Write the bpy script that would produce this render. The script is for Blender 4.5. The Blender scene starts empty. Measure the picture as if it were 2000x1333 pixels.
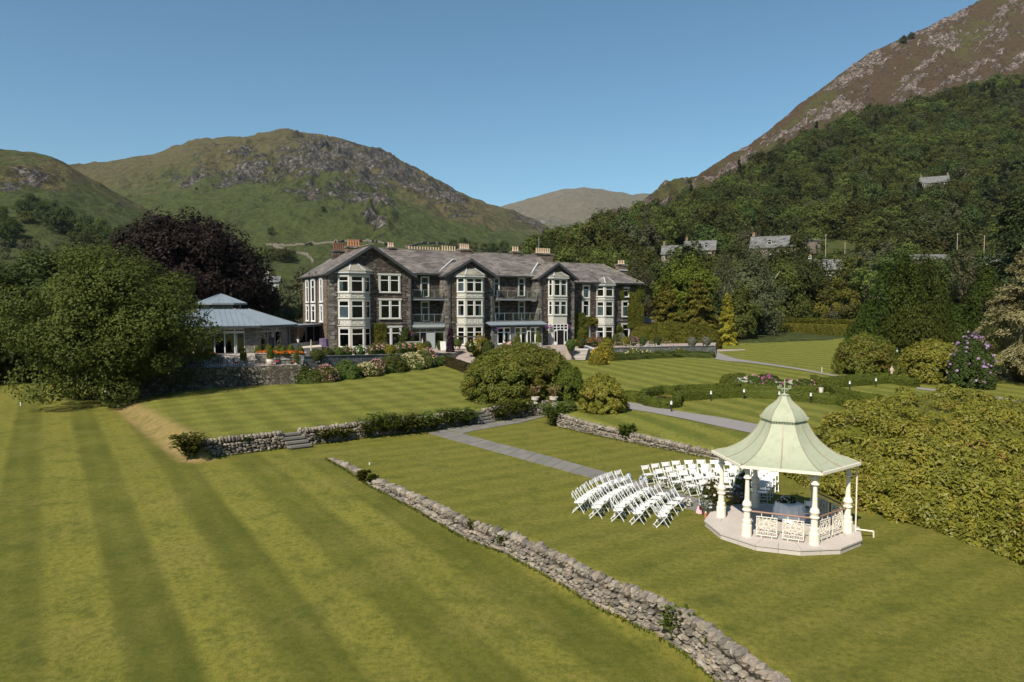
import bpy, math, random
import numpy as np
from mathutils import Matrix, Vector

# ---------------------------------------------------------------- camera, sky, sun, exposure
SC = bpy.context.scene
COL = SC.collection
F = 1333.0
H = 8.8
PITCH = math.atan((666.5 - 600.0) / F)
cam = bpy.data.objects.new('camera', bpy.data.cameras.new('camera'))
COL.objects.link(cam)
cam.location = (0, 0, H)
cam.rotation_euler = (math.radians(90) - PITCH, 0, 0)
cam.data.lens = 24.0
cam.data.sensor_width = 36.0
cam.data.clip_start = 0.2
cam.data.clip_end = 30000
SC.camera = cam

SUN_EL = math.radians(44.5)
SUN_DIR = Vector((-0.47, -0.88, 0)).normalized() * math.cos(SUN_EL) + Vector((0, 0, math.sin(SUN_EL)))
w = bpy.data.worlds.new('World')
SC.world = w
w.use_nodes = True
nt = w.node_tree
nt.nodes.clear()
sky = nt.nodes.new('ShaderNodeTexSky')
sky.sky_type = 'NISHITA'
sky.sun_disc = False
sky.sun_elevation = SUN_EL
sky.sun_rotation = math.atan2(SUN_DIR.x, SUN_DIR.y)
sky.altitude = 60
sky.air_density = 1.0
sky.dust_density = 0.35
sky.ozone_density = 2.0
bg = nt.nodes.new('ShaderNodeBackground')
bg.inputs['Strength'].default_value = 0.080
wo = nt.nodes.new('ShaderNodeOutputWorld')
tint = nt.nodes.new('ShaderNodeMix'); tint.data_type = 'RGBA'; tint.blend_type = 'MULTIPLY'; tint.inputs[0].default_value = 1.0
tint.inputs[7].default_value = (0.72, 1.0, 1.02, 1)
nt.links.new(sky.outputs[0], tint.inputs[6])
nt.links.new(tint.outputs[2], bg.inputs[0])
nt.links.new(bg.outputs[0], wo.inputs[0])

sl = bpy.data.lights.new('sun', 'SUN')
sl.energy = 5.0
sl.angle = math.radians(0.5)
sl.color = (1.0, 0.915, 0.78)
so = bpy.data.objects.new('sun', sl)
COL.objects.link(so)
so.rotation_euler = SUN_DIR.to_track_quat('Z', 'Y').to_euler()

SC.view_settings.view_transform = 'Standard'
SC.view_settings.look = 'None'
SC.view_settings.exposure = 0.48
SC.view_settings.gamma = 1.0
SC.view_settings.use_curve_mapping = False
SC.render.engine = 'CYCLES'
SC.cycles.max_bounces = 5
SC.cycles.transparent_max_bounces = 12
SC.cycles.volume_bounces = 0

# ---------------------------------------------------------------- measuring helpers (from the survey of the place)
CP, SP = math.cos(PITCH), math.sin(PITCH)
def ray(px, py):
    a = (px - 1000.0) / F
    b = (666.5 - py) / F
    return a, CP + b * SP, -SP + b * CP
def at(px, py, Y):
    dx, dy, dz = ray(px, py)
    t = Y / dy
    return Vector((dx * t, Y, H + dz * t))
def on(px, py, z=0.0):
    dx, dy, dz = ray(px, py)
    t = (z - H) / dz
    return Vector((dx * t, dy * t, z))

rng = np.random.default_rng(7)
R = random.Random(11)

# value noise
_PERM = np.random.default_rng(3).random((256, 256))
def vnoise(x, y, seed=0):
    x = np.asarray(x, float) + seed * 17.31
    y = np.asarray(y, float) + seed * 9.77
    xi = np.floor(x).astype(int); yi = np.floor(y).astype(int)
    fx = x - xi; fy = y - yi
    fx = fx * fx * (3 - 2 * fx); fy = fy * fy * (3 - 2 * fy)
    a = _PERM[xi & 255, yi & 255]; b = _PERM[(xi + 1) & 255, yi & 255]
    c = _PERM[xi & 255, (yi + 1) & 255]; d = _PERM[(xi + 1) & 255, (yi + 1) & 255]
    return (a * (1 - fx) + b * fx) * (1 - fy) + (c * (1 - fx) + d * fx) * fy
def fbm(x, y, oct=5, seed=0, ridged=False):
    s = 0; amp = 1.0; tot = 0; f = 1.0
    for o in range(oct):
        n = vnoise(np.asarray(x) * f, np.asarray(y) * f, seed + o)
        if ridged: n = 1 - abs(2 * n - 1)
        s = s + amp * n; tot += amp; amp *= 0.5; f *= 2.03
    return s / tot
def ss(t):
    t = np.clip(t, 0, 1)
    return t * t * (3 - 2 * t)

# ---------------------------------------------------------------- object helpers
def props(o, label=None, cat=None, group=None, kind=None):
    if label: o['label'] = label
    if cat: o['category'] = cat
    if group: o['group'] = group
    if kind: o['kind'] = kind
    return o
def thing(name, label, cat, loc=(0, 0, 0), rz=0.0, group=None):
    o = bpy.data.objects.new(name, None)
    o.empty_display_size = 0.2
    COL.objects.link(o)
    o.location = loc
    o.rotation_euler = (0, 0, rz)
    return props(o, label, cat, group)
def link(name, me, mat=None, parent=None, loc=None, rot=None):
    if mat is not None and len(me.materials) == 0: me.materials.append(mat)
    o = bpy.data.objects.new(name, me)
    COL.objects.link(o)
    if parent is not None: o.parent = parent
    if loc is not None: o.location = loc
    if rot is not None: o.rotation_euler = rot
    return o
def copy_tree(o, parent=None):
    c = o.copy(); COL.objects.link(c); c.parent = parent
    for ch in list(o.children): copy_tree(ch, c)
    return c

class MB:
    def __init__(s): s.v = []; s.f = []
    def add(s, vs, fs, M=None):
        b = len(s.v)
        for q in vs:
            s.v.append(tuple(M @ Vector(q)) if M is not None else tuple(q))
        for q in fs: s.f.append([b + i for i in q])
        return s
    def box(s, x0, x1, y0, y1, z0, z1, M=None):
        vs = [(x0,y0,z0),(x1,y0,z0),(x1,y1,z0),(x0,y1,z0),(x0,y0,z1),(x1,y0,z1),(x1,y1,z1),(x0,y1,z1)]
        return s.add(vs, [(0,3,2,1),(4,5,6,7),(0,1,5,4),(1,2,6,5),(2,3,7,6),(3,0,4,7)], M)
    def prism(s, poly, z0, z1, M=None):
        n = len(poly)
        vs = [(p[0], p[1], z0) for p in poly] + [(p[0], p[1], z1) for p in poly]
        fs = [tuple(range(n))[::-1], tuple(range(n, 2*n))] + [(i, (i+1) % n, n + (i+1) % n, n + i) for i in range(n)]
        return s.add(vs, fs, M)
    def slab(s, pts, t):                      # thick sheet: pts polygon, thickness t along its normal
        P = [Vector(p) for p in pts]
        nrm = (P[1]-P[0]).cross(P[2]-P[0]).normalized() * t
        n = len(P)
        vs = [tuple(p) for p in P] + [tuple(p + nrm) for p in P]
        fs = [tuple(range(n))[::-1], tuple(range(n, 2*n))] + [(i, (i+1) % n, n + (i+1) % n, n + i) for i in range(n)]
        return s.add(vs, fs)
    def bar(s, a, b, w, h=None, M=None, up=(0,0,1)):     # rectangular bar a->b
        h = h or w
        a = Vector(a); b = Vector(b)
        d = (b - a)
        if d.length < 1e-6: return s
        d.normalize()
        x = d.cross(Vector(up))
        if x.length < 1e-4: x = d.cross(Vector((1, 0, 0)))
        x.normalize(); y = x.cross(d).normalized()
        x *= w/2; y *= h/2
        vs = [a-x-y, a+x-y, a+x+y, a-x+y, b-x-y, b+x-y, b+x+y, b-x+y]
        return s.add([tuple(q) for q in vs], [(0,1,2,3),(7,6,5,4),(0,4,5,1),(1,5,6,2),(2,6,7,3),(3,7,4,0)], M)
    def tube(s, a, b, r, n=6, r2=None, M=None):
        a = Vector(a); b = Vector(b); r2 = r if r2 is None else r2
        d = (b - a)
        if d.length < 1e-6: return s
        d.normalize()
        x = d.cross(Vector((0, 0, 1)))
        if x.length < 1e-3: x = Vector((1, 0, 0))
        x.normalize(); y = d.cross(x)
        vs = []
        for i in range(n):
            t = 2*math.pi*i/n
            vs.append(tuple(a + (x*math.cos(t)+y*math.sin(t))*r))
        for i in range(n):
            t = 2*math.pi*i/n
            vs.append(tuple(b + (x*math.cos(t)+y*math.sin(t))*r2))
        return s.add(vs, [tuple(range(n))[::-1], tuple(range(n, 2*n))] + [(i, (i+1) % n, n+(i+1) % n, n+i) for i in range(n)], M)
    def path(s, pts, r, n=5, M=None):
        for a, b in zip(pts[:-1], pts[1:]): s.tube(a, b, r, n, M=M)
        return s
    def lathe(s, prof, n=12, c=(0,0,0), M=None, phase=0.0):
        vs = []; fs = []
        for (r, z) in prof:
            for i in range(n):
                t = 2*math.pi*i/n + phase
                vs.append((c[0]+r*math.cos(t), c[1]+r*math.sin(t), c[2]+z))
        m = len(prof)
        for j in range(m-1):
            for i in range(n):
                k = (i+1) % n
                fs.append((j*n+i, j*n+k, (j+1)*n+k, (j+1)*n+i))
        fs.append(tuple(range(n))[::-1]); fs.append(tuple((m-1)*n+i for i in range(n)))
        return s.add(vs, fs, M)
    def blob(s, c, r, n=7, m=5, jit=0.0, rr=None):
        rr = rr or R
        if not hasattr(r, '__len__'): r = (r, r, r)
        vs = [(c[0], c[1], c[2]-r[2])]; fs = []
        for j in range(1, m):
            ph = -math.pi/2 + math.pi*j/m
            for i in range(n):
                t = 2*math.pi*(i + 0.5*(j % 2))/n
                k = 1 + jit*(rr.random()-0.5)
                vs.append((c[0]+r[0]*k*math.cos(ph)*math.cos(t), c[1]+r[1]*k*math.cos(ph)*math.sin(t), c[2]+r[2]*k*math.sin(ph)))
        vs.append((c[0], c[1], c[2]+r[2]))
        for i in range(n):
            fs.append((0, 1+(i+1) % n, 1+i))
            for j in range(m-2):
                a = 1+j*n
                fs.append((a+i, a+(i+1) % n, a+n+(i+1) % n, a+n+i))
            a = 1+(m-2)*n
            fs.append((a+i, a+(i+1) % n, len(vs)-1))
        return s.add(vs, fs)
    def mesh(s, name, smooth=False):
        me = bpy.data.meshes.new(name)
        me.from_pydata(s.v, [], s.f)
        if smooth: me.polygons.foreach_set('use_smooth', [True]*len(me.polygons))
        me.update()
        return me
    def build(s, name, mat, parent=None, smooth=False, loc=None, rot=None):
        return link(name, s.mesh(name, smooth), mat, parent, loc, rot)

def np_mesh(name, V, Q, smooth=False, attrs=None):
    """V (n,3) verts, Q (m,k) faces"""
    me = bpy.data.meshes.new(name)
    V = np.ascontiguousarray(V, dtype=np.float32); Q = np.ascontiguousarray(Q, dtype=np.int32)
    k = Q.shape[1]
    me.vertices.add(len(V)); me.vertices.foreach_set('co', V.ravel())
    me.loops.add(Q.size); me.loops.foreach_set('vertex_index', Q.ravel())
    me.polygons.add(len(Q))
    me.polygons.foreach_set('loop_start', np.arange(0, Q.size, k, dtype=np.int32))
    me.polygons.foreach_set('loop_total', np.full(len(Q), k, dtype=np.int32))
    if smooth: me.polygons.foreach_set('use_smooth', np.ones(len(Q), dtype=bool))
    me.update(calc_edges=True)
    for nm, arr in (attrs or {}).items():
        a = me.attributes.new(nm, 'FLOAT', 'POINT')
        a.data.foreach_set('value', np.ascontiguousarray(arr, dtype=np.float32))
    me.validate()
    return me
def grid_mesh(name, X, Y, Z, smooth=True, attrs=None):
    ny, nx = X.shape
    V = np.stack([X, Y, Z], -1).reshape(-1, 3)
    i = np.arange(ny*nx).reshape(ny, nx)
    Q = np.stack([i[:-1, :-1], i[:-1, 1:], i[1:, 1:], i[1:, :-1]], -1).reshape(-1, 4)
    return np_mesh(name, V, Q, smooth, {k: v.ravel() for k, v in (attrs or {}).items()})
# ---------------------------------------------------------------- materials
class NT:
    def __init__(s, name):
        s.m = bpy.data.materials.new(name); s.m.use_nodes = True
        s.t = s.m.node_tree; s.t.nodes.clear()
        s.out = s.n('ShaderNodeOutputMaterial')
    def n(s, typ, **kw):
        nd = s.t.nodes.new(typ)
        for k, v in kw.items():
            if k == 'inp':
                for kk, vv in v.items(): s.set(nd, kk, vv)
            else: setattr(nd, k, v)
        return nd
    def set(s, nd, k, v):
        if hasattr(v, 'is_output') or isinstance(v, bpy.types.NodeSocket): s.t.links.new(v, nd.inputs[k])
        else: nd.inputs[k].default_value = v
    def coord(s, kind='Object'): return s.n('ShaderNodeTexCoord').outputs[kind]
    def pos(s): return s.n('ShaderNodeNewGeometry').outputs['Position']
    def map(s, v, scale=(1,1,1), rot=(0,0,0), loc=(0,0,0)):
        m = s.n('ShaderNodeMapping'); s.t.links.new(v, m.inputs[0])
        m.inputs['Scale'].default_value = scale; m.inputs['Rotation'].default_value = rot; m.inputs['Location'].default_value = loc
        return m.outputs[0]
    def noise(s, v, scale, detail=4, rough=0.55, dist=0.0):
        n = s.n('ShaderNodeTexNoise'); s.t.links.new(v, n.inputs['Vector'])
        n.inputs['Scale'].default_value = scale; n.inputs['Detail'].default_value = detail
        n.inputs['Roughness'].default_value = rough; n.inputs['Distortion'].default_value = dist
        return n.outputs['Fac']
    def ramp(s, f, stops, interp='LINEAR'):
        r = s.n('ShaderNodeValToRGB'); s.t.links.new(f, r.inputs[0]); r.color_ramp.interpolation = interp
        e = r.color_ramp.elements
        while len(e) < len(stops): e.new(0.5)
        for q, (p, c) in zip(e, stops):
            q.position = p; q.color = (c[0], c[1], c[2], 1) if hasattr(c, '__len__') else (c, c, c, 1)
        return r.outputs[0]
    def mix(s, f, a, b, mode='MIX'):
        m = s.n('ShaderNodeMix', data_type='RGBA', blend_type=mode)
        for i, v in ((0, f), (6, a), (7, b)):
            if isinstance(v, bpy.types.NodeSocket): s.t.links.new(v, m.inputs[i])
            elif i == 0: m.inputs[0].default_value = v
            else: m.inputs[i].default_value = (v[0], v[1], v[2], 1)
        return m.outputs[2]
    def math(s, op, a, b=0.0, clamp=False):
        m = s.n('ShaderNodeMath', operation=op, use_clamp=clamp)
        for i, v in ((0, a), (1, b)):
            if isinstance(v, bpy.types.NodeSocket): s.t.links.new(v, m.inputs[i])
            else: m.inputs[i].default_value = v
        return m.outputs[0]
    def sep(s, v):
        q = s.n('ShaderNodeSeparateXYZ'); s.t.links.new(v, q.inputs[0]); return q.outputs
    def comb(s, x, y, z=0.0):
        q = s.n('ShaderNodeCombineXYZ')
        for i, v in enumerate((x, y, z)):
            if isinstance(v, bpy.types.NodeSocket): s.t.links.new(v, q.inputs[i])
            else: q.inputs[i].default_value = v
        return q.outputs[0]
    def bump(s, h, dist=0.02, strength=1.0):
        b = s.n('ShaderNodeBump'); s.t.links.new(h, b.inputs['Height'])
        b.inputs['Distance'].default_value = dist; b.inputs['Strength'].default_value = strength
        return b.outputs[0]
    def pri(s, col, rough=0.7, spec=0.3, metal=0.0, normal=None):
        p = s.n('ShaderNodeBsdfPrincipled')
        for k, v in (('Base Color', col), ('Roughness', rough), ('Specular IOR Level', spec), ('Metallic', metal)):
            if isinstance(v, bpy.types.NodeSocket): s.t.links.new(v, p.inputs[k])
            elif k == 'Base Color': p.inputs[k].default_value = (v[0], v[1], v[2], 1)
            else: p.inputs[k].default_value = v
        if normal is not None: s.t.links.new(normal, p.inputs['Normal'])
        s.t.links.new(p.outputs[0], s.out.inputs[0])
        return p
    def rnd(s): return s.n('ShaderNodeObjectInfo').outputs['Random']
    def attr(s, name): return s.n('ShaderNodeAttribute', attribute_name=name).outputs['Fac']

def plain(name, col, rough=0.6, spec=0.3, metal=0.0, var=0.12, scale=3.0):
    t = NT(name)
    n = t.noise(t.coord(), scale, 5)
    c = t.mix(n, [max(0, q*(1-var)) for q in col], [min(1, q*(1+var)) for q in col])
    t.pri(c, rough, spec, metal)
    return t.m

def leafmat(name, dark, light, accent=None, trans=0.3, rough=0.6, objvar=0.25, spec=0.10, acc_lo=0.8):
    t = NT(name)
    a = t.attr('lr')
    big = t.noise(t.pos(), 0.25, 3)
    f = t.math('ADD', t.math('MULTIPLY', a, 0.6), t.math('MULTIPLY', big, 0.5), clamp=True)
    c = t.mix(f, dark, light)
    if accent:
        m = t.ramp(a, [(acc_lo, (0, 0, 0)), (min(1, acc_lo+0.12), (1, 1, 1))])
        m2 = t.ramp(big, [(0.42, (0.15,)*3), (0.6, (1,)*3)])
        c = t.mix(t.math('MULTIPLY', m, m2), c, accent)
    if objvar:
        o = t.rnd()
        hs = t.n('ShaderNodeHueSaturation')
        t.t.links.new(c, hs.inputs['Color'])
        t.t.links.new(t.math('ADD', 0.5 - 0.035, t.math('MULTIPLY', o, 0.055)), hs.inputs['Hue'])
        t.t.links.new(t.math('ADD', 1 - objvar, t.math('MULTIPLY', o, 2*objvar)), hs.inputs['Value'])
        c = hs.outputs[0]
    p = t.pri(c, rough, spec)
    tr = t.n('ShaderNodeBsdfTranslucent'); t.t.links.new(c, tr.inputs[0])
    ms = t.n('ShaderNodeMixShader'); ms.inputs[0].default_value = trans
    t.t.links.new(p.outputs[0], ms.inputs[1]); t.t.links.new(tr.outputs[0], ms.inputs[2])
    t.t.links.new(ms.outputs[0], t.out.inputs[0])
    return t.m

def mat_stonewall(name, cols, mortar, sx=2.2, sy=7.0, bump=0.03, seedrot=0.0, vec='Object'):
    t = NT(name)
    x, y, z = t.sep(t.coord(vec))
    u = t.math('ADD', x, y)
    v = t.comb(u, z, 0.0)
    wob = t.noise(v, 1.3, 3)
    v2 = t.comb(t.math('ADD', u, t.math('MULTIPLY', wob, 0.35)), t.math('ADD', z, t.math('MULTIPLY', wob, 0.18)), 0.0)
    v3 = t.map(v2, (sx, sy, 1))
    vo = t.n('ShaderNodeTexVoronoi', feature='F1'); t.t.links.new(v3, vo.inputs['Vector']); vo.inputs['Scale'].default_value = 1.0
    vd = t.n('ShaderNodeTexVoronoi', feature='DISTANCE_TO_EDGE'); t.t.links.new(v3, vd.inputs['Vector']); vd.inputs['Scale'].default_value = 1.0
    r = t.sep(vo.outputs['Color'])[0]
    c = t.ramp(r, cols)
    big = t.noise(v, 0.5, 3)
    c = t.mix(t.math('MULTIPLY', big, 0.35), c, mortar, 'MIX')
    fine = t.noise(v, 18, 3)
    c = t.mix(t.math('MULTIPLY', fine, 0.35), c, (0.02, 0.018, 0.016))
    e = t.ramp(vd.outputs['Distance'], [(0.0, (0,)*3), (0.12, (1,)*3)])
    c = t.mix(e, mortar, c)
    hgt = t.math('ADD', t.math('MULTIPLY', e, 0.6), t.math('MULTIPLY', r, 0.5))
    t.pri(c, 0.85, 0.2, normal=t.bump(hgt, bump, 0.9))
    return t.m

M = {}
M['stone'] = mat_stonewall('dark_fell_stone', [(0, (0.045, 0.034, 0.028)), (0.35, (0.10, 0.078, 0.062)), (0.7, (0.16, 0.125, 0.10)), (1, (0.26, 0.215, 0.18))], (0.035, 0.029, 0.025))
M['stone_side'] = mat_stonewall('warm_fell_stone', [(0, (0.10, 0.065, 0.045)), (0.5, (0.20, 0.14, 0.10)), (1, (0.32, 0.25, 0.19))], (0.12, 0.09, 0.07), 2.4, 7.0)
M['quoin'] = mat_stonewall('quoin_stone', [(0, (0.10, 0.09, 0.08)), (0.5, (0.22, 0.20, 0.17)), (1, (0.34, 0.31, 0.27))], (0.09, 0.08, 0.07), 1.0, 3.0)
M['slate_wall'] = mat_stonewall('green_slate_walling', [(0, (0.085, 0.095, 0.088)), (0.5, (0.17, 0.183, 0.17)), (1, (0.32, 0.33, 0.30))], (0.07, 0.075, 0.07), 2.0, 8.0)
M['rubble'] = mat_stonewall('terrace_rubble', [(0, (0.06, 0.05, 0.04)), (0.5, (0.14, 0.12, 0.09)), (1, (0.27, 0.24, 0.19))], (0.03, 0.027, 0.022), 2.6, 5.0, 0.05)
M['pav_stone'] = mat_stonewall('pavilion_stone', [(0, (0.14, 0.13, 0.11)), (0.5, (0.27, 0.25, 0.21)), (1, (0.40, 0.37, 0.31))], (0.12, 0.11, 0.09), 2.2, 8.0)
M['cottage'] = mat_stonewall('cottage_stone', [(0, (0.13, 0.10, 0.08)), (0.5, (0.24, 0.20, 0.16)), (1, (0.38, 0.33, 0.27))], (0.12, 0.1, 0.08), 1.2, 3.0)
M['sage'] = plain('sage_paint', (0.45, 0.44, 0.385), 0.5, 0.3, var=0.06)
M['sage2'] = plain('grey_green_paint', (0.36, 0.39, 0.37), 0.5, 0.3, var=0.08)
M['white'] = plain('white_paint', (0.70, 0.70, 0.68), 0.4, 0.4, var=0.03)
M['chair'] = plain('white_plastic', (0.68, 0.68, 0.67), 0.35, 0.4, var=0.02)
M['cream'] = plain('cream_render', (0.52, 0.45, 0.36), 0.8, 0.2, var=0.08)
M['lime'] = plain('white_render', (0.44, 0.42, 0.38), 0.8, 0.2, var=0.08)
M['black'] = plain('black_paint', (0.018, 0.019, 0.021), 0.45, 0.4, var=0.2)
M['charcoal'] = plain('charcoal_paint', (0.045, 0.05, 0.055), 0.5, 0.35, var=0.2)
M['grey'] = plain('grey_paint', (0.20, 0.22, 0.235), 0.5, 0.35, var=0.1)
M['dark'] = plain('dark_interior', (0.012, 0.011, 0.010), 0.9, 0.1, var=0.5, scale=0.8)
M['curtain'] = plain('curtain_cloth', (0.80, 0.78, 0.72), 0.9, 0.1, var=0.15, scale=9)
M['lead'] = plain('lead_flashing', (0.40, 0.42, 0.44), 0.5, 0.5, var=0.12)
M['terra'] = plain('terracotta', (0.38, 0.16, 0.08), 0.8, 0.2, var=0.25)
M['buff'] = plain('buff_clay', (0.50, 0.37, 0.27), 0.8, 0.2, var=0.12)
M['darkpot'] = plain('dark_red_clay', (0.17, 0.075, 0.055), 0.8, 0.2, var=0.25)
M['handrail'] = plain('brown_handrail', (0.24, 0.13, 0.085), 0.45, 0.4, var=0.2)
M['iron_cream'] = plain('cream_ironwork', (0.72, 0.66, 0.55), 0.45, 0.35, var=0.05)
M['cloth'] = plain('white_tablecloth', (0.78, 0.80, 0.84), 0.8, 0.15, var=0.04)
M['wood'] = plain('grey_timber', (0.22, 0.17, 0.13), 0.8, 0.2, var=0.2)
M['bark'] = plain('bark', (0.09, 0.07, 0.05), 0.9, 0.1, var=0.4, scale=2)
M['pale_bark'] = plain('pale_bark', (0.35, 0.30, 0.24), 0.9, 0.1, var=0.3, scale=2)
M['pot'] = plain('pale_stone_pot', (0.58, 0.52, 0.45), 0.7, 0.2, var=0.12)
M['greypot'] = plain('grey_planter', (0.30, 0.29, 0.28), 0.7, 0.2, var=0.12)
M['red'] = plain('red_fabric', (0.50, 0.04, 0.06), 0.8, 0.1)
M['pink'] = plain('pink_plastic', (0.75, 0.06, 0.20), 0.4, 0.3)
M['palepink'] = plain('pale_pink_plastic', (0.80, 0.50, 0.54), 0.4, 0.3)
M['purple'] = plain('purple_fabric', (0.12, 0.09, 0.15), 0.9, 0.1)
M['blue'] = plain('pale_blue_shirt', (0.30, 0.50, 0.65), 0.8, 0.1)
M['skin'] = plain('skin', (0.50, 0.30, 0.22), 0.6, 0.3)
M['hair'] = plain('brown_hair', (0.10, 0.06, 0.035), 0.8, 0.2)
M['navy'] = plain('navy_trousers', (0.04, 0.05, 0.09), 0.8, 0.1)
M['statue'] = plain('weathered_pink_stone', (0.48, 0.36, 0.30), 0.8, 0.2, var=0.2)
M['yellow'] = plain('yellow_fabric', (0.75, 0.55, 0.04), 0.7, 0.2)
M['lampglass'] = plain('frosted_white_glass', (0.8, 0.8, 0.78), 0.3, 0.4)

t = NT('window_glass')
fr = t.n('ShaderNodeFresnel'); fr.inputs[0].default_value = 1.5
ff = t.math('ADD', t.math('MULTIPLY', fr.outputs[0], 1.2), 0.02, clamp=True)
tb = t.n('ShaderNodeBsdfTransparent'); tb.inputs[0].default_value = (0.95, 0.97, 0.97, 1)
gl = t.n('ShaderNodeBsdfGlossy'); gl.inputs['Roughness'].default_value = 0.03
gn = t.bump(t.noise(t.coord(), 1.1, 1), 0.03, 0.3); t.t.links.new(gn, gl.inputs['Normal'])
ms = t.n('ShaderNodeMixShader'); t.t.links.new(ff, ms.inputs[0]); t.t.links.new(tb.outputs[0], ms.inputs[1]); t.t.links.new(gl.outputs[0], ms.inputs[2])
t.t.links.new(ms.outputs[0], t.out.inputs[0])
M['glass'] = t.m

def mat_slate(name, a, b, c, lichen):
    t = NT(name)
    x, y, z = t.sep(t.coord())
    v = t.comb(t.math('ADD', x, t.math('MULTIPLY', y, 0.5)), z, y)
    br = t.n('ShaderNodeTexBrick', offset=0.5)
    t.t.links.new(t.comb(t.math('ADD', x, 0.0), t.math('ADD', z, t.math('MULTIPLY', y, 0.35)), 0), br.inputs['Vector'])
    br.inputs['Scale'].default_value = 1.0; br.inputs['Brick Width'].default_value = 0.42; br.inputs['Row Height'].default_value = 0.22
    br.inputs['Mortar Size'].default_value = 0.012; br.inputs['Color1'].default_value = (*a, 1); br.inputs['Color2'].default_value = (*b, 1); br.inputs['Mortar'].default_value = (a[0]*.35, a[1]*.35, a[2]*.35, 1)
    n1 = t.noise(t.map(t.coord(), (0.35, 0.35, 1.2)), 1.3, 6, 0.65)
    cc = t.mix(t.ramp(n1, [(0.42, (0,)*3), (0.58, (1,)*3)]), br.outputs['Color'], c)
    n2 = t.noise(t.coord(), 1.7, 6, 0.7)
    cc = t.mix(t.ramp(n2, [(0.55, (0,)*3), (0.75, (0.6,)*3)]), cc, lichen)
    st = t.noise(t.map(t.coord(), (0.6, 0.6, 5.0)), 1.5, 5, 0.7)
    cc = t.mix(t.ramp(st, [(0.50, (0,)*3), (0.60, (0.75,)*3)]), cc, (a[0]*.5, a[1]*.47, a[2]*.47))
    t.pri(cc, 0.75, 0.3, normal=t.bump(br.outputs['Fac'], -0.02, 0.7))
    return t.m
M['slate'] = mat_slate('hotel_slate', (0.085, 0.072, 0.066), (0.145, 0.125, 0.113), (0.19, 0.165, 0.15), (0.28, 0.255, 0.22))
M['slate_bay'] = mat_slate('lichened_slate', (0.16, 0.15, 0.12), (0.23, 0.21, 0.17), (0.27, 0.25, 0.20), (0.34, 0.30, 0.18))
M['slate_far'] = mat_slate('cottage_slate', (0.10, 0.10, 0.10), (0.14, 0.14, 0.14), (0.17, 0.17, 0.165), (0.21, 0.21, 0.20))

t = NT('zinc_roof')
n = t.noise(t.coord(), 0.6, 5, 0.6)
t.pri(t.mix(n, (0.19, 0.23, 0.265), (0.27, 0.32, 0.36)), 0.5, 0.4, 0.25)
M['zinc'] = t.m

t = NT('verdigris_paint')
n = t.noise(t.coord(), 1.1, 6, 0.65)
c = t.mix(n, (0.31, 0.335, 0.235), (0.385, 0.405, 0.29))
st = t.noise(t.map(t.coord(), (3, 3, 0.5)), 1.5, 5, 0.7)
c = t.mix(t.ramp(st, [(0.48, (0,)*3), (0.74, (0.6,)*3)]), c, (0.24, 0.25, 0.17))
t.pri(c, 0.6, 0.25, normal=t.bump(t.noise(t.coord(), 0.9, 3), 0.02, 0.3))
M['verdi'] = t.m
M['verdi_dark'] = plain('dark_verdigris', (0.16, 0.23, 0.18), 0.5, 0.3, var=0.2)

t = NT('bandstand_paving')
n = t.noise(t.coord(), 1.2, 6, 0.6); n2 = t.noise(t.coord(), 9, 4, 0.6)
c = t.mix(n, (0.42, 0.37, 0.33), (0.55, 0.495, 0.445))
c = t.mix(t.ramp(n2, [(0.5, (0,)*3), (0.75, (0.5,)*3)]), c, (0.36, 0.31, 0.28))
c = t.mix(t.math('MULTIPLY', t.rnd(), 0.3), c, (0.38, 0.34, 0.31))
t.pri(c, 0.75, 0.25, normal=t.bump(n2, 0.004, 0.5))
M['paving'] = t.m

t = NT('flagstone')
n = t.noise(t.pos(), 2.2, 5, 0.6)
c = t.mix(n, (0.115, 0.108, 0.095), (0.20, 0.188, 0.168))
c = t.mix(t.math('MULTIPLY', t.rnd(), 0.5), c, (0.225, 0.21, 0.185))
t.pri(c, 0.75, 0.2, normal=t.bump(t.noise(t.pos(), 14, 3), 0.006, 0.6))
M['flag'] = t.m

t = NT('gravel')
n = t.noise(t.pos(), 22, 4, 0.7); n3 = t.noise(t.pos(), 0.7, 4, 0.6)
c = t.mix(t.ramp(n, [(0.35, (0,)*3), (0.65, (1,)*3)]), (0.15, 0.14, 0.135), (0.33, 0.31, 0.30))
c = t.mix(t.math('MULTIPLY', n3, 0.4), c, (0.17, 0.155, 0.14))
t.pri(c, 0.9, 0.2, normal=t.bump(n, 0.02, 0.8))
M['gravel'] = t.m

t = NT('terrace_paving')
br = t.n('ShaderNodeTexBrick', offset=0.5); t.t.links.new(t.pos(), br.inputs['Vector']); br.inputs['Scale'].default_value = 1.0
br.inputs['Brick Width'].default_value = 0.8; br.inputs['Row Height'].default_value = 0.5; br.inputs['Mortar Size'].default_value = 0.015
br.inputs['Color1'].default_value = (0.30, 0.24, 0.205, 1); br.inputs['Color2'].default_value = (0.38, 0.31, 0.27, 1); br.inputs['Mortar'].default_value = (0.16, 0.13, 0.11, 1)
t.pri(br.outputs['Color'], 0.8, 0.2)
M['terrace'] = t.m

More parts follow.
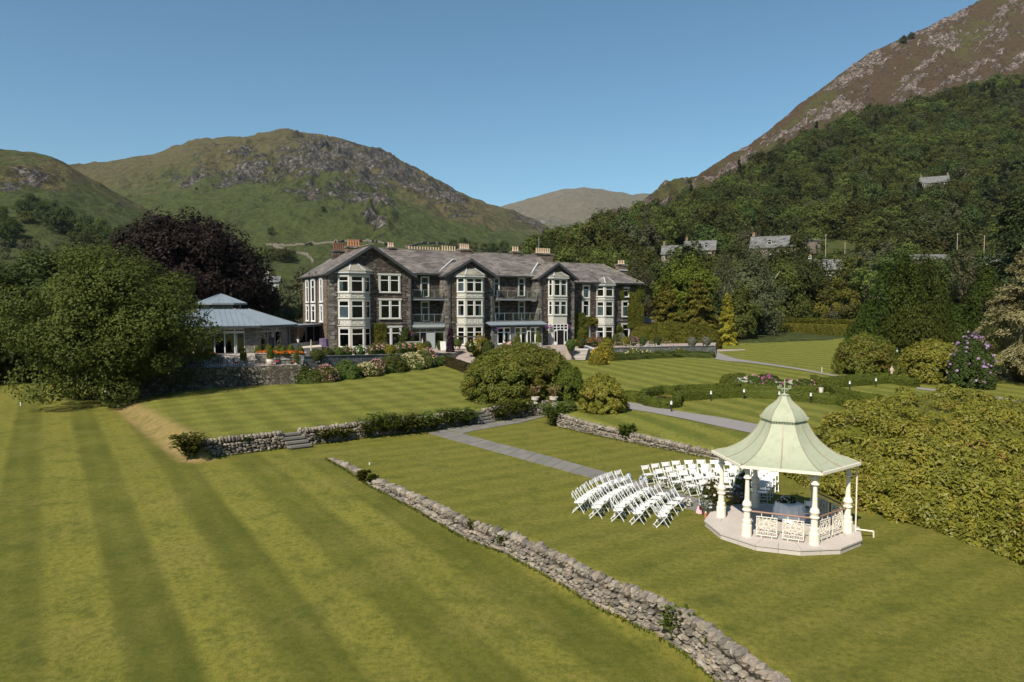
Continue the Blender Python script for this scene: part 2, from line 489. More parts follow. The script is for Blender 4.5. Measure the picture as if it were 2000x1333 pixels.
# dry stone pieces
def mat_drystone(name, base, top):
    t = NT(name)
    n = t.noise(t.pos(), 3.0, 6, 0.65)
    o = t.rnd()
    a = t.attr('lr')
    o2 = t.math('FRACT', t.math('ADD', o, t.math('MULTIPLY', a, 3.0)))
    c = t.ramp(o2, [(0, base[0]), (0.4, base[1]), (0.75, base[2]), (1, base[3])])
    c = t.mix(t.ramp(n, [(0.35, (0.6,)*3), (0.55, (0,)*3)]), c, (0.10, 0.095, 0.09))
    l = t.noise(t.pos(), 7.0, 4, 0.7)
    c = t.mix(t.ramp(l, [(0.58, (0,)*3), (0.68, (0.7,)*3)]), c, top)
    l2 = t.noise(t.map(t.pos(), (1, 1, 1), loc=(5, 3, 1)), 5.0, 4, 0.7)
    c = t.mix(t.ramp(l2, [(0.60, (0,)*3), (0.70, (0.75,)*3)]), c, (0.42, 0.33, 0.13))
    t.pri(c, 0.9, 0.15, normal=t.bump(t.noise(t.pos(), 12, 5, 0.7), 0.03, 0.9))
    return t.m
M['dry'] = mat_drystone('dry_stone', [(0.11, 0.094, 0.076), (0.19, 0.163, 0.132), (0.26, 0.212, 0.165), (0.29, 0.262, 0.215)], (0.43, 0.40, 0.34))
M['drycore'] = plain('wall_core_shadow', (0.05, 0.045, 0.035), 0.95, 0.1)

# foliage
M['syc'] = leafmat('sycamore_leaf', (0.036, 0.050, 0.009), (0.105, 0.125, 0.026), objvar=0.0)
M['beech'] = leafmat('copper_beech_leaf', (0.010, 0.006, 0.005), (0.029, 0.019, 0.015), objvar=0.0, trans=0.15)
M['broad'] = leafmat('broadleaf', (0.034, 0.048, 0.011), (0.120, 0.134, 0.029), objvar=0.5)
M['broad_dark'] = leafmat('dark_broadleaf', (0.026, 0.040, 0.011), (0.080, 0.105, 0.026), objvar=0.32)
M['bright'] = leafmat('bright_leaf', (0.060, 0.088, 0.010), (0.155, 0.180, 0.022), objvar=0.0)
M['birch'] = leafmat('birch_leaf', (0.055, 0.062, 0.028), (0.125, 0.128, 0.062), objvar=0.15)
M['conifer'] = leafmat('conifer_leaf', (0.015, 0.024, 0.010), (0.052, 0.066, 0.022), objvar=0.2, trans=0.12)
M['cypress'] = leafmat('cypress_leaf', (0.013, 0.024, 0.004), (0.066, 0.090, 0.013), objvar=0.1, trans=0.15)
M['golden'] = leafmat('golden_leaf', (0.13, 0.125, 0.014), (0.44, 0.39, 0.05), objvar=0.0)
M['cedar'] = leafmat('olive_cedar_leaf', (0.045, 0.045, 0.008), (0.16, 0.145, 0.022), objvar=0.0, trans=0.15)
M['fir'] = leafmat('blue_gold_fir_leaf', (0.085, 0.078, 0.032), (0.29, 0.255, 0.12), objvar=0.0, trans=0.15)
M['rhodo'] = leafmat('rhododendron_leaf', (0.040, 0.056, 0.008), (0.20, 0.215, 0.028), (0.17, 0.085, 0.022), objvar=0.0, spec=0.22, rough=0.5, acc_lo=0.66)
M['rhodo2'] = leafmat('yellow_rhododendron_leaf', (0.048, 0.062, 0.010), (0.32, 0.295, 0.036), (0.20, 0.12, 0.03), objvar=0.0, spec=0.25, rough=0.48, acc_lo=0.74)
M['hedge'] = leafmat('hedge_leaf', (0.045, 0.055, 0.007), (0.17, 0.16, 0.024), (0.21, 0.14, 0.03), objvar=0.0, acc_lo=0.72)
M['box'] = leafmat('clipped_box_leaf', (0.055, 0.072, 0.011), (0.14, 0.16, 0.026), objvar=0.0)
M['browhedge'] = leafmat('brown_hedge_leaf', (0.03, 0.022, 0.010), (0.09, 0.07, 0.028), objvar=0.0)
M['fern'] = leafmat('fern_frond', (0.036, 0.052, 0.010), (0.125, 0.145, 0.026), objvar=0.2)
M['shrub'] = leafmat('shrub_leaf', (0.035, 0.055, 0.012), (0.11, 0.14, 0.03), objvar=0.3)
M['yshrub'] = leafmat('yellow_shrub_leaf', (0.075, 0.08, 0.012), (0.27, 0.225, 0.03), objvar=0.0)
M['creeper'] = leafmat('creeper_leaf', (0.04, 0.06, 0.01), (0.15, 0.18, 0.025), (0.26, 0.11, 0.02), objvar=0.0, acc_lo=0.8)
M['ash'] = leafmat('grey_foliage', (0.09, 0.09, 0.06), (0.22, 0.22, 0.16), objvar=0.0)
M['purpleleaf'] = leafmat('dark_purple_leaf', (0.016, 0.009, 0.014), (0.05, 0.028, 0.036), objvar=0.0)
M['dead'] = leafmat('straw_leaf', (0.22, 0.15, 0.07), (0.36, 0.26, 0.13), objvar=0.0)
for nm, c in dict(f_white=(0.75, 0.74, 0.66), f_cream=(0.74, 0.66, 0.36), f_pink=(0.70, 0.40, 0.38), f_magenta=(0.55, 0.10, 0.38), f_orange=(0.80, 0.20, 0.03), f_red=(0.55, 0.02, 0.05), f_blue=(0.10, 0.07, 0.42), f_paleblue=(0.62, 0.70, 0.80), f_lilac=(0.46, 0.30, 0.52), f_yellow=(0.70, 0.46, 0.03)).items():
    M[nm] = leafmat('petal_' + nm[2:], [q*0.75 for q in c], c, objvar=0.0, trans=0.25)

# grass
def mat_grass(name):
    t = NT(name)
    P = t.pos()
    x, y, z = t.sep(P)
    def stripes(ang, period, sharp=0.2, wob=0.5):
        c, s_ = math.cos(ang), math.sin(ang)
        d = t.math('ADD', t.math('MULTIPLY', x, c), t.math('MULTIPLY', y, s_))
        d = t.math('ADD', d, t.math('MULTIPLY', t.noise(P, 0.08, 2), wob))
        sn = t.math('SINE', t.math('MULTIPLY', d, 2*math.pi/period))
        return t.math('ADD', 0.5, t.math('MULTIPLY', sn, 0.5/max(sharp, .05)*0.5), clamp=True)
    reg = t.attr('reg')       # 0 rough field, 1 lower lawn, 2 bandstand lawn, 3 croquet lawn, 4 garden lawn
    def is_(k):
        return t.math('COMPARE', reg, k)   # epsilon set below
    s1 = stripes(ANG_LOW, 3.55, 0.15, 0.5)
    s1 = t.mix(t.ramp(t.noise(P, 0.13, 3, 0.6), [(0.35, (0.25,)*3), (0.6, (1,)*3)]), (0.5, 0.5, 0.5), s1)
    s1b = stripes(ANG_LOW, 0.93, 0.8, 1.2)
    s2 = stripes(ANG_BAND, 1.6, 0.3, 0.8)
    s3a = stripes(ANG_CRO, 2.6, 0.3, 0.3)
    s3b = stripes(ANG_CRO2, 3.0, 0.35, 0.3)
    s4 = stripes(ANG_GAR, 2.7, 0.3, 0.3)
    dk = (0.098, 0.101, 0.016); lt = (0.285, 0.250, 0.046)
    low = t.mix(t.math('ADD', t.math('MULTIPLY', s1, 0.74), t.math('MULTIPLY', s1b, 0.20)), dk, lt)
    sk = t.noise(t.map(P, (0.5, 3.2, 1), rot=(0, 0, -math.radians(33))), 0.9, 5, 0.7)
    band = t.mix(t.math('ADD', t.math('ADD', t.math('MULTIPLY', s2, 0.20), 0.03), t.math('MULTIPLY', sk, 0.80), clamp=True), dk, lt)
    cro = t.mix(t.math('ADD', t.math('ADD', t.math('MULTIPLY', s3a, 0.35), t.math('MULTIPLY', s3b, 0.30)), 0.28), dk, (0.262, 0.252, 0.048))
    gar = t.mix(t.math('ADD', t.math('MULTIPLY', s4, 0.65), 0.15), (0.125, 0.140, 0.022), (0.262, 0.250, 0.048))
    rough = t.mix(0.5, (0.085, 0.105, 0.02), (0.14, 0.15, 0.03))
    c = rough
    for k, col in ((1, low), (2, band), (3, cro), (4, gar)):
        cm = t.n('ShaderNodeMath', operation='COMPARE'); t.t.links.new(reg, cm.inputs[0]); cm.inputs[1].default_value = k; cm.inputs[2].default_value = 0.5
        c = t.mix(cm.outputs[0], c, col)
    n1 = t.noise(P, 0.33, 6, 0.65)
    c = t.mix(t.ramp(n1, [(0.46, (0,)*3), (0.68, (0.42,)*3)]), c, (0.27, 0.215, 0.062))
    n2 = t.noise(t.map(P, (1, 1, 1), loc=(31, 12, 0)), 0.8, 6, 0.7)
    c = t.mix(t.ramp(n2, [(0.36, (0.5,)*3), (0.48, (0,)*3)]), c, (0.066, 0.086, 0.014))
    n4 = t.noise(P, 5.0, 5, 0.75)
    c = t.mix(t.ramp(n4, [(0.35, (0.62,)*3), (0.56, (0,)*3)]), c, (0.060, 0.078, 0.010))
    n5 = t.noise(P, 34, 4, 0.85)
    c = t.mix(t.ramp(n5, [(0.36, (0.75,)*3), (0.56, (0,)*3)]), c, (0.050, 0.066, 0.008))
    w1 = t.noise(t.map(P, (0.8, 2.2, 1), rot=(0, 0, 0.5), loc=(7, 3, 0)), 0.9, 5, 0.75)
    c = t.mix(t.ramp(w1, [(0.665, (0,)*3), (0.72, (0.7,)*3)]), c, (0.27, 0.17, 0.085))
    dry = t.attr('dry')
    c = t.mix(t.math('MULTIPLY', dry, t.ramp(t.noise(P, 1.6, 5, 0.7), [(0.38, (0.25,)*3), (0.6, (0.9,)*3)])), c, (0.27, 0.185, 0.082))
    hb = t.math('ADD', t.math('MULTIPLY', n5, 0.7), t.math('MULTIPLY', n4, 0.6))
    t.pri(c, 0.9, 0.12, normal=t.bump(hb, 0.08, 0.7))
    return t.m
# ---------------------------------------------------------------- terrain of the grounds
def xy(pts, z=0.0): return [tuple(on(px, py, z)[:2]) for px, py in pts]
W1 = xy([(648, 891), (735, 937), (830, 976), (925, 1020), (1000, 1041), (1100, 1083), (1190, 1126), (1300, 1167), (1365, 1200), (1450, 1262), (1560, 1333)], 0.12)
d_ = (W1[-1][0]-W1[-2][0], W1[-1][1]-W1[-2][1])
W1 = W1 + [(W1[-1][0]+d_[0]*3, W1[-1][1]+d_[1]*3)]
W2 = xy([(392, 896), (545, 876), (640, 864), (700, 856), (830, 842), (935, 826), (1040, 812), (1078, 810)], 0)
W3 = xy([(1098, 834), (1190, 855), (1267, 871), (1340, 885), (1400, 897)], 0)
BANKL = xy([(250, 784)], 0.5)[0]
def seg_dist(x, y, pl):
    best = np.full(np.shape(x), 1e9); bt = np.zeros(np.shape(x)); side = np.zeros(np.shape(x)); acc = 0
    for (ax, ay), (bx, by) in zip(pl[:-1], pl[1:]):
        L = math.hypot(bx-ax, by-ay)
        t = np.clip(((x-ax)*(bx-ax)+(y-ay)*(by-ay))/(L*L), 0, 1)
        d = np.hypot(x-(ax+t*(bx-ax)), y-(ay+t*(by-ay)))
        s = (bx-ax)*(y-ay)-(by-ay)*(x-ax)
        m = d < best
        best = np.where(m, d, best); bt = np.where(m, acc+t*L, bt); side = np.where(m, np.sign(s), side)
        acc += L
    return best*side, bt
def inside(x, y, poly):
    c = np.zeros(np.shape(x), bool)
    for (ax, ay), (bx, by) in zip(poly, poly[1:]+poly[:1]):
        if ay == by: continue
        c ^= ((ay > y) != (by > y)) & (x < (bx-ax)*(y-ay)/(by-ay)+ax)
    return c
# boundary of the raised ground: bank on the left, wall two, corner, wall three, then fading out under the hedge
UP = [(-46, 92), BANKL] + W2 + W3 + [(15.5, 36.0), (24, 32), (60, 26)]
iW3 = 2 + len(W2)
UPP = UP + [(460, 26), (460, 420), (-460, 420), (-460, 92)]
_acc = [0]
for a, b in zip(UP[:-1], UP[1:]): _acc.append(_acc[-1] + math.hypot(b[0]-a[0], b[1]-a[1]))
def zg(x, y):
    x = np.asarray(x, float); y = np.asarray(y, float)
    s, t = seg_dist(x, y, UP)
    s = np.where(inside(x, y, UPP), abs(s), -abs(s))
    # width of the step: wall 0.3 m, bank on the left 2 m
    bank = 1 - ss((t - _acc[1] - (_acc[2]-_acc[1]) + 0.0) / 1.0)
    wid = 0.3 + 1.2*bank
    f = ss((s + wid*0.5 + bank*0.35) / wid)
    # height of the raised ground just behind its edge
    top_edge = np.interp(t, [0, _acc[1], _acc[1]+4, _acc[2], _acc[iW3-1], _acc[iW3], _acc[iW3+2], _acc[iW3+4], _acc[iW3+5], _acc[iW3+6], _acc[-1]],
                         [0.05, 0.25, 0.55, 0.95, 1.0, 0.95, 0.62, 0.42, 0.2, 0.0, 0.0])
    back = 1.0 + 0.7*ss((y-52)/36.0)
    blend = 1 - np.exp(-np.maximum(s, 0)/5.0)
    up = top_edge + (back - top_edge)*blend
    up = np.where(y > 100, up + (y-100)*0.018 + np.maximum(y-150, 0)*0.03, up)
    up = up + np.maximum(x-45, 0)*0.03*ss((y-60)/40)
    # lower lawn drops away towards the lake below wall one
    s1, t1 = seg_dist(x, y, W1)
    west = ss((-s1 + 0.15)/0.3)
    west = np.where(y > W1[0][1]+1.5, 0, west)
    drop = np.clip((36.5 - y)*0.058, 0, 1.3)
    low = 0.03*np.sin(x*0.21)*np.cos(y*0.17) - drop*west
    return low*(1-f) + up*f
def gnd(px, py):
    dx, dy, dz = ray(px, py)
    ts = np.geomspace(8, 400, 3000)
    z = zg(dx*ts, dy*ts)
    k = np.argmax(H + dz*ts < z)
    t = ts[k]
    return Vector((dx*t, dy*t, float(z[k])))
def G(x, y): return float(zg(np.array([x]), np.array([y]))[0])

ANG_LOW = math.radians(34.5); ANG_BAND = math.radians(123); ANG_CRO = math.radians(30.7); ANG_CRO2 = math.radians(120.7); ANG_GAR = math.radians(21)
M['grass'] = mat_grass('mown_grass')
def spaced(lo, c0, c1, hi, fine, grow=1.12):
    a = list(np.arange(c0, c1, fine)); st = fine
    while a[-1] < hi: st *= grow; a.append(a[-1]+st)
    b = []; st = fine; v = c0
    while v > lo: st *= grow; v -= st; b.append(v)
    return np.array(b[::-1] + a)
xs = spaced(-420, -44, 34, 420, 0.24)
ys = spaced(-60, 11, 62, 300, 0.24, 1.06)
X, Y = np.meshgrid(xs, ys)
Z = zg(X, Y)
sU, tU = seg_dist(X, Y, UP)
sU = np.where(inside(X, Y, UPP), abs(sU), -abs(sU))
sL, tL = seg_dist(X, Y, W1)
reg = np.full(X.shape, 1.0)
reg = np.where((sL > 0) & (X > -12) & (sU <= 0) & (Y < 60), 2.0, reg)
reg = np.where((sL > -2.5+0*X) & (Y > W1[0][1]) & (X > -13) & (sU <= 0), 2.0, reg)
xr = 3.0
reg = np.where(sU > 0, np.where((X < 3.5) & (Y < 92), 3.0, 4.0), reg)
reg = np.where((Y > 190) | (X < -70), 0.0, reg)
Z = Z + 0.025*(fbm(X*0.7, Y*0.7, 4, 5)-0.5)
dry = np.zeros(X.shape)
bk = (tU > _acc[1]-2) & (tU < _acc[2]+0.5)
dry = np.where(bk, ss((sU+1.5)/0.5)*(1-ss((sU-0.1)/0.9)), dry)
lawn = grid_mesh('lawn', X, Y, Z, True, dict(reg=reg, dry=dry))
props(link('lawn', lawn, M['grass']), kind='structure')

# ---------------------------------------------------------------- paths
def zs(p, up=0.02): return (p[0], p[1], G(p[0], p[1]) + up)
def ribbon(name, left, right, mat, up=0.03, n=40, kind='structure'):
    def res(pl):
        L = [0]
        for a, b in zip(pl[:-1], pl[1:]): L.append(L[-1]+math.hypot(b[0]-a[0], b[1]-a[1]))
        ts = np.linspace(0, L[-1], n)
        return np.interp(ts, L, [p[0] for p in pl]), np.interp(ts, L, [p[1] for p in pl])
    lx, ly = res(left); rx, ry = res(right)
    k = np.linspace(0, 1, 6)[:, None]
    X = lx[None]*(1-k)+rx[None]*k; Y = ly[None]*(1-k)+ry[None]*k
    me = grid_mesh(name, X, Y, zg(X, Y)+up)
    o = link(name, me, mat)
    props(o, kind=kind)
    return o
def gp(pts): return [tuple(gnd(*p)[:2]) for p in pts]
ribbon('gravel_path', gp([(1222, 786), (1262, 792), (1330, 805), (1410, 817), (1485, 831), (1600, 850), (1750, 880)]), gp([(1222, 799), (1262, 805), (1330, 818), (1400, 833), (1475, 849), (1600, 870), (1740, 900)]), M['gravel'], 0.035)
ribbon('garden_path', gp([(1397, 687), (1412, 693), (1440, 702), (1500, 711), (1560, 720), (1655, 738.5)]), gp([(1397, 702), (1420, 706), (1450, 708), (1500, 714), (1560, 723), (1655, 741)]), M['gravel'], 0.035)
ribbon('garden_path', gp([(1790, 757), (1850, 764), (1920, 773), (2040, 787)]), gp([(1790, 761), (1850, 768), (1920, 778), (2040, 793)]), M['gravel'], 0.035)
ribbon('worn_track', gp([(1395, 671), (1440, 668), (1500, 662)]), gp([(1395, 675), (1445, 671), (1500, 663.5)]), M['terrace'], 0.03)
ribbon('worn_track', gp([(1385, 684), (1410, 683.5), (1455, 683)]), gp([(1385, 687.5), (1420, 687), (1455, 685)]), M['terrace'], 0.03)
# ---------------------------------------------------------------- flagstone path: every slab a piece
flag = props(bpy.data.objects.new('flagstone_path', None), kind='structure'); COL.objects.link(flag)
def slab_mesh(w, l, t=0.05, j=0.02, seed=0):
    r = random.Random(seed)
    P = [(-w/2+r.uniform(0, j), -l/2+r.uniform(0, j)), (w/2-r.uniform(0, j), -l/2+r.uniform(0, j)), (w/2-r.uniform(0, j), l/2-r.uniform(0, j)), (-w/2+r.uniform(0, j), l/2-r.uniform(0, j))]
    m = MB(); m.prism(P, -t, t*0.4)
    return m.mesh('flagstone')
def lay_path(left, right, step=0.78, cols=2):
    n0 = 0
    L = [Vector(p) for p in left]; Rr = [Vector(p) for p in right]
    mids = [(a+b)/2 for a, b in zip(L, Rr)]; acc = [0]
    for a, b in zip(mids[:-1], mids[1:]): acc.append(acc[-1]+(b-a).length)
    tot = acc[-1]; n = int(tot/step)
    def pt(pl, t): return Vector((np.interp(t, acc, [p.x for p in pl]), np.interp(t, acc, [p.y for p in pl])))
    for i in range(n):
        t0, t1 = i*tot/n, (i+1)*tot/n
        k = 0.5 + (R.random()-0.5)*0.24
        for (a, b) in ((0, k), (k, 1)):
            q = []
            for (t, f) in ((t0, a), (t1, a), (t1, b), (t0, b)):
                l, r = pt(L, t), pt(Rr, t)
                q.append(l*(1-f)+r*f)
            c = (q[0]+q[1]+q[2]+q[3])/4
            q = [c+(v-c)*0.965 for v in q]
            z = G(c.x, c.y)
            m = MB(); m.prism([(v.x-c.x, v.y-c.y) for v in q][::-1], -0.06, 0.035+R.uniform(0, .012))
            m.build('flagstone', M['flag'], flag, loc=(c.x, c.y, z))
Z0 = lambda l: [tuple(on(px, py, 0)[:2]) for px, py in l]
lay_path(Z0([(836, 847), (868, 856), (960, 881), (1060, 909), (1150, 934), (1225, 956), (1300, 980), (1368, 1003)]),
         Z0([(868, 841), (905, 849), (990, 871), (1080, 895), (1185, 925), (1262, 947), (1330, 966), (1395, 985)]), 0.78)
lay_path(Z0([(862, 838), (915, 832), (970, 825), (1015, 818), (1058, 809)]), Z0([(905, 848), (930, 842), (975, 833.5), (1020, 826), (1066, 813)]), 0.8)
lay_path(Z0([(925, 826), (930, 833)]), Z0([(950, 824), (962, 829)]), 0.7)

# ---------------------------------------------------------------- dry stone walls
def stone_variants(n=14):
    out = []
    for i in range(n):
        r = random.Random(100+i)
        m = MB(); m.blob((0, 0, 0), (0.5, 0.5, 0.5), 7, 5, 0.0, r)
        vs = []
        for q in m.v:
            v = Vector(q)
            k = max(abs(v.x), abs(v.y), abs(v.z))/0.5 + 1e-6
            v = v*(1-0.42) + (v/k)*0.42          # squarer than a ball
            v += Vector((r.uniform(-.07, .07), r.uniform(-.07, .07), r.uniform(-.07, .07)))
            vs.append(tuple(v))
        m.v = vs
        out.append(m.mesh('stone'))
    for me in out:
        me.materials.append(M['dry'])
        a = me.attributes.new('lr', 'FLOAT', 'POINT'); a.data.foreach_set('value', np.zeros(len(me.vertices), dtype=np.float32))
    return out
STV = stone_variants()
_sv = [(np.array([v.co[:] for v in me.vertices]), [list(p.vertices) for p in me.polygons]) for me in STV]
def resample(pl, step):
    acc = [0]
    for a, b in zip(pl[:-1], pl[1:]): acc.append(acc[-1]+math.hypot(b[0]-a[0], b[1]-a[1]))
    return acc
def dry_wall(root, pl, face, skip, hfun, zbase, thick, course=0.14, slen=0.26, cope=0.30, nparts=300, rank=None, both=True):
    """pl centre line; face = -1/+1 side shown; hfun(t) height above base on the shown side; zbase(x,y)"""
    acc = resample(pl, 1)
    tot = acc[-1]
    def P(t):
        x = np.interp(t, acc, [p[0] for p in pl]); y = np.interp(t, acc, [p[1] for p in pl])
        e = 0.3
        x2 = np.interp(min(t+e, tot), acc, [p[0] for p in pl]); y2 = np.interp(min(t+e, tot), acc, [p[1] for p in pl])
        x1 = np.interp(max(t-e, 0), acc, [p[0] for p in pl]); y1 = np.interp(max(t-e, 0), acc, [p[1] for p in pl])
        a = math.atan2(y2-y1, x2-x1)
        return x, y, a
    stones = []
    # body courses on the shown face
    t = 0.0
    hmax = max(hfun(q) for q in np.linspace(0, tot, 60))
    nc = int(hmax/course)+1
    for c in range(nc):
        t = R.uniform(0, slen)
        while t < tot:
            big = R.random()
            kk = 1.0 + 0.6*max(0, 1-c/3.0)*(1 if rank else 0)
            l = slen*R.uniform(0.55, 1.45)*kk
            hh = course*R.uniform(0.8, 1.35)*kk**0.6
            x, y, a = P(t)
            z0 = zbase(x, y, t)
            zc = z0 + (c+0.5)*course*kk**0.3 + R.uniform(-.04, .04)
            if zc + course*0.3 < z0 + hfun(t) and not any(s0 < t < s1 for s0, s1 in skip):
                off = thick/2 + R.uniform(-.05, .045) - 0.05
                nx, ny = -math.sin(a)*face, math.cos(a)*face
                stones.append((x+nx*off, y+ny*off, zc, a+R.uniform(-.12, .12), l, R.uniform(.24, .34), hh, R.uniform(-.09, .09)))
            t += l*0.93
    # upright coping
    t = 0.0
    while t < tot:
        l = cope*R.uniform(0.5, 0.95)
        x, y, a = P(t)
        z0 = zbase(x, y, t)
        if not any(s0 < t < s1 for s0, s1 in skip):
            hc = cope*R.uniform(0.85, 1.25)
            stones.append((x+R.uniform(-.03, .03), y+R.uniform(-.03, .03), z0+hfun(t)+hc*0.36, a+R.uniform(-.2, .2), l*1.05, thick*R.uniform(0.85, 1.1), hc*1.05, R.uniform(-.32, .32)))
        t += l*0.92
    stones.sort(key=lambda s: math.hypot(s[0], s[1]-0)/max(s[4], s[6]))
    for s in stones[:nparts]:
        k = R.randrange(len(STV))
        o = link('stone', STV[k], None, root, loc=(s[0]-root.location.x, s[1]-root.location.y, s[2]-root.location.z), rot=(0, s[7], s[3]))
        o.scale = (s[4]*1.05, s[5], s[6]*1.05)
    rest = stones[nparts:]
    if rest:
        V = []; Fq = []; lr = []; b = 0
        rv = np.random.default_rng(5)
        for s in rest:
            vs, fs = _sv[R.randrange(len(_sv))]
            q = vs*np.array([s[4]*1.05, s[5], s[6]*1.05])
            ca, sa = math.cos(s[3]), math.sin(s[3]); cb, sb = math.cos(s[7]), math.sin(s[7])
            x = q[:, 0]*cb + q[:, 2]*sb; z = -q[:, 0]*sb + q[:, 2]*cb
            V.append(np.stack([x*ca-q[:, 1]*sa+s[0], x*sa+q[:, 1]*ca+s[1], z+s[2]], -1))
            Fq += [[i+b for i in f] for f in fs]; b += len(vs)
            lr += [rv.random()]*len(vs)
        V = np.concatenate(V) - np.array(root.location[:])
        me = bpy.data.meshes.new('small_stones'); me.from_pydata(V.tolist(), [], Fq)
        a = me.attributes.new('lr', 'FLOAT', 'POINT'); a.data.foreach_set('value', np.array(lr, dtype=np.float32))
        props(link('small_stones', me, M['dry'], root), kind='stuff')
    # dark core
    m = MB(); n = int(tot/0.5)+2
    for i in range(n-1):
        t0, t1 = i*tot/(n-1), (i+1)*tot/(n-1)
        tm = (t0+t1)/2
        if any(s0-.1 < tm < s1+.1 for s0, s1 in skip): continue
        q = []
        for t in (t0, t1):
            x, y, a = P(t); nx, ny = -math.sin(a), math.cos(a)
            zb = zbase(x, y, t)
            q.append([(x-nx*(thick/2-.14), y-ny*(thick/2-.14), zb-0.15), (x+nx*(thick/2-.14), y+ny*(thick/2-.14), zb-0.15), (x+nx*(thick/2-.14), y+ny*(thick/2-.14), zb+hfun(t)-.01), (x-nx*(thick/2-.14), y-ny*(thick/2-.14), zb+hfun(t)-.01)])
        vs = q[0]+q[1]
        m.add([(v[0]-root.location.x, v[1]-root.location.y, v[2]-root.location.z) for v in vs], [(0,1,2,3),(7,6,5,4),(0,4,5,1),(1,5,6,2),(2,6,7,3),(3,7,4,0)])
    m.build('wall_core', M['drycore'], root)

def low_z(x, y, t): return float(-np.clip((36.5-y)*0.058, 0, 1.3)) - 0.03
w1 = thing('dry_stone_wall', 'long low dry stone retaining wall running diagonally across the lawn to the bottom of the picture', 'wall', (W1[0][0], W1[0][1], 0))
T1 = resample(W1, 1)
def h1(t): return float(np.interp(t, [0, 4, 8, 60], [0.05, 0.22, 0.30, 0.30])) + float(np.clip((36.5-np.interp(t, T1, [p[1] for p in W1]))*0.058, 0, 1.3))*0.76 - 0.28
dry_wall(w1, W1, -1, [(4.4, 5.2)], h1, low_z, 0.50, 0.13, 0.20, 0.31, 300, rank=True)
def arc_at(pl, px):
    acc = resample(pl, 1)
    for t in np.linspace(0, acc[-1], 800):
        x = np.interp(t, acc, [p[0] for p in pl]); y = np.interp(t, acc, [p[1] for p in pl])
        if 1000+F*x/y >= px: return t
    return acc[-1]
w2 = thing('dry_stone_wall', 'dry stone retaining wall with upright coping along the front of the striped croquet lawn', 'wall', (W2[0][0], W2[0][1], 0))
s2a, s2b = arc_at(W2, 546), arc_at(W2, 580)
s3a, s3b = arc_at(W2, 921), arc_at(W2, 943)
dry_wall(w2, W2, -1, [(s2a, s2b), (s3a, s3b)], lambda t: 0.82, lambda x, y, t: 0.0, 0.46, 0.145, 0.24, 0.32, 300)
w3 = thing('dry_stone_wall', 'sunlit dry stone retaining wall sloping down behind the wedding chairs below the gravel path', 'wall', (W3[0][0], W3[0][1], 0))
T3 = resample(W3, 1)
dry_wall(w3, [W2[-1]] + W3 + [(14.6, 37.0)], -1, [], lambda t: float(np.interp(t, [0, 3, 9, 15, 20], [0.85, 0.85, 0.52, 0.34, 0.12])), lambda x, y, t: 0.0, 0.5, 0.13, 0.22, 0.28, 300)

# stone steps through the walls
def steps_at(pl, t0, t1, n, label, zt=0.95, proj=1.0):
    acc = resample(pl, 1); tm = (t0+t1)/2
    x = np.interp(tm, acc, [p[0] for p in pl]); y = np.interp(tm, acc, [p[1] for p in pl])
    x1 = np.interp(t0, acc, [p[0] for p in pl]); y1 = np.interp(t0, acc, [p[1] for p in pl])
    a = math.atan2(y-y1, x-x1)
    th = thing('stone_steps', label, 'steps', (x, y, 0), a)
    w = (t1-t0)
    for i in range(n):
        z = zt*(i+1)/(n+0.3)
        m = MB(); yy = -proj*0.75 + i*proj*1.15/n
        sh = (n-1-i)*0.12
        m.prism([(-w/2-.15+sh, yy-.22), (w/2+.1+sh, yy-.26), (w/2+.12+sh*.8, yy+.34), (-w/2-.12+sh*.8, yy+.34)], z-0.13, z)
        m.build('step', M['flag'], th)
        m = MB(); m.box(-w/2-.05+sh, w/2+.05+sh, yy-.12, yy+.4, -0.1, z-0.131)
        m.build('step_core', M['dry'], th)
steps_at(W2, s2a, s2b, 4, 'rough slate steps up through the croquet lawn wall between its two stone ends')
steps_at(W2, s3a, s3b, 4, 'small stone steps in the wall beside the end of the fern clumps', proj=0.8)
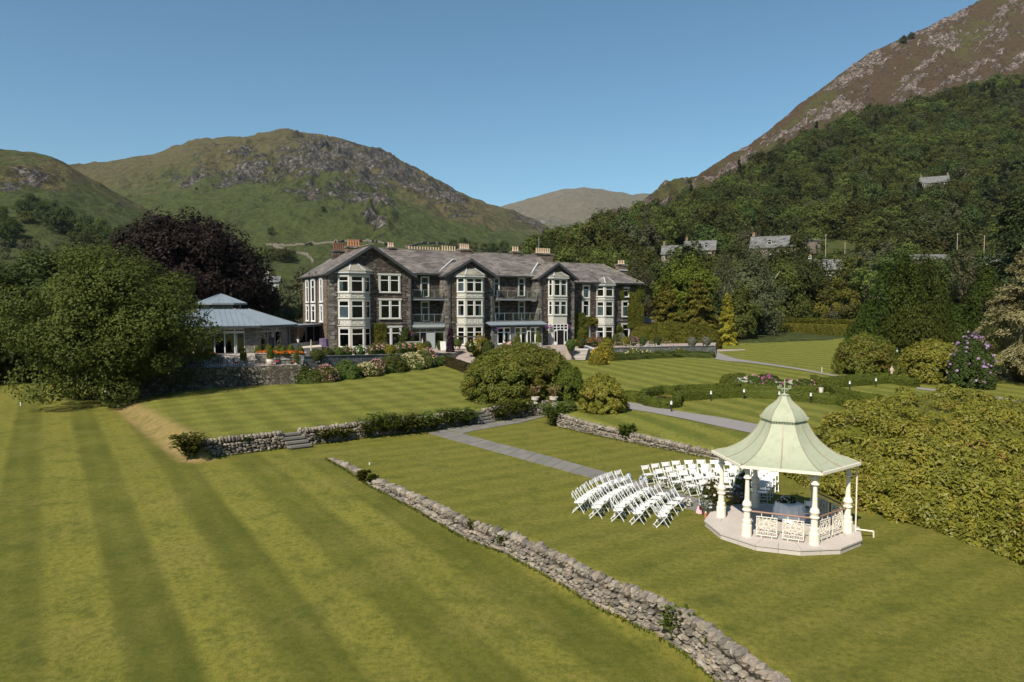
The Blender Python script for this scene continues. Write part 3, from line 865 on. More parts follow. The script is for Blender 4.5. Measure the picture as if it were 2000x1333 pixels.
# ---------------------------------------------------------------- foliage
def unit(v): return v/np.maximum(np.linalg.norm(v, axis=-1, keepdims=True), 1e-9)
def leaves(C, N, size, aspect=0.55, rough=0.6, rs=None, lr=None, along=None):
    rs = rs or rng
    n = len(C)
    N = unit(N + rough*rs.normal(size=(n, 3)))
    T = rs.normal(size=(n, 3)) if along is None else along + 0.35*rs.normal(size=(n, 3))
    T = unit(T - (T*N).sum(-1, keepdims=True)*N)
    B = np.cross(N, T)
    s = (size*(0.6+0.8*rs.random(n)))[:, None]
    l = T*s*0.5; w_ = B*s*0.5*aspect
    V = np.stack([C-l, C-w_+N*s*0.06, C+l, C+w_+N*s*0.06], 1).reshape(-1, 3)
    Q = np.arange(4*n).reshape(n, 4)
    r = rs.random(n) if lr is None else np.clip(lr, 0, 1)
    return V, Q, np.repeat(r, 4)
class LB:
    def __init__(s): s.V = []; s.Q = []; s.L = []; s.n = 0
    def add(s, V, Q, L):
        s.V.append(V); s.Q.append(Q+s.n); s.L.append(L); s.n += len(V); return s
    def core(s, c, r, n=12, m=8, jit=0.25, val=0.15, rs=None):
        rs = rs or rng
        u = np.linspace(0, 2*np.pi, n, endpoint=False); v = np.linspace(-np.pi/2, np.pi/2, m)
        U, Vv = np.meshgrid(u, v)
        k = 1 + jit*(rs.random(U.shape)-0.5); k[0] = 1; k[-1] = 1
        X = c[0]+r[0]*k*np.cos(Vv)*np.cos(U); Y = c[1]+r[1]*k*np.cos(Vv)*np.sin(U); Z = c[2]+r[2]*k*np.sin(Vv)
        V = np.stack([X, Y, Z], -1).reshape(-1, 3)
        i = np.arange(n*m).reshape(m, n); j = np.roll(i, -1, 1)
        Q = np.stack([i[:-1], j[:-1], j[1:], i[1:]], -1).reshape(-1, 4)
        return s.add(V, Q, np.full(len(V), val))
    def mesh(s, name, mat):
        me = np_mesh(name, np.concatenate(s.V), np.concatenate(s.Q), False, dict(lr=np.concatenate(s.L)))
        me.materials.append(mat)
        return me
def sph(n, rs, up=None):
    d = unit(rs.normal(size=(n, 3)))
    if up is not None:
        d[:, 2] = np.where((d[:, 2] < up), -d[:, 2], d[:, 2])
    return d
def crown(name, mat, r, h, nclump, nleaf, ls, seed=1, low=-0.35, base=0.0, power=1.0, core=0.70, aspect=0.6, clump=(0.22, 0.36), droop=0.0, shape=None, squash=0.75, und_=1.0, shell=0.62):
    """broadleaf crown: radius r, height h, bottom at z=base; clumps spread on and inside an uneven hull"""
    rs = np.random.default_rng(seed)
    L = LB()
    d = sph(nclump, rs)
    d[:, 2] = np.where(d[:, 2] < low, -d[:, 2], d[:, 2])
    ph = rs.random(3)*9
    ang = np.arctan2(d[:, 1], d[:, 0])
    und = 1 + und_*0.13*np.sin(3*ang+ph[0]+4*d[:, 2]) + und_*0.09*np.sin(5*ang+ph[1]-5*d[:, 2])
    rad = (shell + (0.92-shell)*rs.random(nclump)**0.6)*und
    C = d*rad[:, None]
    if shape == 'round': pass
    if shape == 'egg':
        C[:, :2] *= (1 - 0.45*np.clip(C[:, 2:3], 0, 1))
    if shape == 'cone':
        zz = rs.random(nclump); C[:, 2] = zz*1.75-0.95; C[:, :2] = unit(C[:, :2])*((1-zz)**0.6*0.80*(0.8+0.25*rs.random(nclump)))[:, None]; cone_k = 1.1-0.45*zz
    cr = rs.uniform(clump[0], clump[1], nclump)
    if shape == 'cone': cr = cr*cone_k
    per = np.maximum((nleaf*cr**2/np.sum(cr**2)).astype(int), 3)
    idx = np.repeat(np.arange(nclump), per)
    dd = sph(len(idx), rs)
    out = C[idx] + dd*(cr[idx]*(0.72+0.34*rs.random(len(idx))))[:, None]*np.array([1, 1, squash])
    keep = (np.linalg.norm(out, axis=1) > core*0.85) | (out[:, 2] < low) | (shape == 'cone')
    out = out[keep]; dd = dd[keep]; idx = idx[keep]
    nrm = dd*0.8 + unit(C[idx])*0.5 + np.array([0, 0, 0.5])
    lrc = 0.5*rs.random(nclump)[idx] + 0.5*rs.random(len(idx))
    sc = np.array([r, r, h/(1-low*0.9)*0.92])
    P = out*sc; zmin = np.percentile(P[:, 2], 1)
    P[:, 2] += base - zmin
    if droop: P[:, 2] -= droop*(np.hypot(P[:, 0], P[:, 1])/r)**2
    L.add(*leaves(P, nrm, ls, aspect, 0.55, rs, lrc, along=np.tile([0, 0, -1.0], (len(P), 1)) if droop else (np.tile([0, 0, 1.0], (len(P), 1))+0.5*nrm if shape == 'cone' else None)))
    if core > 0 and shape != 'cone':
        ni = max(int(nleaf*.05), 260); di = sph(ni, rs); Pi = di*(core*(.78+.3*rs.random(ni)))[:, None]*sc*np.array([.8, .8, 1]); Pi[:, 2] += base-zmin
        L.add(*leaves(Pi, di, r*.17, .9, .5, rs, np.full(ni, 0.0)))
    return L.mesh(name, mat)
def conifer(name, mat, r, h, nb, nleaf, ls, seed=1, droop=0.25, base=0.0, width=0.16, power=0.9, tip=0.0, aspect=0.4, core=True, up=False):
    """tiers of boughs, each bough a drooping fan of sprays"""
    rs = np.random.default_rng(seed)
    L = LB()
    z = rs.random(nb)**0.8
    R0 = r*((1-z)**power*0.95 + tip)*(0.78+0.34*rs.random(nb))
    a = rs.random(nb)*2*np.pi
    per = np.maximum((nleaf*(R0+0.2*r)/np.sum(R0+0.2*r)).astype(int), 4)
    idx = np.repeat(np.arange(nb), per)
    n = len(idx)
    t = rs.random(n)**0.55
    rr = R0[idx]*t
    side = (rs.random(n)-0.5)*2*width*r*(0.4+t)*(1.3-t)
    x = np.cos(a[idx])*rr - np.sin(a[idx])*side
    y = np.sin(a[idx])*rr + np.cos(a[idx])*side
    zz = base + z[idx]*h*0.97 + (rr/r)**1.3*(-droop if not up else droop)*h*0.25 + rs.normal(size=n)*0.012*h - abs(side)*0.25 
    zz = np.maximum(zz, base-0.02*h)
    P = np.stack([x, y, zz], -1)
    out = np.stack([np.cos(a[idx]), np.sin(a[idx]), np.full(n, 0.0)], -1)
    nrm = out*0.35 + np.array([0, 0, 0.9]) if not up else out*1.0+np.array([0, 0, 0.15])
    al = out + np.array([0, 0, -0.3 if not up else 1.2])
    lrc = 0.35*rs.random(nb)[idx] + 0.35*rs.random(n) + 0.3*t
    L.add(*leaves(P, nrm, ls, aspect, 0.4, rs, lrc, along=al))
    if core:
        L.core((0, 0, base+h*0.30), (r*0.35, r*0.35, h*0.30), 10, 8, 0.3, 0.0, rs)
    return L.mesh(name, mat)
def columnar(name, mat, r, h, nleaf, ls, seed=1, pw=0.6, aspect=0.4, lump=0.16, base=0.0):
    """dense upright-sprayed crown (cypress, poplar, golden column)"""
    rs = np.random.default_rng(seed)
    L = LB()
    z = rs.random(nleaf)
    a = rs.random(nleaf)*2*np.pi
    prof = np.clip(np.sin(np.pi*np.clip(z*0.82+0.16, 0, 1)), 0, 1)**pw*(1-0.35*z)
    l1 = fbm(a*1.6+3, z*h/r*1.1, 3, seed)+0.0
    l1 = l1*(1-ss((a-5.5)/0.78)) + fbm((a-2*np.pi)*1.6+3, z*h/r*1.1, 3, seed)*ss((a-5.5)/0.78)
    rr = r*prof*(1-lump*1.2+2.6*lump*(l1-0.3))*(0.86+0.14*rs.random(nleaf)**0.5)
    P = np.stack([np.cos(a)*rr, np.sin(a)*rr, base+z*h], -1)
    out = np.stack([np.cos(a), np.sin(a), np.full(nleaf, 0.2)], -1)
    L.add(*leaves(P, out, ls, aspect, 0.7, rs, np.clip(0.5*rs.random(nleaf)+(l1-0.3)*1.2, 0, 1), along=out*0.4+np.array([0, 0, 1.0])))
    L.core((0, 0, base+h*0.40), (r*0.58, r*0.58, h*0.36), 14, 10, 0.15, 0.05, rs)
    return L.mesh(name, mat)
def trunk(h, r, seed=1, limbs=4, spread=0.35, mat='bark', lean=0.0):
    r_ = random.Random(seed)
    m = MB()
    p0 = Vector((0, 0, -0.3)); n = 4
    pts = [p0]
    for i in range(1, n+1):
        pts.append(Vector((r_.uniform(-.04, .04)*h + lean*i, r_.uniform(-.04, .04)*h, h*i/n)))
    for i in range(n):
        m.tube(pts[i], pts[i+1], r*(1-0.18*i), 7, r*(1-0.18*(i+1)))
    for k in range(limbs):
        b = pts[r_.randint(1, n-1)] if n > 1 else pts[-1]
        a = 2*math.pi*k/max(limbs, 1) + r_.uniform(-.4, .4)
        e = b + Vector((math.cos(a)*h*spread*1.2, math.sin(a)*h*spread*1.2, h*0.5*r_.uniform(.7, 1.3)))
        mid = (b+e)/2 + Vector((0, 0, -0.03*h))
        m.tube(b, mid, r*0.45, 5, r*0.33); m.tube(mid, e, r*0.33, 5, r*0.12)
    return m.mesh('trunk', True)
_tk = {}
def tree(name, label, cat, loc, crown_me, th, tr, rz=0.0, scale=1.0, group=None, mat='bark', seed=1, limbs=4, part='crown'):
    o = thing(name, label, cat, loc, rz, group)
    o.scale = (scale, scale, scale) if not hasattr(scale, '__len__') else scale
    link(part, crown_me, None, o)
    key = (round(th, 1), round(tr, 2), mat, limbs, seed)
    if key not in _tk:
        _tk[key] = trunk(th, tr, seed, limbs); _tk[key].materials.append(M[mat])
    link('trunk', _tk[key], None, o)
    return o

def mound(name, mat, outline_fn, n, ls, aspect=0.35, seed=1, lump=(1.2, 0.35), rough=0.5, cover=None, up=0.7, core_dz=0.25, tilt=None):
    """foliage skin over a solid: outline_fn(u,v)->P,N arrays; used for big shrubs and hedges"""
    rs = np.random.default_rng(seed)
    u = rs.random(n); v = rs.random(n)
    P, N = outline_fn(u, v)
    def tri(k, o, sd):
        A = P*k
        return .5+(fbm(A[:, 0], A[:, 1], o, sd)+fbm(A[:, 1]+7, A[:, 2]+3, o, sd+1)+fbm(A[:, 2]+5, A[:, 0]+9, o, sd+2)-1.5)*.62
    q = tri(lump[0], 3, seed); q2 = tri(lump[0]*3.3, 2, seed+9)
    P = P + N*((q-0.5)*2*lump[1] + (q2-0.5)*lump[1]*0.9 + rs.normal(size=n)*ls*0.25)[:, None]
    L = LB()
    lr = np.clip(0.55*rs.random(n) + (q-0.35)*0.9 + (q2-0.5)*0.3, 0, 1)
    # whorls: four or five leaves per tip
    k = 5
    C = np.repeat(P, k, 0); NN = np.repeat(N, k, 0)
    T = unit(rs.normal(size=(n*k, 3))); T = unit(T - (T*NN).sum(-1, keepdims=True)*NN)
    C = C + T*ls*0.42
    nn = NN*0.9 + np.array([0, 0, up]) - T*0.35
    L.add(*leaves(C, nn, ls, aspect, rough*0.5, rs, np.clip(np.repeat(lr, k) + rs.normal(size=n*k)*0.10, 0, 1), along=T))
    return L, name, mat
def shrub_mesh(name, mat, rx, ry, h, n, ls, seed=1, aspect=0.4, lump=0.2, freq=None, core=0.86, flowers=None):
    """rounded shrub on the ground, centre at origin"""
    def fn(u, v):
        a = u*2*np.pi; s = v**0.8
        ph = np.arccos(1 - s*1.12)          # from the pole down past the equator
        x = np.cos(a)*np.sin(ph); y = np.sin(a)*np.sin(ph); z = np.cos(ph)
        N = np.stack([x/rx, y/ry, z/h], -1)
        P = np.stack([x*rx, y*ry, z*h*0.9+0.10*h], -1)
        return P, unit(N)
    f = freq or 1.6/max(rx, ry, .3)
    L, nm, m = mound(name, mat, fn, n, ls, aspect, seed, (f, lump))
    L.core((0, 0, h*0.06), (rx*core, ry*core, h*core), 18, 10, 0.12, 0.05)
    if flowers:
        fm, nf, fs = flowers
    return L.mesh(name, mat)
def flower_mesh(name, mat, rx, ry, h, n, fs, seed=1, zlo=0.15):
    """small petals scattered over a rounded plant"""
    rs = np.random.default_rng(seed+77)
    a = rs.random(n)*2*np.pi; cz = zlo + (1-zlo)*rs.random(n)
    s = np.sqrt(np.clip(1-cz**2, 0, 1))
    P = np.stack([np.cos(a)*s*rx, np.sin(a)*s*ry, cz*h], -1)
    P *= (1.02+0.12*rs.random(n))[:, None]
    N = unit(P*np.array([1/rx, 1/ry, 1/h]))
    L = LB()
    k = 3
    C = np.repeat(P, k, 0); L.add(*leaves(C, np.repeat(N, k, 0), fs, 0.95, 0.9, rs))
    return L.mesh(name, mat)

def hedge_mesh(name, mat, pts, w_, h, n_per_m, ls, seed=1, round_=0.25, lump=0.05, ground=G, aspect=0.6, origin=(0, 0, 0), closed=False):
    """clipped hedge following a line on the ground: leaf skin over a solid body"""
    rs = np.random.default_rng(seed)
    P = [Vector((p[0], p[1])) for p in pts]
    if closed: P.append(P[0])
    acc = [0]
    for a, b in zip(P[:-1], P[1:]): acc.append(acc[-1]+(b-a).length)
    tot = acc[-1]; n = int(n_per_m*tot)
    def fr(t):
        x = np.interp(t, acc, [p.x for p in P]); y = np.interp(t, acc, [p.y for p in P])
        e = 0.25
        xa = np.interp(np.clip(t-e, 0, tot), acc, [p.x for p in P]); ya = np.interp(np.clip(t-e, 0, tot), acc, [p.y for p in P])
        xb = np.interp(np.clip(t+e, 0, tot), acc, [p.x for p in P]); yb = np.interp(np.clip(t+e, 0, tot), acc, [p.y for p in P])
        d = np.hypot(xb-xa, yb-ya)+1e-9
        return x, y, (xb-xa)/d, (yb-ya)/d
    def section(s):      # s in 0..1 around the profile: side, top, side
        a = (s-0.5)*2
        ang = np.sign(a)*np.clip((abs(a)*(h*2+w_)/2 - w_/2*0.7)/(h), 0, 1)
        ox = np.where(abs(a)*(h*2+w_) < w_, a*(h*2+w_)/2, np.sign(a)*w_/2)
        oz = np.where(abs(a)*(h*2+w_) < w_, h, h-(abs(a)*(h*2+w_)-w_)/2)
        # rounding
        k = np.clip(abs(ox)/(w_/2), 0, 1)**3*np.clip(oz/h, 0, 1)**4
        nz = np.where(abs(a)*(h*2+w_) < w_, 1.0, 0.12); nx = np.where(abs(a)*(h*2+w_) < w_, 0.25*a, np.sign(a)*1.0)
        return ox*(1-round_*k*0.5), oz - k*round_*min(w_, h)*0.5, nx, nz
    t = rs.random(n)*tot; s = rs.random(n)
    x, y, tx, ty = fr(t); ox, oz, nx, nz = section(s)
    px_ = x - ty*ox; py_ = y + tx*ox
    g = zg(px_, py_) if ground is G else np.full(n, ground)
    N = unit(np.stack([-ty*nx, tx*nx, nz], -1))
    q = fbm(t*1.3+s*5, s*7+t, 3, seed)
    C = np.stack([px_, py_, g+oz], -1) + N*((q-0.5)*2*lump)[:, None]
    # rounded ends
    L = LB()
    L.add(*leaves(C-np.array(origin), N+np.array([0, 0, .3]), ls, aspect, 0.6, rs, np.clip(0.6*rs.random(n)+(q-0.3)*0.8, 0, 1)))
    m_ = max(int(tot/0.6), 3)
    tt = np.linspace(0, tot, m_); x, y, tx, ty = fr(tt)
    ssn = np.linspace(0, 1, 11); OX, OZ, _, _ = section(ssn)
    OX = OX*0.94; OZ = OZ-0.03*h
    PX = x[:, None]-ty[:, None]*OX; PY = y[:, None]+tx[:, None]*OX
    gg = zg(PX, PY) if ground is G else np.full(PX.shape, ground)
    PZ = np.where(np.arange(11)[None] % 10 == 0, gg-0.1, gg+OZ[None])
    V = np.stack([PX, PY, PZ], -1).reshape(-1, 3)-np.array(origin)
    i = np.arange(m_*11).reshape(m_, 11)
    Q = np.stack([i[:-1, :-1], i[:-1, 1:], i[1:, 1:], i[1:, :-1]], -1).reshape(-1, 4)
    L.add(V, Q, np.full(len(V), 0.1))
    if not closed:
        for e in (0, m_-1):      # caps
            for dx in np.linspace(-w_*.3, w_*.3, 3):
                pass
            k = i[e]
            cap = np.stack([k[:5], k[1:6], k[9:4:-1], k[10:5:-1]], -1)
            L.Q.append(cap + (L.n-len(V)))
            ne = int(n_per_m*w_*1.2)
            ox = (rs.random(ne)-.5)*w_; oz = rs.random(ne)*h*0.95
            sg = -1 if e == 0 else 1
            bul = 0.12*w_
            px_ = x[e]-ty[e]*ox+tx[e]*sg*bul*rs.random(ne); py_ = y[e]+tx[e]*ox+ty[e]*sg*bul*rs.random(ne)
            g0 = zg(px_, py_) if ground is G else np.full(ne, ground)
            C = np.stack([px_, py_, g0+oz], -1)-np.array(origin)
            N = np.tile([tx[e]*sg, ty[e]*sg, 0.3], (ne, 1))
            L.add(*leaves(C, N, ls, aspect, 0.6, rs))
    return L.mesh(name, mat)

def fern_mesh(name, mat, r, h, nf, seed=1, per=12, ls=0.16):
    """tuft of arching fronds"""
    rs = np.random.default_rng(seed)
    L = LB()
    a = rs.random(nf)*2*np.pi; ln = r*(0.55+0.5*rs.random(nf)); hh = h*(0.5+0.6*rs.random(nf))
    c0 = (rs.random((nf, 2))-.5)*r*0.7
    t = np.linspace(0.1, 1, per)
    A = np.repeat(a, per); T = np.tile(t, nf)
    rr = np.repeat(ln, per)*T; z = np.repeat(hh, per)*(1.9*T-1.15*T**2)*1.1
    P = np.stack([np.repeat(c0[:, 0], per)+np.cos(A)*rr, np.repeat(c0[:, 1], per)+np.sin(A)*rr, z], -1)
    out = np.stack([np.cos(A), np.sin(A), 0.6-1.4*T], -1)
    N = np.stack([-np.cos(A)*0.4, -np.sin(A)*0.4, np.ones(len(A))], -1)
    L.add(*leaves(P, N, ls, 0.55, 0.35, rs, np.clip(0.2+0.5*T+0.3*rs.random(len(T)), 0, 1), along=out))
    return L.mesh(name, mat)
# ---------------------------------------------------------------- fells
def prof(pts, px): return np.interp(px, [p[0] for p in pts], [p[1] for p in pts])
def fell_surface(pxs, Ys_fn, py_fn, amp, seed, crag_fn, nY, back=1.5):
    """grid over bearings and distance; returns X,Y,Z"""
    n = len(pxs)
    S = np.linspace(0, 1, nY)
    Y = Ys_fn(pxs[None, :], S[:, None])
    PY = py_fn(pxs[None, :], S[:, None], Y)
    dx, dy, dz = (pxs[None, :]-1000)/F, None, None
    b = (666.5-PY)/F
    dyv = CP+b*SP; dzv = -SP+b*CP
    X = dx*Y/dyv; Z = H+dzv*Y/dyv
    return X, Y, Z
def mat_fell(name, greens, browns, rocks, brown_lo, rocks_th=(0.6, 0.7), scale=1.0, field=False):
    t = NT(name)
    P = t.pos()
    n = t.noise(P, 0.010*scale, 6, 0.6, 0.6); n2 = t.noise(P, 0.05*scale, 6, 0.7); n3 = t.noise(P, 0.3*scale, 5, 0.7)
    br = t.attr('br')
    f = t.math('ADD', t.math('MULTIPLY', n, 0.9), t.math('MULTIPLY', t.math('SUBTRACT', br, 0.5), 1.1))
    f = t.math('ADD', f, t.math('MULTIPLY', t.math('SUBTRACT', n2, 0.5), 0.5))
    g = t.mix(n2, greens[0], greens[1])
    b = t.mix(n2, browns[0], browns[1])
    c = t.mix(t.ramp(f, [(0.35, (0,)*3), (0.56, (1,)*3)]), g, b)
    n6 = t.noise(P, 0.12*scale, 6, 0.75)
    c = t.mix(t.ramp(n6, [(0.38, (0.65,)*3), (0.54, (0,)*3)]), c, (browns[0][0]*.5, browns[0][1]*.55, browns[0][2]*.5))
    c = t.mix(t.ramp(n3, [(0.35, (0.5,)*3), (0.6, (0,)*3)]), c, (greens[0][0]*.55, greens[0][1]*.55, greens[0][2]*.6))
    ck = t.attr('ck')
    rn = t.math('ADD', t.noise(t.map(P, (1, 1, 1.8)), 0.07*scale, 9, 0.72, 0.5), t.math('MULTIPLY', ck, 0.30))
    rc = t.ramp(t.noise(t.map(P, (1, 1, 0.35)), 0.16*scale, 7, 0.8), [(0.42, [q*.28 for q in rocks[0]]), (0.53, rocks[0]), (0.66, rocks[1])])
    m = t.ramp(rn, [(rocks_th[0], (0,)*3), (rocks_th[1], (1,)*3)])
    c = t.mix(m, c, rc)
    wd = t.attr('wd')
    c = t.mix(wd, c, t.mix(n3, (0.030, 0.040, 0.012), (0.095, 0.105, 0.030)))
    hgt = t.math('ADD', t.math('MULTIPLY', n2, 6.0/scale), t.math('ADD', t.math('MULTIPLY', n3, 1.6/scale), t.math('ADD', t.math('MULTIPLY', m, 2.5/scale), t.math('MULTIPLY', n6, 5.0/scale))))
    t.pri(c, 0.95, 0.1, normal=t.bump(hgt, 1.0, 0.9))
    return t.m
SIL_C = [(-260, 330), (60, 330), (160, 321), (180, 318), (220, 314), (300, 300), (350, 283), (380, 274), (400, 272), (450, 269), (500, 266), (540, 262), (580, 257), (620, 260), (660, 268), (700, 282), (750, 297), (790, 318), (830, 338), (870, 360), (920, 385), (950, 397), (985, 406), (1040, 428), (1080, 447), (1120, 466), (1180, 500), (1300, 560)]
SIL_L = [(-700, 240), (-300, 270), (0, 292), (60, 297), (100, 306), (130, 320), (150, 334), (200, 362), (260, 395), (320, 425), (400, 455), (480, 480), (600, 520), (700, 560)]
SIL_F = [(820, 470), (900, 440), (985, 401), (1010, 394), (1040, 385), (1070, 377), (1100, 370), (1140, 367), (1170, 369), (1200, 375), (1235, 380), (1260, 378), (1300, 380), (1400, 395), (1600, 430)]
SIL_R = [(1060, 484), (1110, 462), (1150, 437), (1172, 427), (1185, 414), (1200, 408), (1225, 407), (1238, 400), (1262, 386), (1285, 368), (1300, 354), (1330, 350), (1360, 344), (1420, 305), (1465, 282), (1500, 256), (1560, 205), (1620, 162), (1660, 130), (1700, 103), (1780, 68), (1840, 38), (1900, 8), (1960, -28), (2100, -100), (2300, -170), (2600, -200)]

def build_fell(name, sil, Yb, pyb, Yc, nx, ny, px0, px1, gexp, noise_amp, crag, mat, br_fn, seed, smoothsil=0.0):
    pxs = np.linspace(px0, px1, nx)
    S = np.concatenate([np.linspace(0, 1, ny), [1.06, 1.2, 1.5]])[:, None]
    yc = Yc(pxs) if callable(Yc) else np.full(nx, float(Yc))
    yb = Yb(pxs) if callable(Yb) else np.full(nx, float(Yb))
    Y = yb[None]+(yc-yb)[None]*S
    cr = prof(sil, pxs)
    s1 = np.clip(S, 0, 1)
    gs = gexp(pxs[None, :], s1)
    PY = pyb+(cr[None]-pyb)*gs
    b = (666.5-PY)/F
    X = (pxs[None]-1000)/F*Y/(CP+b*SP); Z = H+(-SP+b*CP)*Y/(CP+b*SP)
    Z = np.where(S > 1, Z[ny-1:ny]*(1-0.9*(S-1)**0.9) , Z)
    edge = ss((1-s1)/0.06)*0.9+0.1
    k = noise_amp
    base = ss(s1/0.15)
    n1 = fbm(X/k[1], Y/k[1], 6, seed)-0.5
    n2 = fbm(X/(k[1]*0.28), Y/(k[1]*0.28)*0.7, 5, seed+3, True)-0.6
    ck = np.clip(crag(pxs[None, :]+0*S, PY, X, Y), 0, 1)
    Z = Z + edge*base*(n1*k[0] + n2*k[0]*0.35*(0.45+3.2*ck))
    # small roughness along the skyline too
    Z = Z + (fbm(X/(k[1]*.12), Y/(k[1]*.12), 4, seed+8)-0.5)*k[0]*0.22*base
    pat = fbm(X/k[1]*5.5, (Z*1.3+Y*.35)/k[1]*5.5, 4, seed+5)
    ck = np.clip(ck*1.15+(pat-.5)*2.6-.22, 0, 1)*np.clip(ck*3.5, 0, 1)
    br = br_fn(pxs[None, :]+0*S, PY, s1+0*pxs[None])
    wd = ss((PY-prof(FOREST_TOP, pxs[None, :]+0*S)-4)/14) if name == 'right_fell' else np.zeros(X.shape)
    me = grid_mesh(name, X, Y, Z, True, dict(br=br, ck=ck, wd=wd))
    props(link(name, me, mat), kind='structure')
    return dict(pxs=pxs, X=X[:ny], Y=Y[:ny], Z=Z[:ny], PY=PY[:ny])
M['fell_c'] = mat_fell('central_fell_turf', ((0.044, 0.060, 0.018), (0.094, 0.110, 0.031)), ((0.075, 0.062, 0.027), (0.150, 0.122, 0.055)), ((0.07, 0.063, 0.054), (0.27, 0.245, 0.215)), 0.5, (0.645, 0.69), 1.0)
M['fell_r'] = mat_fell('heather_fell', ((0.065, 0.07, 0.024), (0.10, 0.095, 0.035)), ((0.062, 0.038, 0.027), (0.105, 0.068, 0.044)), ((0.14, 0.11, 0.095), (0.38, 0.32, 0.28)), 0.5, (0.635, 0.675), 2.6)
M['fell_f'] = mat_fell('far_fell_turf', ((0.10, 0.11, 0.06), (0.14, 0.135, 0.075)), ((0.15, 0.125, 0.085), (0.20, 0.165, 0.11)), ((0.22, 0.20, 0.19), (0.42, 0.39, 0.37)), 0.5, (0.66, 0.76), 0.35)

def gauss(px, py, cx, cy, sx, sy, ang=0.0):
    c, s = math.cos(ang), math.sin(ang)
    u = (px-cx)*c+(py-cy)*s; v = -(px-cx)*s+(py-cy)*c
    return np.exp(-(u/sx)**2-(v/sy)**2)
def crag_c(px, py, X, Y):
    k = gauss(px, py, 560, 325, 120, 26, -0.12)*0.95 + gauss(px, py, 660, 300, 90, 22, 0.5)*0.8 + gauss(px, py, 800, 350, 95, 20, 0.42)*1.0 + gauss(px, py, 700, 285, 60, 16, 0.3)*0.6
    k += gauss(px, py, 870, 385, 60, 20, 0.5)*0.5 + gauss(px, py, 640, 375, 60, 14, -0.2)*0.6 + gauss(px, py, 740, 400, 40, 16, 0.5)*0.7 + gauss(px, py, 735, 440, 30, 22, 0.9)*0.8
    k = k*1.15 + .26*gauss(px, py, 600, 340, 260, 60, .1) + .25*gauss(px, py, 690, 400, 110, 60, .3)
    k += gauss(px, py, 380, 345, 70, 18)*0.55 + gauss(px, py, 1030, 430, 40, 10, 0.4)*0.7 + gauss(px, py, 460, 305, 60, 18, 0)*0.35 + gauss(px, py, 900, 410, 60, 10, .4)*0.3 + gauss(px, py, 760, 450, 20, 14)*0.5
    return k
def br_c(px, py, s):
    b = 0.5+0.55*(s-0.62)*1.5
    b -= 0.35*gauss(px, py, 640, 440, 170, 60) + 0.3*gauss(px, py, 880, 470, 130, 35) - 0.35*gauss(px, py, 900, 420, 90, 28, 0.45)-0.15*gauss(px, py, 440, 420, 60, 40)
    b += 0.25*gauss(px, py, 720, 300, 180, 30, 0.35)
    return np.clip(b, 0, 1)
FC = build_fell('central_fell', SIL_C, 430, 545, lambda p: 1750+0*p, 620, 330, -200, 1300, lambda p, s: 0.5*s**0.75+0.5*(1-(1-s)**1.7), (46, 170), crag_c, M['fell_c'], br_c, 21)
def crag_l(px, py, X, Y): return gauss(px, py, 60, 345, 60, 14, 0.1)*0.9+gauss(px, py, 120, 320, 30, 8, 0.6)*0.9+gauss(px, py, 40, 360, 50, 14)*0.7+gauss(px, py, 190, 365, 22, 8)*0.8 + gauss(px, py, 215, 405, 30, 6)*0.5
def br_l(px, py, s): return np.clip(0.42+0.6*(s-0.75)+0.3*gauss(px, py, 90, 345, 80, 18), 0, 1)
FL = build_fell('left_fell', SIL_L, 230, 560, lambda p: 820-0.0*p, 320, 220, -600, 690, lambda p, s: 0.6*s**0.8+0.4*(1-(1-s)**1.8), (15, 70), crag_l, M['fell_c'], br_l, 41)
def crag_f(px, py, X, Y): return gauss(px, py, 1130, 380, 50, 7, -.1)*0.55+gauss(px, py, 1080, 440, 60, 16, 0.3)*0.45 + gauss(px, py, 1180, 430, 60, 20)*0.3
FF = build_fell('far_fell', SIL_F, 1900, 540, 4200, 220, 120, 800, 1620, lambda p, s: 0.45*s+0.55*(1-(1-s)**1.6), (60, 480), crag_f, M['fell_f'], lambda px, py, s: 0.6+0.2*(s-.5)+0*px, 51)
FOREST_TOP = [(1000, 480), (1080, 466), (1140, 455), (1230, 418), (1300, 412), (1360, 380), (1400, 362), (1440, 338), (1500, 306), (1560, 268), (1620, 242), (1700, 222), (1760, 212), (1810, 192), (1870, 178), (1925, 172), (1980, 160), (2100, 140)]
def crag_r(px, py, X, Y):
    v = fbm(px/48.0+py/150.0, (py+px*0.55)/15.0, 5, 77)     # ribs of slab running down to the left
    above = ss((prof(FOREST_TOP, px)-py+12)/30)
    return np.clip((v-0.44)*4.0+(fbm(px/9.0+py/30, (py+px*.55)/6.0, 3, 78)-.5)*2.2, 0, 1)*above + 0.7*gauss(px, py, 1180, 418, 22, 8)
R_YC = lambda p: np.interp(p, [1040, 1150, 1260, 1400, 1700, 2000, 2600], [400, 430, 480, 610, 760, 860, 900])
def g_r(p, s):
    # low valley floor first, then the even steep slope
    return 0.10*ss(s/0.30)+0.90*np.clip((s-0.14)/0.86, 0, 1)**1.05
FR = build_fell('right_fell', SIL_R, 165, 585, R_YC, 520, 320, 1040, 2600, g_r, (14, 60), crag_r, M['fell_r'], lambda px, py, s: np.clip(0.62+0.25*np.sin(px*0.02)*0+0*px-0.45*gauss(px, py, 1300, 365, 60, 20)-0.35*gauss(px, py, 1560, 240, 90, 14, -0.7)-0.25*gauss(px, py, 1900, 60, 100, 20, -.5), 0, 1), 61)
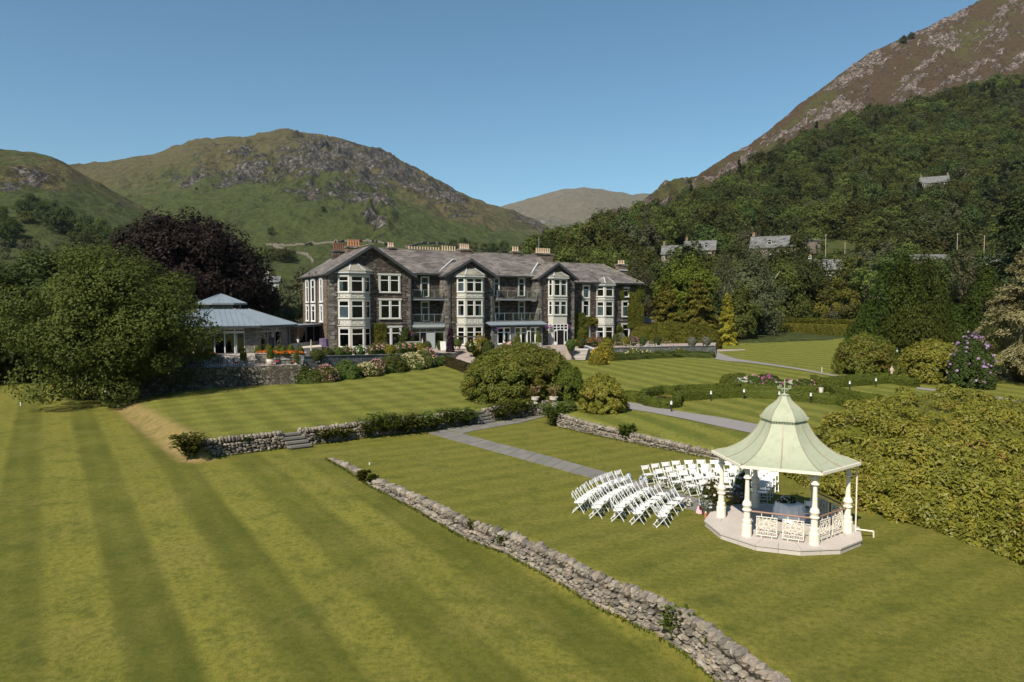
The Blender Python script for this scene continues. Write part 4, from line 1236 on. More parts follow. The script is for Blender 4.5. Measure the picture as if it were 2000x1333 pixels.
def fell_point(FD, px, py):
    """point of a fell surface seen at a bearing and height in the survey photograph"""
    j = int(np.argmin(abs(FD['pxs']-px)))
    X, Y, Z = FD['X'][:, j], FD['Y'][:, j], FD['Z'][:, j]
    # projected height of every grid point
    dy = Y*CP-(Z-H)*SP; dz = Y*SP+(Z-H)*CP
    v = 666.5-F*dz/dy
    k = np.argmax(v <= py)
    return Vector((float(X[k]), float(Y[k]), float(Z[k])))
# valley floor behind the hotel, pasture
xs2 = np.linspace(-700, 700, 90); ys2 = np.linspace(120, 620, 70)
X, Y = np.meshgrid(xs2, ys2)
Z = 2.2 + 0.0*X + (Y-120)*0.055 + 6*(fbm(X/90, Y/90, 4, 90)-.5)*ss((Y-150)/100)
Z = np.where(Y < 125, 1.0, Z)
t_ = np.full(X.shape, 0.25)
me = grid_mesh('valley_pasture', X, Y, Z, True, dict(br=t_, ck=t_*0))
props(link('valley_pasture', me, M['fell_c']), kind='structure')
# the fells on the other side of the lake, behind the viewpoint, which the windows mirror
a_ = np.linspace(math.pi*0.98, math.pi*2.02, 60)[None]; s_ = np.linspace(0, 1, 16)[:, None]
X = (700+1500*s_)*np.cos(a_); Y = (700+1500*s_)*np.sin(a_)-60
Z = -4+330*ss(s_*1.0)*(0.55+0.6*fbm(a_*3+s_, s_*3+a_*0, 4, 66))
me = grid_mesh('far_shore_fell', X, Y, Z+0*X, True, dict(br=0*X+.4, ck=0*X, wd=0*X))
props(link('far_shore_fell', me, M['fell_c']), kind='structure')
t = NT('lake_water'); t.pri((0.02, 0.035, 0.04), 0.08, 0.5, normal=t.bump(t.noise(t.pos(), 0.8, 3), 0.05, 0.4)); M['lake'] = t.m
xs3 = np.linspace(-2400, 2400, 12); X, Y = np.meshgrid(xs3, np.linspace(-2400, -40, 8)); 
props(link('lake', grid_mesh('lake', X, Y, 0*X-2.6), M['lake']), kind='structure')
# ---------------------------------------------------------------- terrace platforms
TZ = 3.0
LZ = 2.75
HO = (-23.4, 87.3)
HA = math.atan2(0.51, 0.86)
hu = Vector((math.cos(HA), math.sin(HA))); hv = Vector((-math.sin(HA), math.cos(HA)))
def hw(u, v): return (HO[0]+hu.x*u+hv.x*v, HO[1]+hu.y*u+hv.y*v)
def U(px, v=0.0):
    k = (px-1000)/F/ (CP)     # bearing
    k = (px-1000)/F
    ox, oy = HO[0]+hv.x*v, HO[1]+hv.y*v
    return (k*oy-ox)/(hu.x-k*hu.y)
def ZL(px, py, v=0.0):
    u = U(px, v); x, y = hw(u, v)
    return at(px, py, y).z - TZ
def pt(px, Y): return ((px-1000)/F*Y, Y)
TA = [pt(588, 71.0), pt(735, 77.8), pt(880, 84.8)]
TB = [pt(1172, 93.5), pt(1300, 97.0), pt(1397, 100.5)]
upper = [TA[0], TA[1], TA[2], pt(905, 91), pt(1118, 92.0), pt(1132, 96.5), pt(1172, 96.5)] + TB + [pt(1400, 118), hw(52, 15), hw(-6, 14), (-31, 76.5), pt(572, 74.0)]
m = MB(); m.prism(upper, -1.0, TZ)
props(m.build('terrace', M['terrace']), kind='structure')
m = MB(); m.prism([pt(245, 64.2), pt(280, 64.6), pt(450, 66.3), pt(586, 67.8), pt(571, 74), (-30.2, 77.5), (-33, 92), (-45, 92), (-42, 70)], -1.0, LZ)
props(m.build('lower_terrace', M['terrace']), kind='structure')

def wall_line(name, label, pts, z0f, z1, thick, mat, cap=None, capw=0.06, group=None, cat='wall'):
    o = thing(name, label, cat, (pts[0][0], pts[0][1], 0), 0, group)
    m = MB(); mc = MB(); n = 0
    zz = z1 if hasattr(z1, '__len__') else [z1]*len(pts)
    for i, (a, b) in enumerate(zip(pts[:-1], pts[1:])):
        d = Vector((b[0]-a[0], b[1]-a[1])).normalized(); nn = Vector((-d.y, d.x))*thick/2; nc = Vector((-d.y, d.x))*(thick/2+capw)
        def q(p, s, z, nv): return (p[0]+s*nv.x-pts[0][0], p[1]+s*nv.y-pts[0][1], z)
        vs = [q(a,-1,z0f,nn), q(b,-1,z0f,nn), q(b,1,z0f,nn), q(a,1,z0f,nn), q(a,-1,zz[i],nn), q(b,-1,zz[i+1],nn), q(b,1,zz[i+1],nn), q(a,1,zz[i],nn)]
        F6 = [(0,3,2,1),(4,5,6,7),(0,1,5,4),(1,2,6,5),(2,3,7,6),(3,0,4,7)]
        m.add(vs, F6)
        if cap:
            h = 0.07
            vs = [q(a,-1,zz[i]+.003,nc), q(b,-1,zz[i+1]+.003,nc), q(b,1,zz[i+1]+.003,nc), q(a,1,zz[i]+.003,nc), q(a,-1,zz[i]+h,nc), q(b,-1,zz[i+1]+h,nc), q(b,1,zz[i+1]+h,nc), q(a,1,zz[i]+h,nc)]
            mc.add(vs, F6)
    m.build('masonry', M[mat], o)
    if cap: mc.build('coping', M[cap], o)
    return o
wall_line('terrace_wall', 'green slate terrace wall behind the long rose border under the left gable', [pt(590, 70.6)]+TA[1:], 0.6, [3.66, 3.3, 3.04], 0.45, 'slate_wall', 'slate_wall')
wall_line('terrace_wall', 'short green slate return wall at the left corner of the upper terrace', [pt(588, 70.9), pt(572, 74.0), pt(566, 76)], 0.6, [3.66, 3.6, 3.5], 0.4, 'slate_wall', 'slate_wall')
wall_line('terrace_wall', 'curved green slate wall with pale blotches right of the terrace steps', TB, 0.9, [3.08, 3.14, 3.05], 0.45, 'slate_wall', 'slate_wall')
wall_line('terrace_wall', 'slate cheek wall sloping beside the terrace steps', [pt(1172, 93.0), pt(1152, 94.8), pt(1138, 97)], 0.9, [2.6, 3.2, 3.35], 0.35, 'slate_wall', 'lead')
wall_line('terrace_wall', 'rubble retaining wall in the shade of the big sycamore below the pavilion terrace', [pt(235, 63.8), pt(280, 64.5), pt(450, 66.2), pt(588, 67.5)], 0.0, [2.9, 2.9, 2.95, 3.1], 0.5, 'rubble')

# ---------------------------------------------------------------- hotel
hotel = thing('hotel', 'long three storey dark stone hotel with gabled bays, balconies and slate roofs', 'hotel', (HO[0], HO[1], TZ), HA)
def wallbox(u0, u1, v0, v1, z0, z1, mat='stone', name='wall'):
    m = MB(); m.box(u0, u1, v0, v1, z0, z1); return m.build(name, M[mat], hotel)
EV = 10.35
def gable(u0, u1, v0, v1, ze, za, mat='stone'):
    m = MB(); uc = (u0+u1)/2
    for v in (v0, v1):
        pass
    m.add([(u0, v0, -.5), (u1, v0, -.5), (u1, v0, ze), (uc, v0, za), (u0, v0, ze), (u0, v1, -.5), (u1, v1, -.5), (u1, v1, ze), (uc, v1, za), (u0, v1, ze)],
          [(0,1,2,3,4), (9,8,7,6,5), (0,5,6,1), (1,6,7,2), (2,7,8,3), (3,8,9,4), (4,9,5,0)])
    m.build('wall', M[mat], hotel)
def gable_roof(u0, u1, v0, v1, ze, za, over=0.55, t=0.16, mat='slate'):
    uc = (u0+u1)/2; k = (za-ze)/(uc-u0)
    for s in (-1, 1):
        ue = (u0-over) if s < 0 else (u1+over); zee = ze-over*k
        m = MB(); m.slab([(uc, v0, za+.1), (uc, v1, za+.1), (ue, v1, zee+.1), (ue, v0, zee+.1)][::(-1 if s < 0 else 1)], t)
        m.v = [(x, y, z) for x, y, z in m.v]
        m.build('roof_slope', M[mat], hotel)
        b = MB(); b.bar((uc+s*0.0, v0-.05, za+.02), (ue+s*0.03, v0-.05, zee-0.02), 0.10, 0.34)
        b.build('bargeboard', M['charcoal'], hotel)
    m = MB(); m.bar((uc, v0-.02, za+.30), (uc, v1, za+.30), 0.28, 0.09); m.build('ridge', M['slate_bay'], hotel)
# left wing
gable(0, 11.3, 0, 13.2, 10.2, 13.75)
m = MB(); m.box(-0.04, 0.0-0.003, 0.9, 13.1, -.4, 10.0); m.build('wall', M['stone_side'], hotel)
gable_roof(0, 11.3, -0.55, 13.8, 10.2, 13.75)
# main range
wallbox(11.3, 38.4, 2.0, 14.0, -.5, EV)
def long_roof(u0, u1, v0, vr, v1, ze, zr, mat='slate', t=0.15, hip_r=None, hip_l=None):
    ur0 = u0 if hip_l is None else hip_l; ur1 = u1 if hip_r is None else hip_r
    m = MB(); m.slab([(u0, v0, ze), (u1, v0, ze), (ur1, vr, zr), (ur0, vr, zr)], t); m.build('roof_slope', M[mat], hotel)
    m = MB(); m.slab([(u1, v1, ze), (u0, v1, ze), (ur0, vr, zr), (ur1, vr, zr)], t); m.build('roof_slope', M[mat], hotel)
    if hip_r is not None:
        m = MB(); m.slab([(u1, v0, ze), (u1, v1, ze), (ur1, vr, zr)], t); m.build('roof_slope', M[mat], hotel)
    m = MB(); m.bar((ur0, vr, zr+.17), (ur1, vr, zr+.17), 0.28, 0.10); m.build('ridge', M['slate_bay'], hotel)
    m = MB(); m.bar((u0, v0-.04, ze-.02), (u1, v0-.04, ze-.02), 0.12, 0.14); m.build('gutter', M['charcoal'], hotel)
long_roof(6.0, 37.0, 1.35, 8.0, 14.6, EV, 14.15)
# middle and right gables
W2U = (16.4, 24.1); W3U = (31.9, 38.5)
gable(W2U[0], W2U[1], 0, 6.5, 10.3, 12.45)
gable_roof(W2U[0], W2U[1], -0.5, 6.3, 10.3, 12.45, 0.5)
gable(W3U[0], W3U[1], 0, 6.5, 10.3, 12.4)
gable_roof(W3U[0], W3U[1], -0.5, 6.3, 10.3, 12.4, 0.5)
for (u0, u1, za) in ((W2U[0], W2U[1], 12.45), (W3U[0], W3U[1], 12.4)):
    uc = (u0+u1)/2
    vr = 1.35+(za-EV)/(14.15-EV)*6.65
    m = MB(); m.bar((u0-.75, 1.45, 10.46), (uc-.12, vr+.2, za+.46), 0.22, 0.10); m.build('lead_valley', M['lead'], hotel)
    m = MB(); m.bar((u1+.75, 1.45, 10.28), (uc+.12, vr+.2, za+.32), 0.22, 0.10); m.build('lead_valley', M['lead'], hotel)
m = MB(); m.bar((11.3+.6, 1.5, 10.55), (8.2, 5.0, 12.55), 0.16, 0.10); m.build('lead_valley', M['lead'], hotel)
# right range
RV = 1.5
RE = 9.65
wallbox(38.5, 53.0, RV, 12.5, -.5, RE)
long_roof(36.6, 53.75, RV-.6, 6.8, 13.0, RE, 13.0, hip_r=49.4)
m = MB(); m.bar((53.7, RV-.55, RE+.15), (49.4, 6.8, 13.2), 0.25, 0.1); m.build('ridge', M['slate_bay'], hotel)
# quoins
def quoins(u0, u1, v, z0=-.3, z1=10.1, step=0.62, side=0):
    m = MB(); z = z0; i = 0
    while z < z1:
        a, b = (u0, u1) if i % 2 == 0 else (u0, u0+(u1-u0)*0.68) if side == 0 else (u1-(u1-u0)*0.68, u1)
        m.box(a, b, v-.035, v+.02, z, min(z+step-.03, z1)); z += step; i += 1
    m.build('quoin', M['quoin'], hotel)
quoins(-0.04, 1.05, 0); quoins(10.6, 11.33, 0, side=1)
quoins(W2U[0]-.02, W2U[0]+.7, 0, z1=10.1); quoins(W2U[1]-.8, W2U[1]+.02, 0, z1=9.9, side=1)
quoins(W3U[0]-.02, W3U[0]+.6, 0, z1=10.0); quoins(W3U[1]-.7, W3U[1]+.02, 0, z1=9.8, side=1)
quoins(38.5, 39.3, RV, z1=9.3); quoins(52.2, 53.02, RV, z1=9.3, side=1)
for (u0, v0, v1) in ((W2U[0]-.02, 0.05, 1.95), (W3U[0]-.02, 0.05, 1.95)):
    m = MB(); m.box(u0-.02, u0+.01, v0, v1, -.3, 10.2); m.build('return_wall', M['quoin'], hotel)
for (u0, u1, v) in ((0, 11.3, 0), (W2U[0], W2U[1], 0), (W3U[0], W3U[1], 0), (38.5, 53, RV)):
    m = MB(); m.box(u0-.05, u1+.05, v-.075, v-.005, 3.52, 3.68); m.build('string_course', M['quoin'], hotel)

# windows
PH = math.pi/2
def facet(u, v, ang):      # local frame: x along the facet, y into the wall, z up; -y faces out
    return Matrix.Translation((u, v, 0)) @ Matrix.Rotation(ang, 4, 'Z')
FR0 = facet(0, 0, 0)
def add(me_name, mb, mat, parent, Mx):
    mb.v = [tuple(Mx @ Vector(q)) for q in mb.v]
    return mb.build(me_name, mat, parent)
def window(Mx, x0, x1, z0, z1, lights=2, transom=0.30, sur=0.20, smat='sage', parent=None, label=None, proud=0.12, curtain=None, head=0.0, door=False, frame='white', backing=True, opened=None):
    """surround x0..x1, z0..z1 (outer); lights across"""
    parent = parent or hotel
    m = MB(); p = proud
    m.box(x0, x0+sur, -p, -.004, z0, z1); m.box(x1-sur, x1, -p, -.004, z0, z1)
    m.box(x0-head, x1+head, -p-.03, -.004, z1, z1+sur*1.1)
    if not door: m.box(x0-head*.6, x1+head*.6, -p-.06, -.004, z0-.14, z0)
    iw = (x1-x0-2*sur); mw = 0.17 if lights > 1 else 0
    lw = (iw-mw*(lights-1))/lights
    for i in range(1, lights):
        a = x0+sur+i*lw+(i-1)*mw; m.box(a, a+mw, -p+.01, -.004, z0, z1)
    w_ = add('window' if not door else 'glazed_door', m, M[smat], parent, Mx)
    if label: w_['label'] = label
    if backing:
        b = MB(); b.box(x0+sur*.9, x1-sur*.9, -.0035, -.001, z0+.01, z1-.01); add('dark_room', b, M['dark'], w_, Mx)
    fr = MB(); gl = MB(); 
    bw = 0.075
    for i in range(lights):
        a = x0+sur+i*(lw+mw); b_ = a+lw
        zt = z1-(z1-z0)*transom if transom else z1
        fr.box(a, a+bw, -p*.75, -.03, z0, z1); fr.box(b_-bw, b_, -p*.75, -.03, z0, z1)
        fr.box(a+bw, b_-bw, -p*.75, -.03, z0, z0+bw); fr.box(a+bw, b_-bw, -p*.75, -.03, z1-bw, z1)
        if transom: fr.box(a+bw, b_-bw, -p*.78, -.03, zt-bw*.7, zt+bw*.5)
        g = MB(); g.box(a+bw, b_-bw, -.042, -.036, z0+bw, zt-bw*.7); add('pane', g, M['glass'], w_, Mx)
        if transom:
            g = MB(); g.box(a+bw, b_-bw, -.042, -.036, zt+bw*.5, z1-bw); add('pane', g, M['glass'], w_, Mx)
        if curtain and curtain[i % len(curtain)] != '.':
            ck = curtain[i % len(curtain)]; cwid = lw*(0.85 if ck == 'F' else 0.36)
            c = MB(); xx0 = (a+bw*.9) if ck in 'LF' else (b_-bw*.9-cwid)
            nf = 6
            for q in range(nf):
                xa = xx0+cwid*q/nf; xb = xx0+cwid*(q+1)/nf; o1 = -.012-.012*(q % 2); o2 = -.012-.012*((q+1) % 2)
                c.add([(xa, o1, z0+bw), (xb, o2, z0+bw), (xb, o2, zt-.02), (xa, o1, zt-.02)], [(0, 1, 2, 3)])
            add('curtain', c, M['curtain'], w_, Mx)
    add('sash_frame', fr, M[frame], w_, Mx)
    return w_
def win_px(pxl, pxr, pyt, pyb, v=0.0, **kw):
    u0, u1 = U(pxl, v), U(pxr, v)
    pm = (pxl+pxr)/2
    return window(facet(0, v, 0), u0, u1, ZL(pm, pyb, v), ZL(pm, pyt, v), **kw)
# left gable, right hand windows
win_px(740, 782, 538, 571, lights=2, head=.12)
win_px(741, 783, 586.5, 622, lights=2, head=.12)
win_px(742.5, 783.5, 640, 676.5, lights=2, head=.12)
# right range windows
win_px(1136.5, 1151.5, 559, 582, RV, lights=1, sur=.2, curtain='F'); win_px(1136.5, 1151.5, 588, 618, RV, lights=1, curtain='R'); win_px(1137, 1152, 640, 671, RV, lights=1)
win_px(1213.5, 1228, 563, 580, RV, lights=1, sur=.16); win_px(1213.5, 1228, 590, 618.5, RV, lights=1, curtain='F'); win_px(1213.5, 1229.5, 634, 666, RV, lights=1)
# narrow windows on return walls
for (px, v) in ((866, 0.9),):
    pass
# left side wall: tall pale window surrounds
for (va, vb) in ((9.6, 11.2), (6.3, 8.3), (2.5, 3.9)):
    for (z0, z1) in ((6.5, 9.4), (1.0+2.9, 3.9+2.0)):
        fm = Matrix.Translation((-.045, 0, 0)) @ Matrix.Rotation(-PH, 4, 'Z')
        window(fm, -vb, -va, z0, z1, lights=1, transom=0.3, sur=.24, smat='white')
for vv in (5.3, 8.9):
    m = MB(); m.tube((-.18, vv, 3.2), (-.18, vv, 10.6), .07); m.build('soil_pipe', M['charcoal'], hotel)
m = MB(); m.box(-.5, -.05, .2, 13, 9.9, 10.05); m.build('soffit', M['charcoal'], hotel)
for (u, v0) in ((1.35, -.12), (11.15, -.12), (U(879), -.12), (U(961), -.12), (U(1058), -.12), (U(1119, RV), RV-.12), (U(1165, RV), RV-.12)):
    m = MB(); m.tube((u, v0, 0), (u, v0, 9.9), .055); m.tube((u, v0, 9.9), (u, v0-.35, 10.2), .055); m.build('downpipe', M['charcoal'], hotel)

def bay(uc, wf, du, p, v, floors, nfront, roofz, name='bay_window', roofmat='slate_bay', ncant=1, curtains=None, left_open=True, ztop=9.55):
    """canted bay: front width wf, cants du wide and p deep; floors = list of (window bottom, window top)"""
    P = [(uc-wf/2-du, v+.02), (uc-wf/2, v-p), (uc+wf/2, v-p), (uc+wf/2+du, v+.02)]
    m = MB(); m.prism(P, -.3, ztop); base = m.build('bay', M['sage'], hotel)
    fac = [(P[0], P[1]), (P[1], P[2]), (P[2], P[3])]
    zprev = -.3
    for fi, (zb, zt) in enumerate(floors):
        # sill band and panelling
        m = MB(); e = 0.09
        for (a, b) in fac:
            A = Vector(a); B = Vector(b); L = (B-A).length; Mx = facet(a[0], a[1], math.atan2(b[1]-a[1], b[0]-a[0]))
            m.box(-.06, L+.06, -e, -.005, zb-.12, zb-.02, Mx)
            m.box(-.06, L+.06, -e-.05, -.005, zt+.34, zt+.46, Mx)
            if fi > 0:
                h0 = zprev+.55; h1 = zb-.22
                if h1-h0 > .25:
                    npan = max(int(L/0.85), 1)
                    for q in range(npan):
                        xa = L*q/npan+.12; xb = L*(q+1)/npan-.12
                        if xb-xa > .2:
                            m.box(xa, xb, -.05, -.005, h0, h0+.05, Mx); m.box(xa, xb, -.05, -.005, h1-.05, h1, Mx)
                            m.box(xa, xa+.05, -.05, -.005, h0+.05, h1-.05, Mx); m.box(xb-.05, xb, -.05, -.005, h0+.05, h1-.05, Mx)
        m.build('bay_moulding', M['sage'], hotel)
        for k, (a, b) in enumerate(fac):
            A = Vector(a); B = Vector(b); L = (B-A).length
            Mx = facet(a[0], a[1], math.atan2(b[1]-a[1], b[0]-a[0]))
            nl = nfront if k == 1 else ncant
            if L < 0.7 and k != 1:
                continue
            cu = curtains[fi][k] if curtains else None
            window(Mx, 0.03, L-.03, zb, zt, lights=nl, transom=0.30, sur=0.14, proud=0.07, curtain=cu)
        zprev = zt
    m = MB()
    e = 0.32
    Q = [(uc-wf/2-du-e*1.2, v-.03, ztop), (uc-wf/2-e*.5, v-p-e, ztop), (uc+wf/2+e*.5, v-p-e, ztop), (uc+wf/2+du+e*1.2, v-.03, ztop)]
    T = [(uc-wf*.22, v-.03, roofz), (uc+wf*.22, v-.03, roofz)] if wf > 1.5 else [(uc-.2, v-.03, roofz), (uc+.2, v-.03, roofz)]
    m.add(Q+T+[(q[0], q[1], ztop-.22) for q in Q], [(0, 1, 4), (1, 2, 5, 4), (2, 3, 5), (0, 6, 7, 1), (1, 7, 8, 2), (2, 8, 9, 3), (9, 8, 7, 6)])
    m.build('bay_roof', M[roofmat], hotel)
    m = MB()
    for a, b in ((Q[0], T[0]), (Q[1], T[0]), (Q[2], T[1]), (Q[3], T[1])):
        m.bar((a[0], a[1], a[2]+.03), (b[0], b[1], b[2]+.03), 0.16, 0.05)
    m.bar((Q[0][0], Q[0][1], ztop-.25), (Q[1][0], Q[1][1], ztop-.25), .1, .16); m.bar((Q[1][0], Q[1][1], ztop-.25), (Q[2][0], Q[2][1], ztop-.25), .1, .16); m.bar((Q[2][0], Q[2][1], ztop-.25), (Q[3][0], Q[3][1], ztop-.25), .1, .16)
    m.build('lead_hip', M['lead'], hotel)
def zpx(px, py, v=-1.1): return ZL(px, py, v)
u1c = (U(657.5)+U(719))/2+.25
bay(u1c, 1.85, 1.2, 1.2, 0, [(zpx(692, 677.5), zpx(692, 642)), (zpx(692, 622), zpx(692, 588)), (zpx(692, 570.5), zpx(692, 540))], 1, zpx(692, 514, 0), curtains=[['.', '.', '.'], ['F', '.', 'F'], ['L', '.', 'L']], ztop=zpx(692, 529))
u2c = U(918)+.1
bay(u2c, 2.75, .8, 1.1, 0, [(zpx(918, 673), zpx(918, 639)), (zpx(918, 618), zpx(918, 587)), (zpx(918, 570), zpx(918, 544))], 2, zpx(918, 524, 0), curtains=[['.', '..', '.'], ['L', '.R', 'L'], ['F', '..', '.']], ztop=zpx(918, 537))
u3c = U(1088)+.05
bay(u3c, 2.55, .45, .75, 0, [(zpx(1088, 615), zpx(1088, 589)), (zpx(1088, 578), zpx(1088, 546))], 2, zpx(1088, 531, 0), curtains=[['.', 'RR', '.'], ['.', '.R', '.']], ztop=zpx(1088, 540))
u4c = U(1182, RV)
bay(u4c, 1.75, 1.0, .95, RV, [(zpx(1182, 669, RV-.9), zpx(1182, 639, RV-.9)), (zpx(1182, 617.5, RV-.9), zpx(1182, 590, RV-.9)), (zpx(1182, 579.5, RV-.9), zpx(1182, 559, RV-.9))], 1, zpx(1182, 542, RV), curtains=[['L', '.', '.'], ['F', '.', '.'], ['.', '.', '.']], roofmat='slate', ztop=zpx(1182, 554, RV-.9))
# french doors with small-paned lights under the third bay
Mx = facet(0, -0.78, 0)
m = MB(); zc = zpx(1088, 634, -.8)
for i in range(5):
    a = u3c-1.35+i*2.7/4
    m.box(a-.06, a+.06, -.06, -.01, 2.3, zc)
for zz in (2.3, (2.3+zc)/2, zc): m.box(u3c-1.35, u3c+1.35, -.07, -.012, zz-.05, zz+.05)
fd = add('fanlight', m, M['white'], hotel, Mx)
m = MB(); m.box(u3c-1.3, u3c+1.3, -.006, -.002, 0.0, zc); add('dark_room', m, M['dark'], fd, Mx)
for sx, ang in ((-1, 0.5), (1, -0.5)):
    Mh = facet(u3c+sx*1.25, -0.8, -ang if sx < 0 else math.pi-ang*-1-math.pi*0)
    m = MB(); w_ = .62
    x0, x1 = (u3c-1.28, u3c-.62) if sx < 0 else (u3c+.62, u3c+1.28)
    m.box(x0, x0+.11, -.16, -.10, 0.05, 2.2); m.box(x1-.11, x1, -.16, -.10, 0.05, 2.2); m.box(x0, x1, -.155, -.105, 2.1, 2.22); m.box(x0, x1, -.155, -.105, 0.03, .5)
    d = add('french_door', m, M['white'], hotel, Mx)
    g = MB(); g.box(x0+.11, x1-.11, -.135, -.125, .5, 2.1); add('pane', g, M['glass'], d, Mx)

# recesses with balconies
def balcony(pxl, pxr, v0, v1, py_floor, rail_h, label, open_left=True):
    u0, u1 = U(pxl, v0), U(pxr, v0)
    z = ZL((pxl+pxr)/2, py_floor, v0)
    m = MB(); m.box(u0, u1, v0, v1, z-.28, z); b = m.build('balcony', M['grey'], hotel); b['label'] = label
    m = MB(); m.box(u0-.03, u1+.03, v0-.06, v0+.1, z+.001, z+.09); m.build('balcony_edge', M['quoin'], b)
    m = MB(); n = max(int((u1-u0)/1.4), 2)
    for i in range(n+1):
        a = u0+.05+(u1-u0-.1)*i/n; m.box(a-.03, a+.03, v0+.02, v0+.07, z+.09, z+rail_h)
    m.box(u0, u1, v0+.01, v0+.08, z+rail_h, z+rail_h+.05); m.build('railing', M['grey'], b)
    for i in range(n):
        a = u0+.05+(u1-u0-.1)*i/n; c = u0+.05+(u1-u0-.1)*(i+1)/n
        g = MB(); g.box(a+.04, c-.04, v0+.04, v0+.05, z+.14, z+rail_h-.06); g.build('glass_panel', M['glass'], b)
    return z
RVV = 2.0
balcony(806, 870, 0.15, 1.98, 583, 1.12, 'upper balcony between the left gable and middle gable')
zb1 = balcony(806, 870, 0.15, 1.98, 630.5, 1.12, 'lower balcony between the left gable and middle gable')
balcony(971, 1049, -0.2, 1.98, 583.5, 1.12, 'upper balcony between the middle gable and right gable')
balcony(968, 1052, -0.3, 1.98, 627, 1.12, 'lower balcony above the glazed porch')
for (a, b) in ((821.5, 838.5),):
    win_px(a, b, 542, 580, RVV, lights=1, sur=.13, door=True); win_px(a, b, 590, 627, RVV, lights=1, sur=.13, door=True)
for (a, b) in ((963.5, 975.5), (1011.5, 1025)):
    win_px(a, b, 544.5, 579, RVV, lights=1, sur=.13, door=True); win_px(a, b, 589, 624, RVV, lights=1, sur=.13, door=True)
win_px(861, 870, 542, 567, RVV, lights=1, sur=.14); win_px(1041, 1048.5, 545, 567, RVV, lights=1, sur=.14)
# glazed front of the left recess
u0, u1 = 11.4, W2U[0]-.1
m = MB(); zt = zb1-.35
m.box(u0, u1, .35, .45, zt-.55, zt); 
for f in (0, .26, .46, .72, 1): 
    a = u0+(u1-u0)*f; m.box(a-.06, a+.06, .36, .44, 0, zt-.55)
m.box(u0, u1, .37, .43, 2.25, 2.4)
pf = m.build('porch_front', M['grey'], hotel)
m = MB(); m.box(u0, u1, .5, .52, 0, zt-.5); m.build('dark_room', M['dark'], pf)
for (a, b, z0, z1) in ((0, .26, .5, 2.25), (.72, 1, .5, 2.25), (0, .26, 2.4, zt-.55), (.26, .46, 2.4, zt-.55), (.46, .72, 2.4, zt-.55), (.72, 1, 2.4, zt-.55)):
    g = MB(); g.box(u0+(u1-u0)*a+.07, u0+(u1-u0)*b-.07, .395, .405, z0, z1); g.build('pane', M['glass'], pf)
m = MB(); m.box(u0+(u1-u0)*.47, u0+(u1-u0)*.71, .30, .35, 0.05, 2.2); m.build('door_leaf', M['sage2'], pf)
for s in (0, .74):
    m = MB(); m.box(u0+(u1-u0)*s+.05, u0+(u1-u0)*(s+.24), .37, .43, 0, .5); m.build('panel', M['sage2'], pf)
# porch with canopy in the right recess
pu0, pu1 = U(962, -1.6), U(1060, -1.6)
ph = ZL(1010, 637, -1.6)
porch = None
for (a, b, c_, d_, e_) in ((U(962, -1.6), U(971, -1.6), -1.6, -1.2, ph), (U(997.5, -1.6), U(1005, -1.6), -1.6, -1.2, ph), (U(1029, -1.6), U(1035, -1.6), -1.6, -1.2, ph), (pu1-.6, pu1, -1.6, -1.2, ph), (U(971, -1.6)+.003, U(997.5, -1.6)-.003, -1.58, -1.25, .45), (U(1035, -1.6)+.003, pu1-.603, -1.58, -1.25, .45)):
    m = MB(); m.box(a, b, c_, d_, -.1, e_); porch = m.build('porch_wall', M['slate_wall'], hotel)
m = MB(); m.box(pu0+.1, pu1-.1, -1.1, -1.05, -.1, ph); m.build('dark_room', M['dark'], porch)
for (a, b, zz, nl, cu) in ((971.3, 997.2, .5, 2, '.R'), (1005.3, 1028.8, .05, 2, '..'), (1035.3, 1056, .5, 2, '.R')):
    window(facet(0, -1.45, 0), U(a, -1.5), U(b, -1.5), zz, ph-.25, lights=nl, transom=.28, sur=.07, smat='white', backing=False, curtain=cu, proud=.08)
m = MB(); a0 = U(1029, -1.8); m.box(a0, a0+.08, -1.9, -1.82, .05, 2.3); m.box(a0+.55, a0+.63, -1.9, -1.82, .05, 2.3); m.box(a0+.08, a0+.55, -1.9, -1.82, 2.2, 2.3); m.box(a0+.08, a0+.55, -1.9, -1.82, .05, .3)
dl = m.build('open_door_leaf', M['white'], hotel); g = MB(); g.box(a0+.08, a0+.55, -1.865, -1.855, .3, 2.2); g.build('pane', M['glass'], dl)
m = MB(); cu0, cu1 = U(957, -2.1), U(1069, -2.1)
m.slab([(cu0, -2.15, ph+.12), (cu1, -2.15, ph+.12), (cu1, -.35, ph+.55), (cu0, -.35, ph+.55)], .07)
n = 22
for i in range(n+1):
    a = cu0+(cu1-cu0)*i/n; m.bar((a, -2.15, ph+.22), (a, -.35, ph+.65), .06, .05)
m.build('canopy', M['zinc'], hotel)
m = MB(); m.box(cu0, cu1, -2.2, -2.12, ph+.0, ph+.16); m.build('canopy_fascia', M['charcoal'], hotel)
m = MB(); m.box(11.32, 16.3, 0.0, 0.12, zb1-.62, zb1-.3); m.build('balcony_fascia', M['sage2'], hotel)

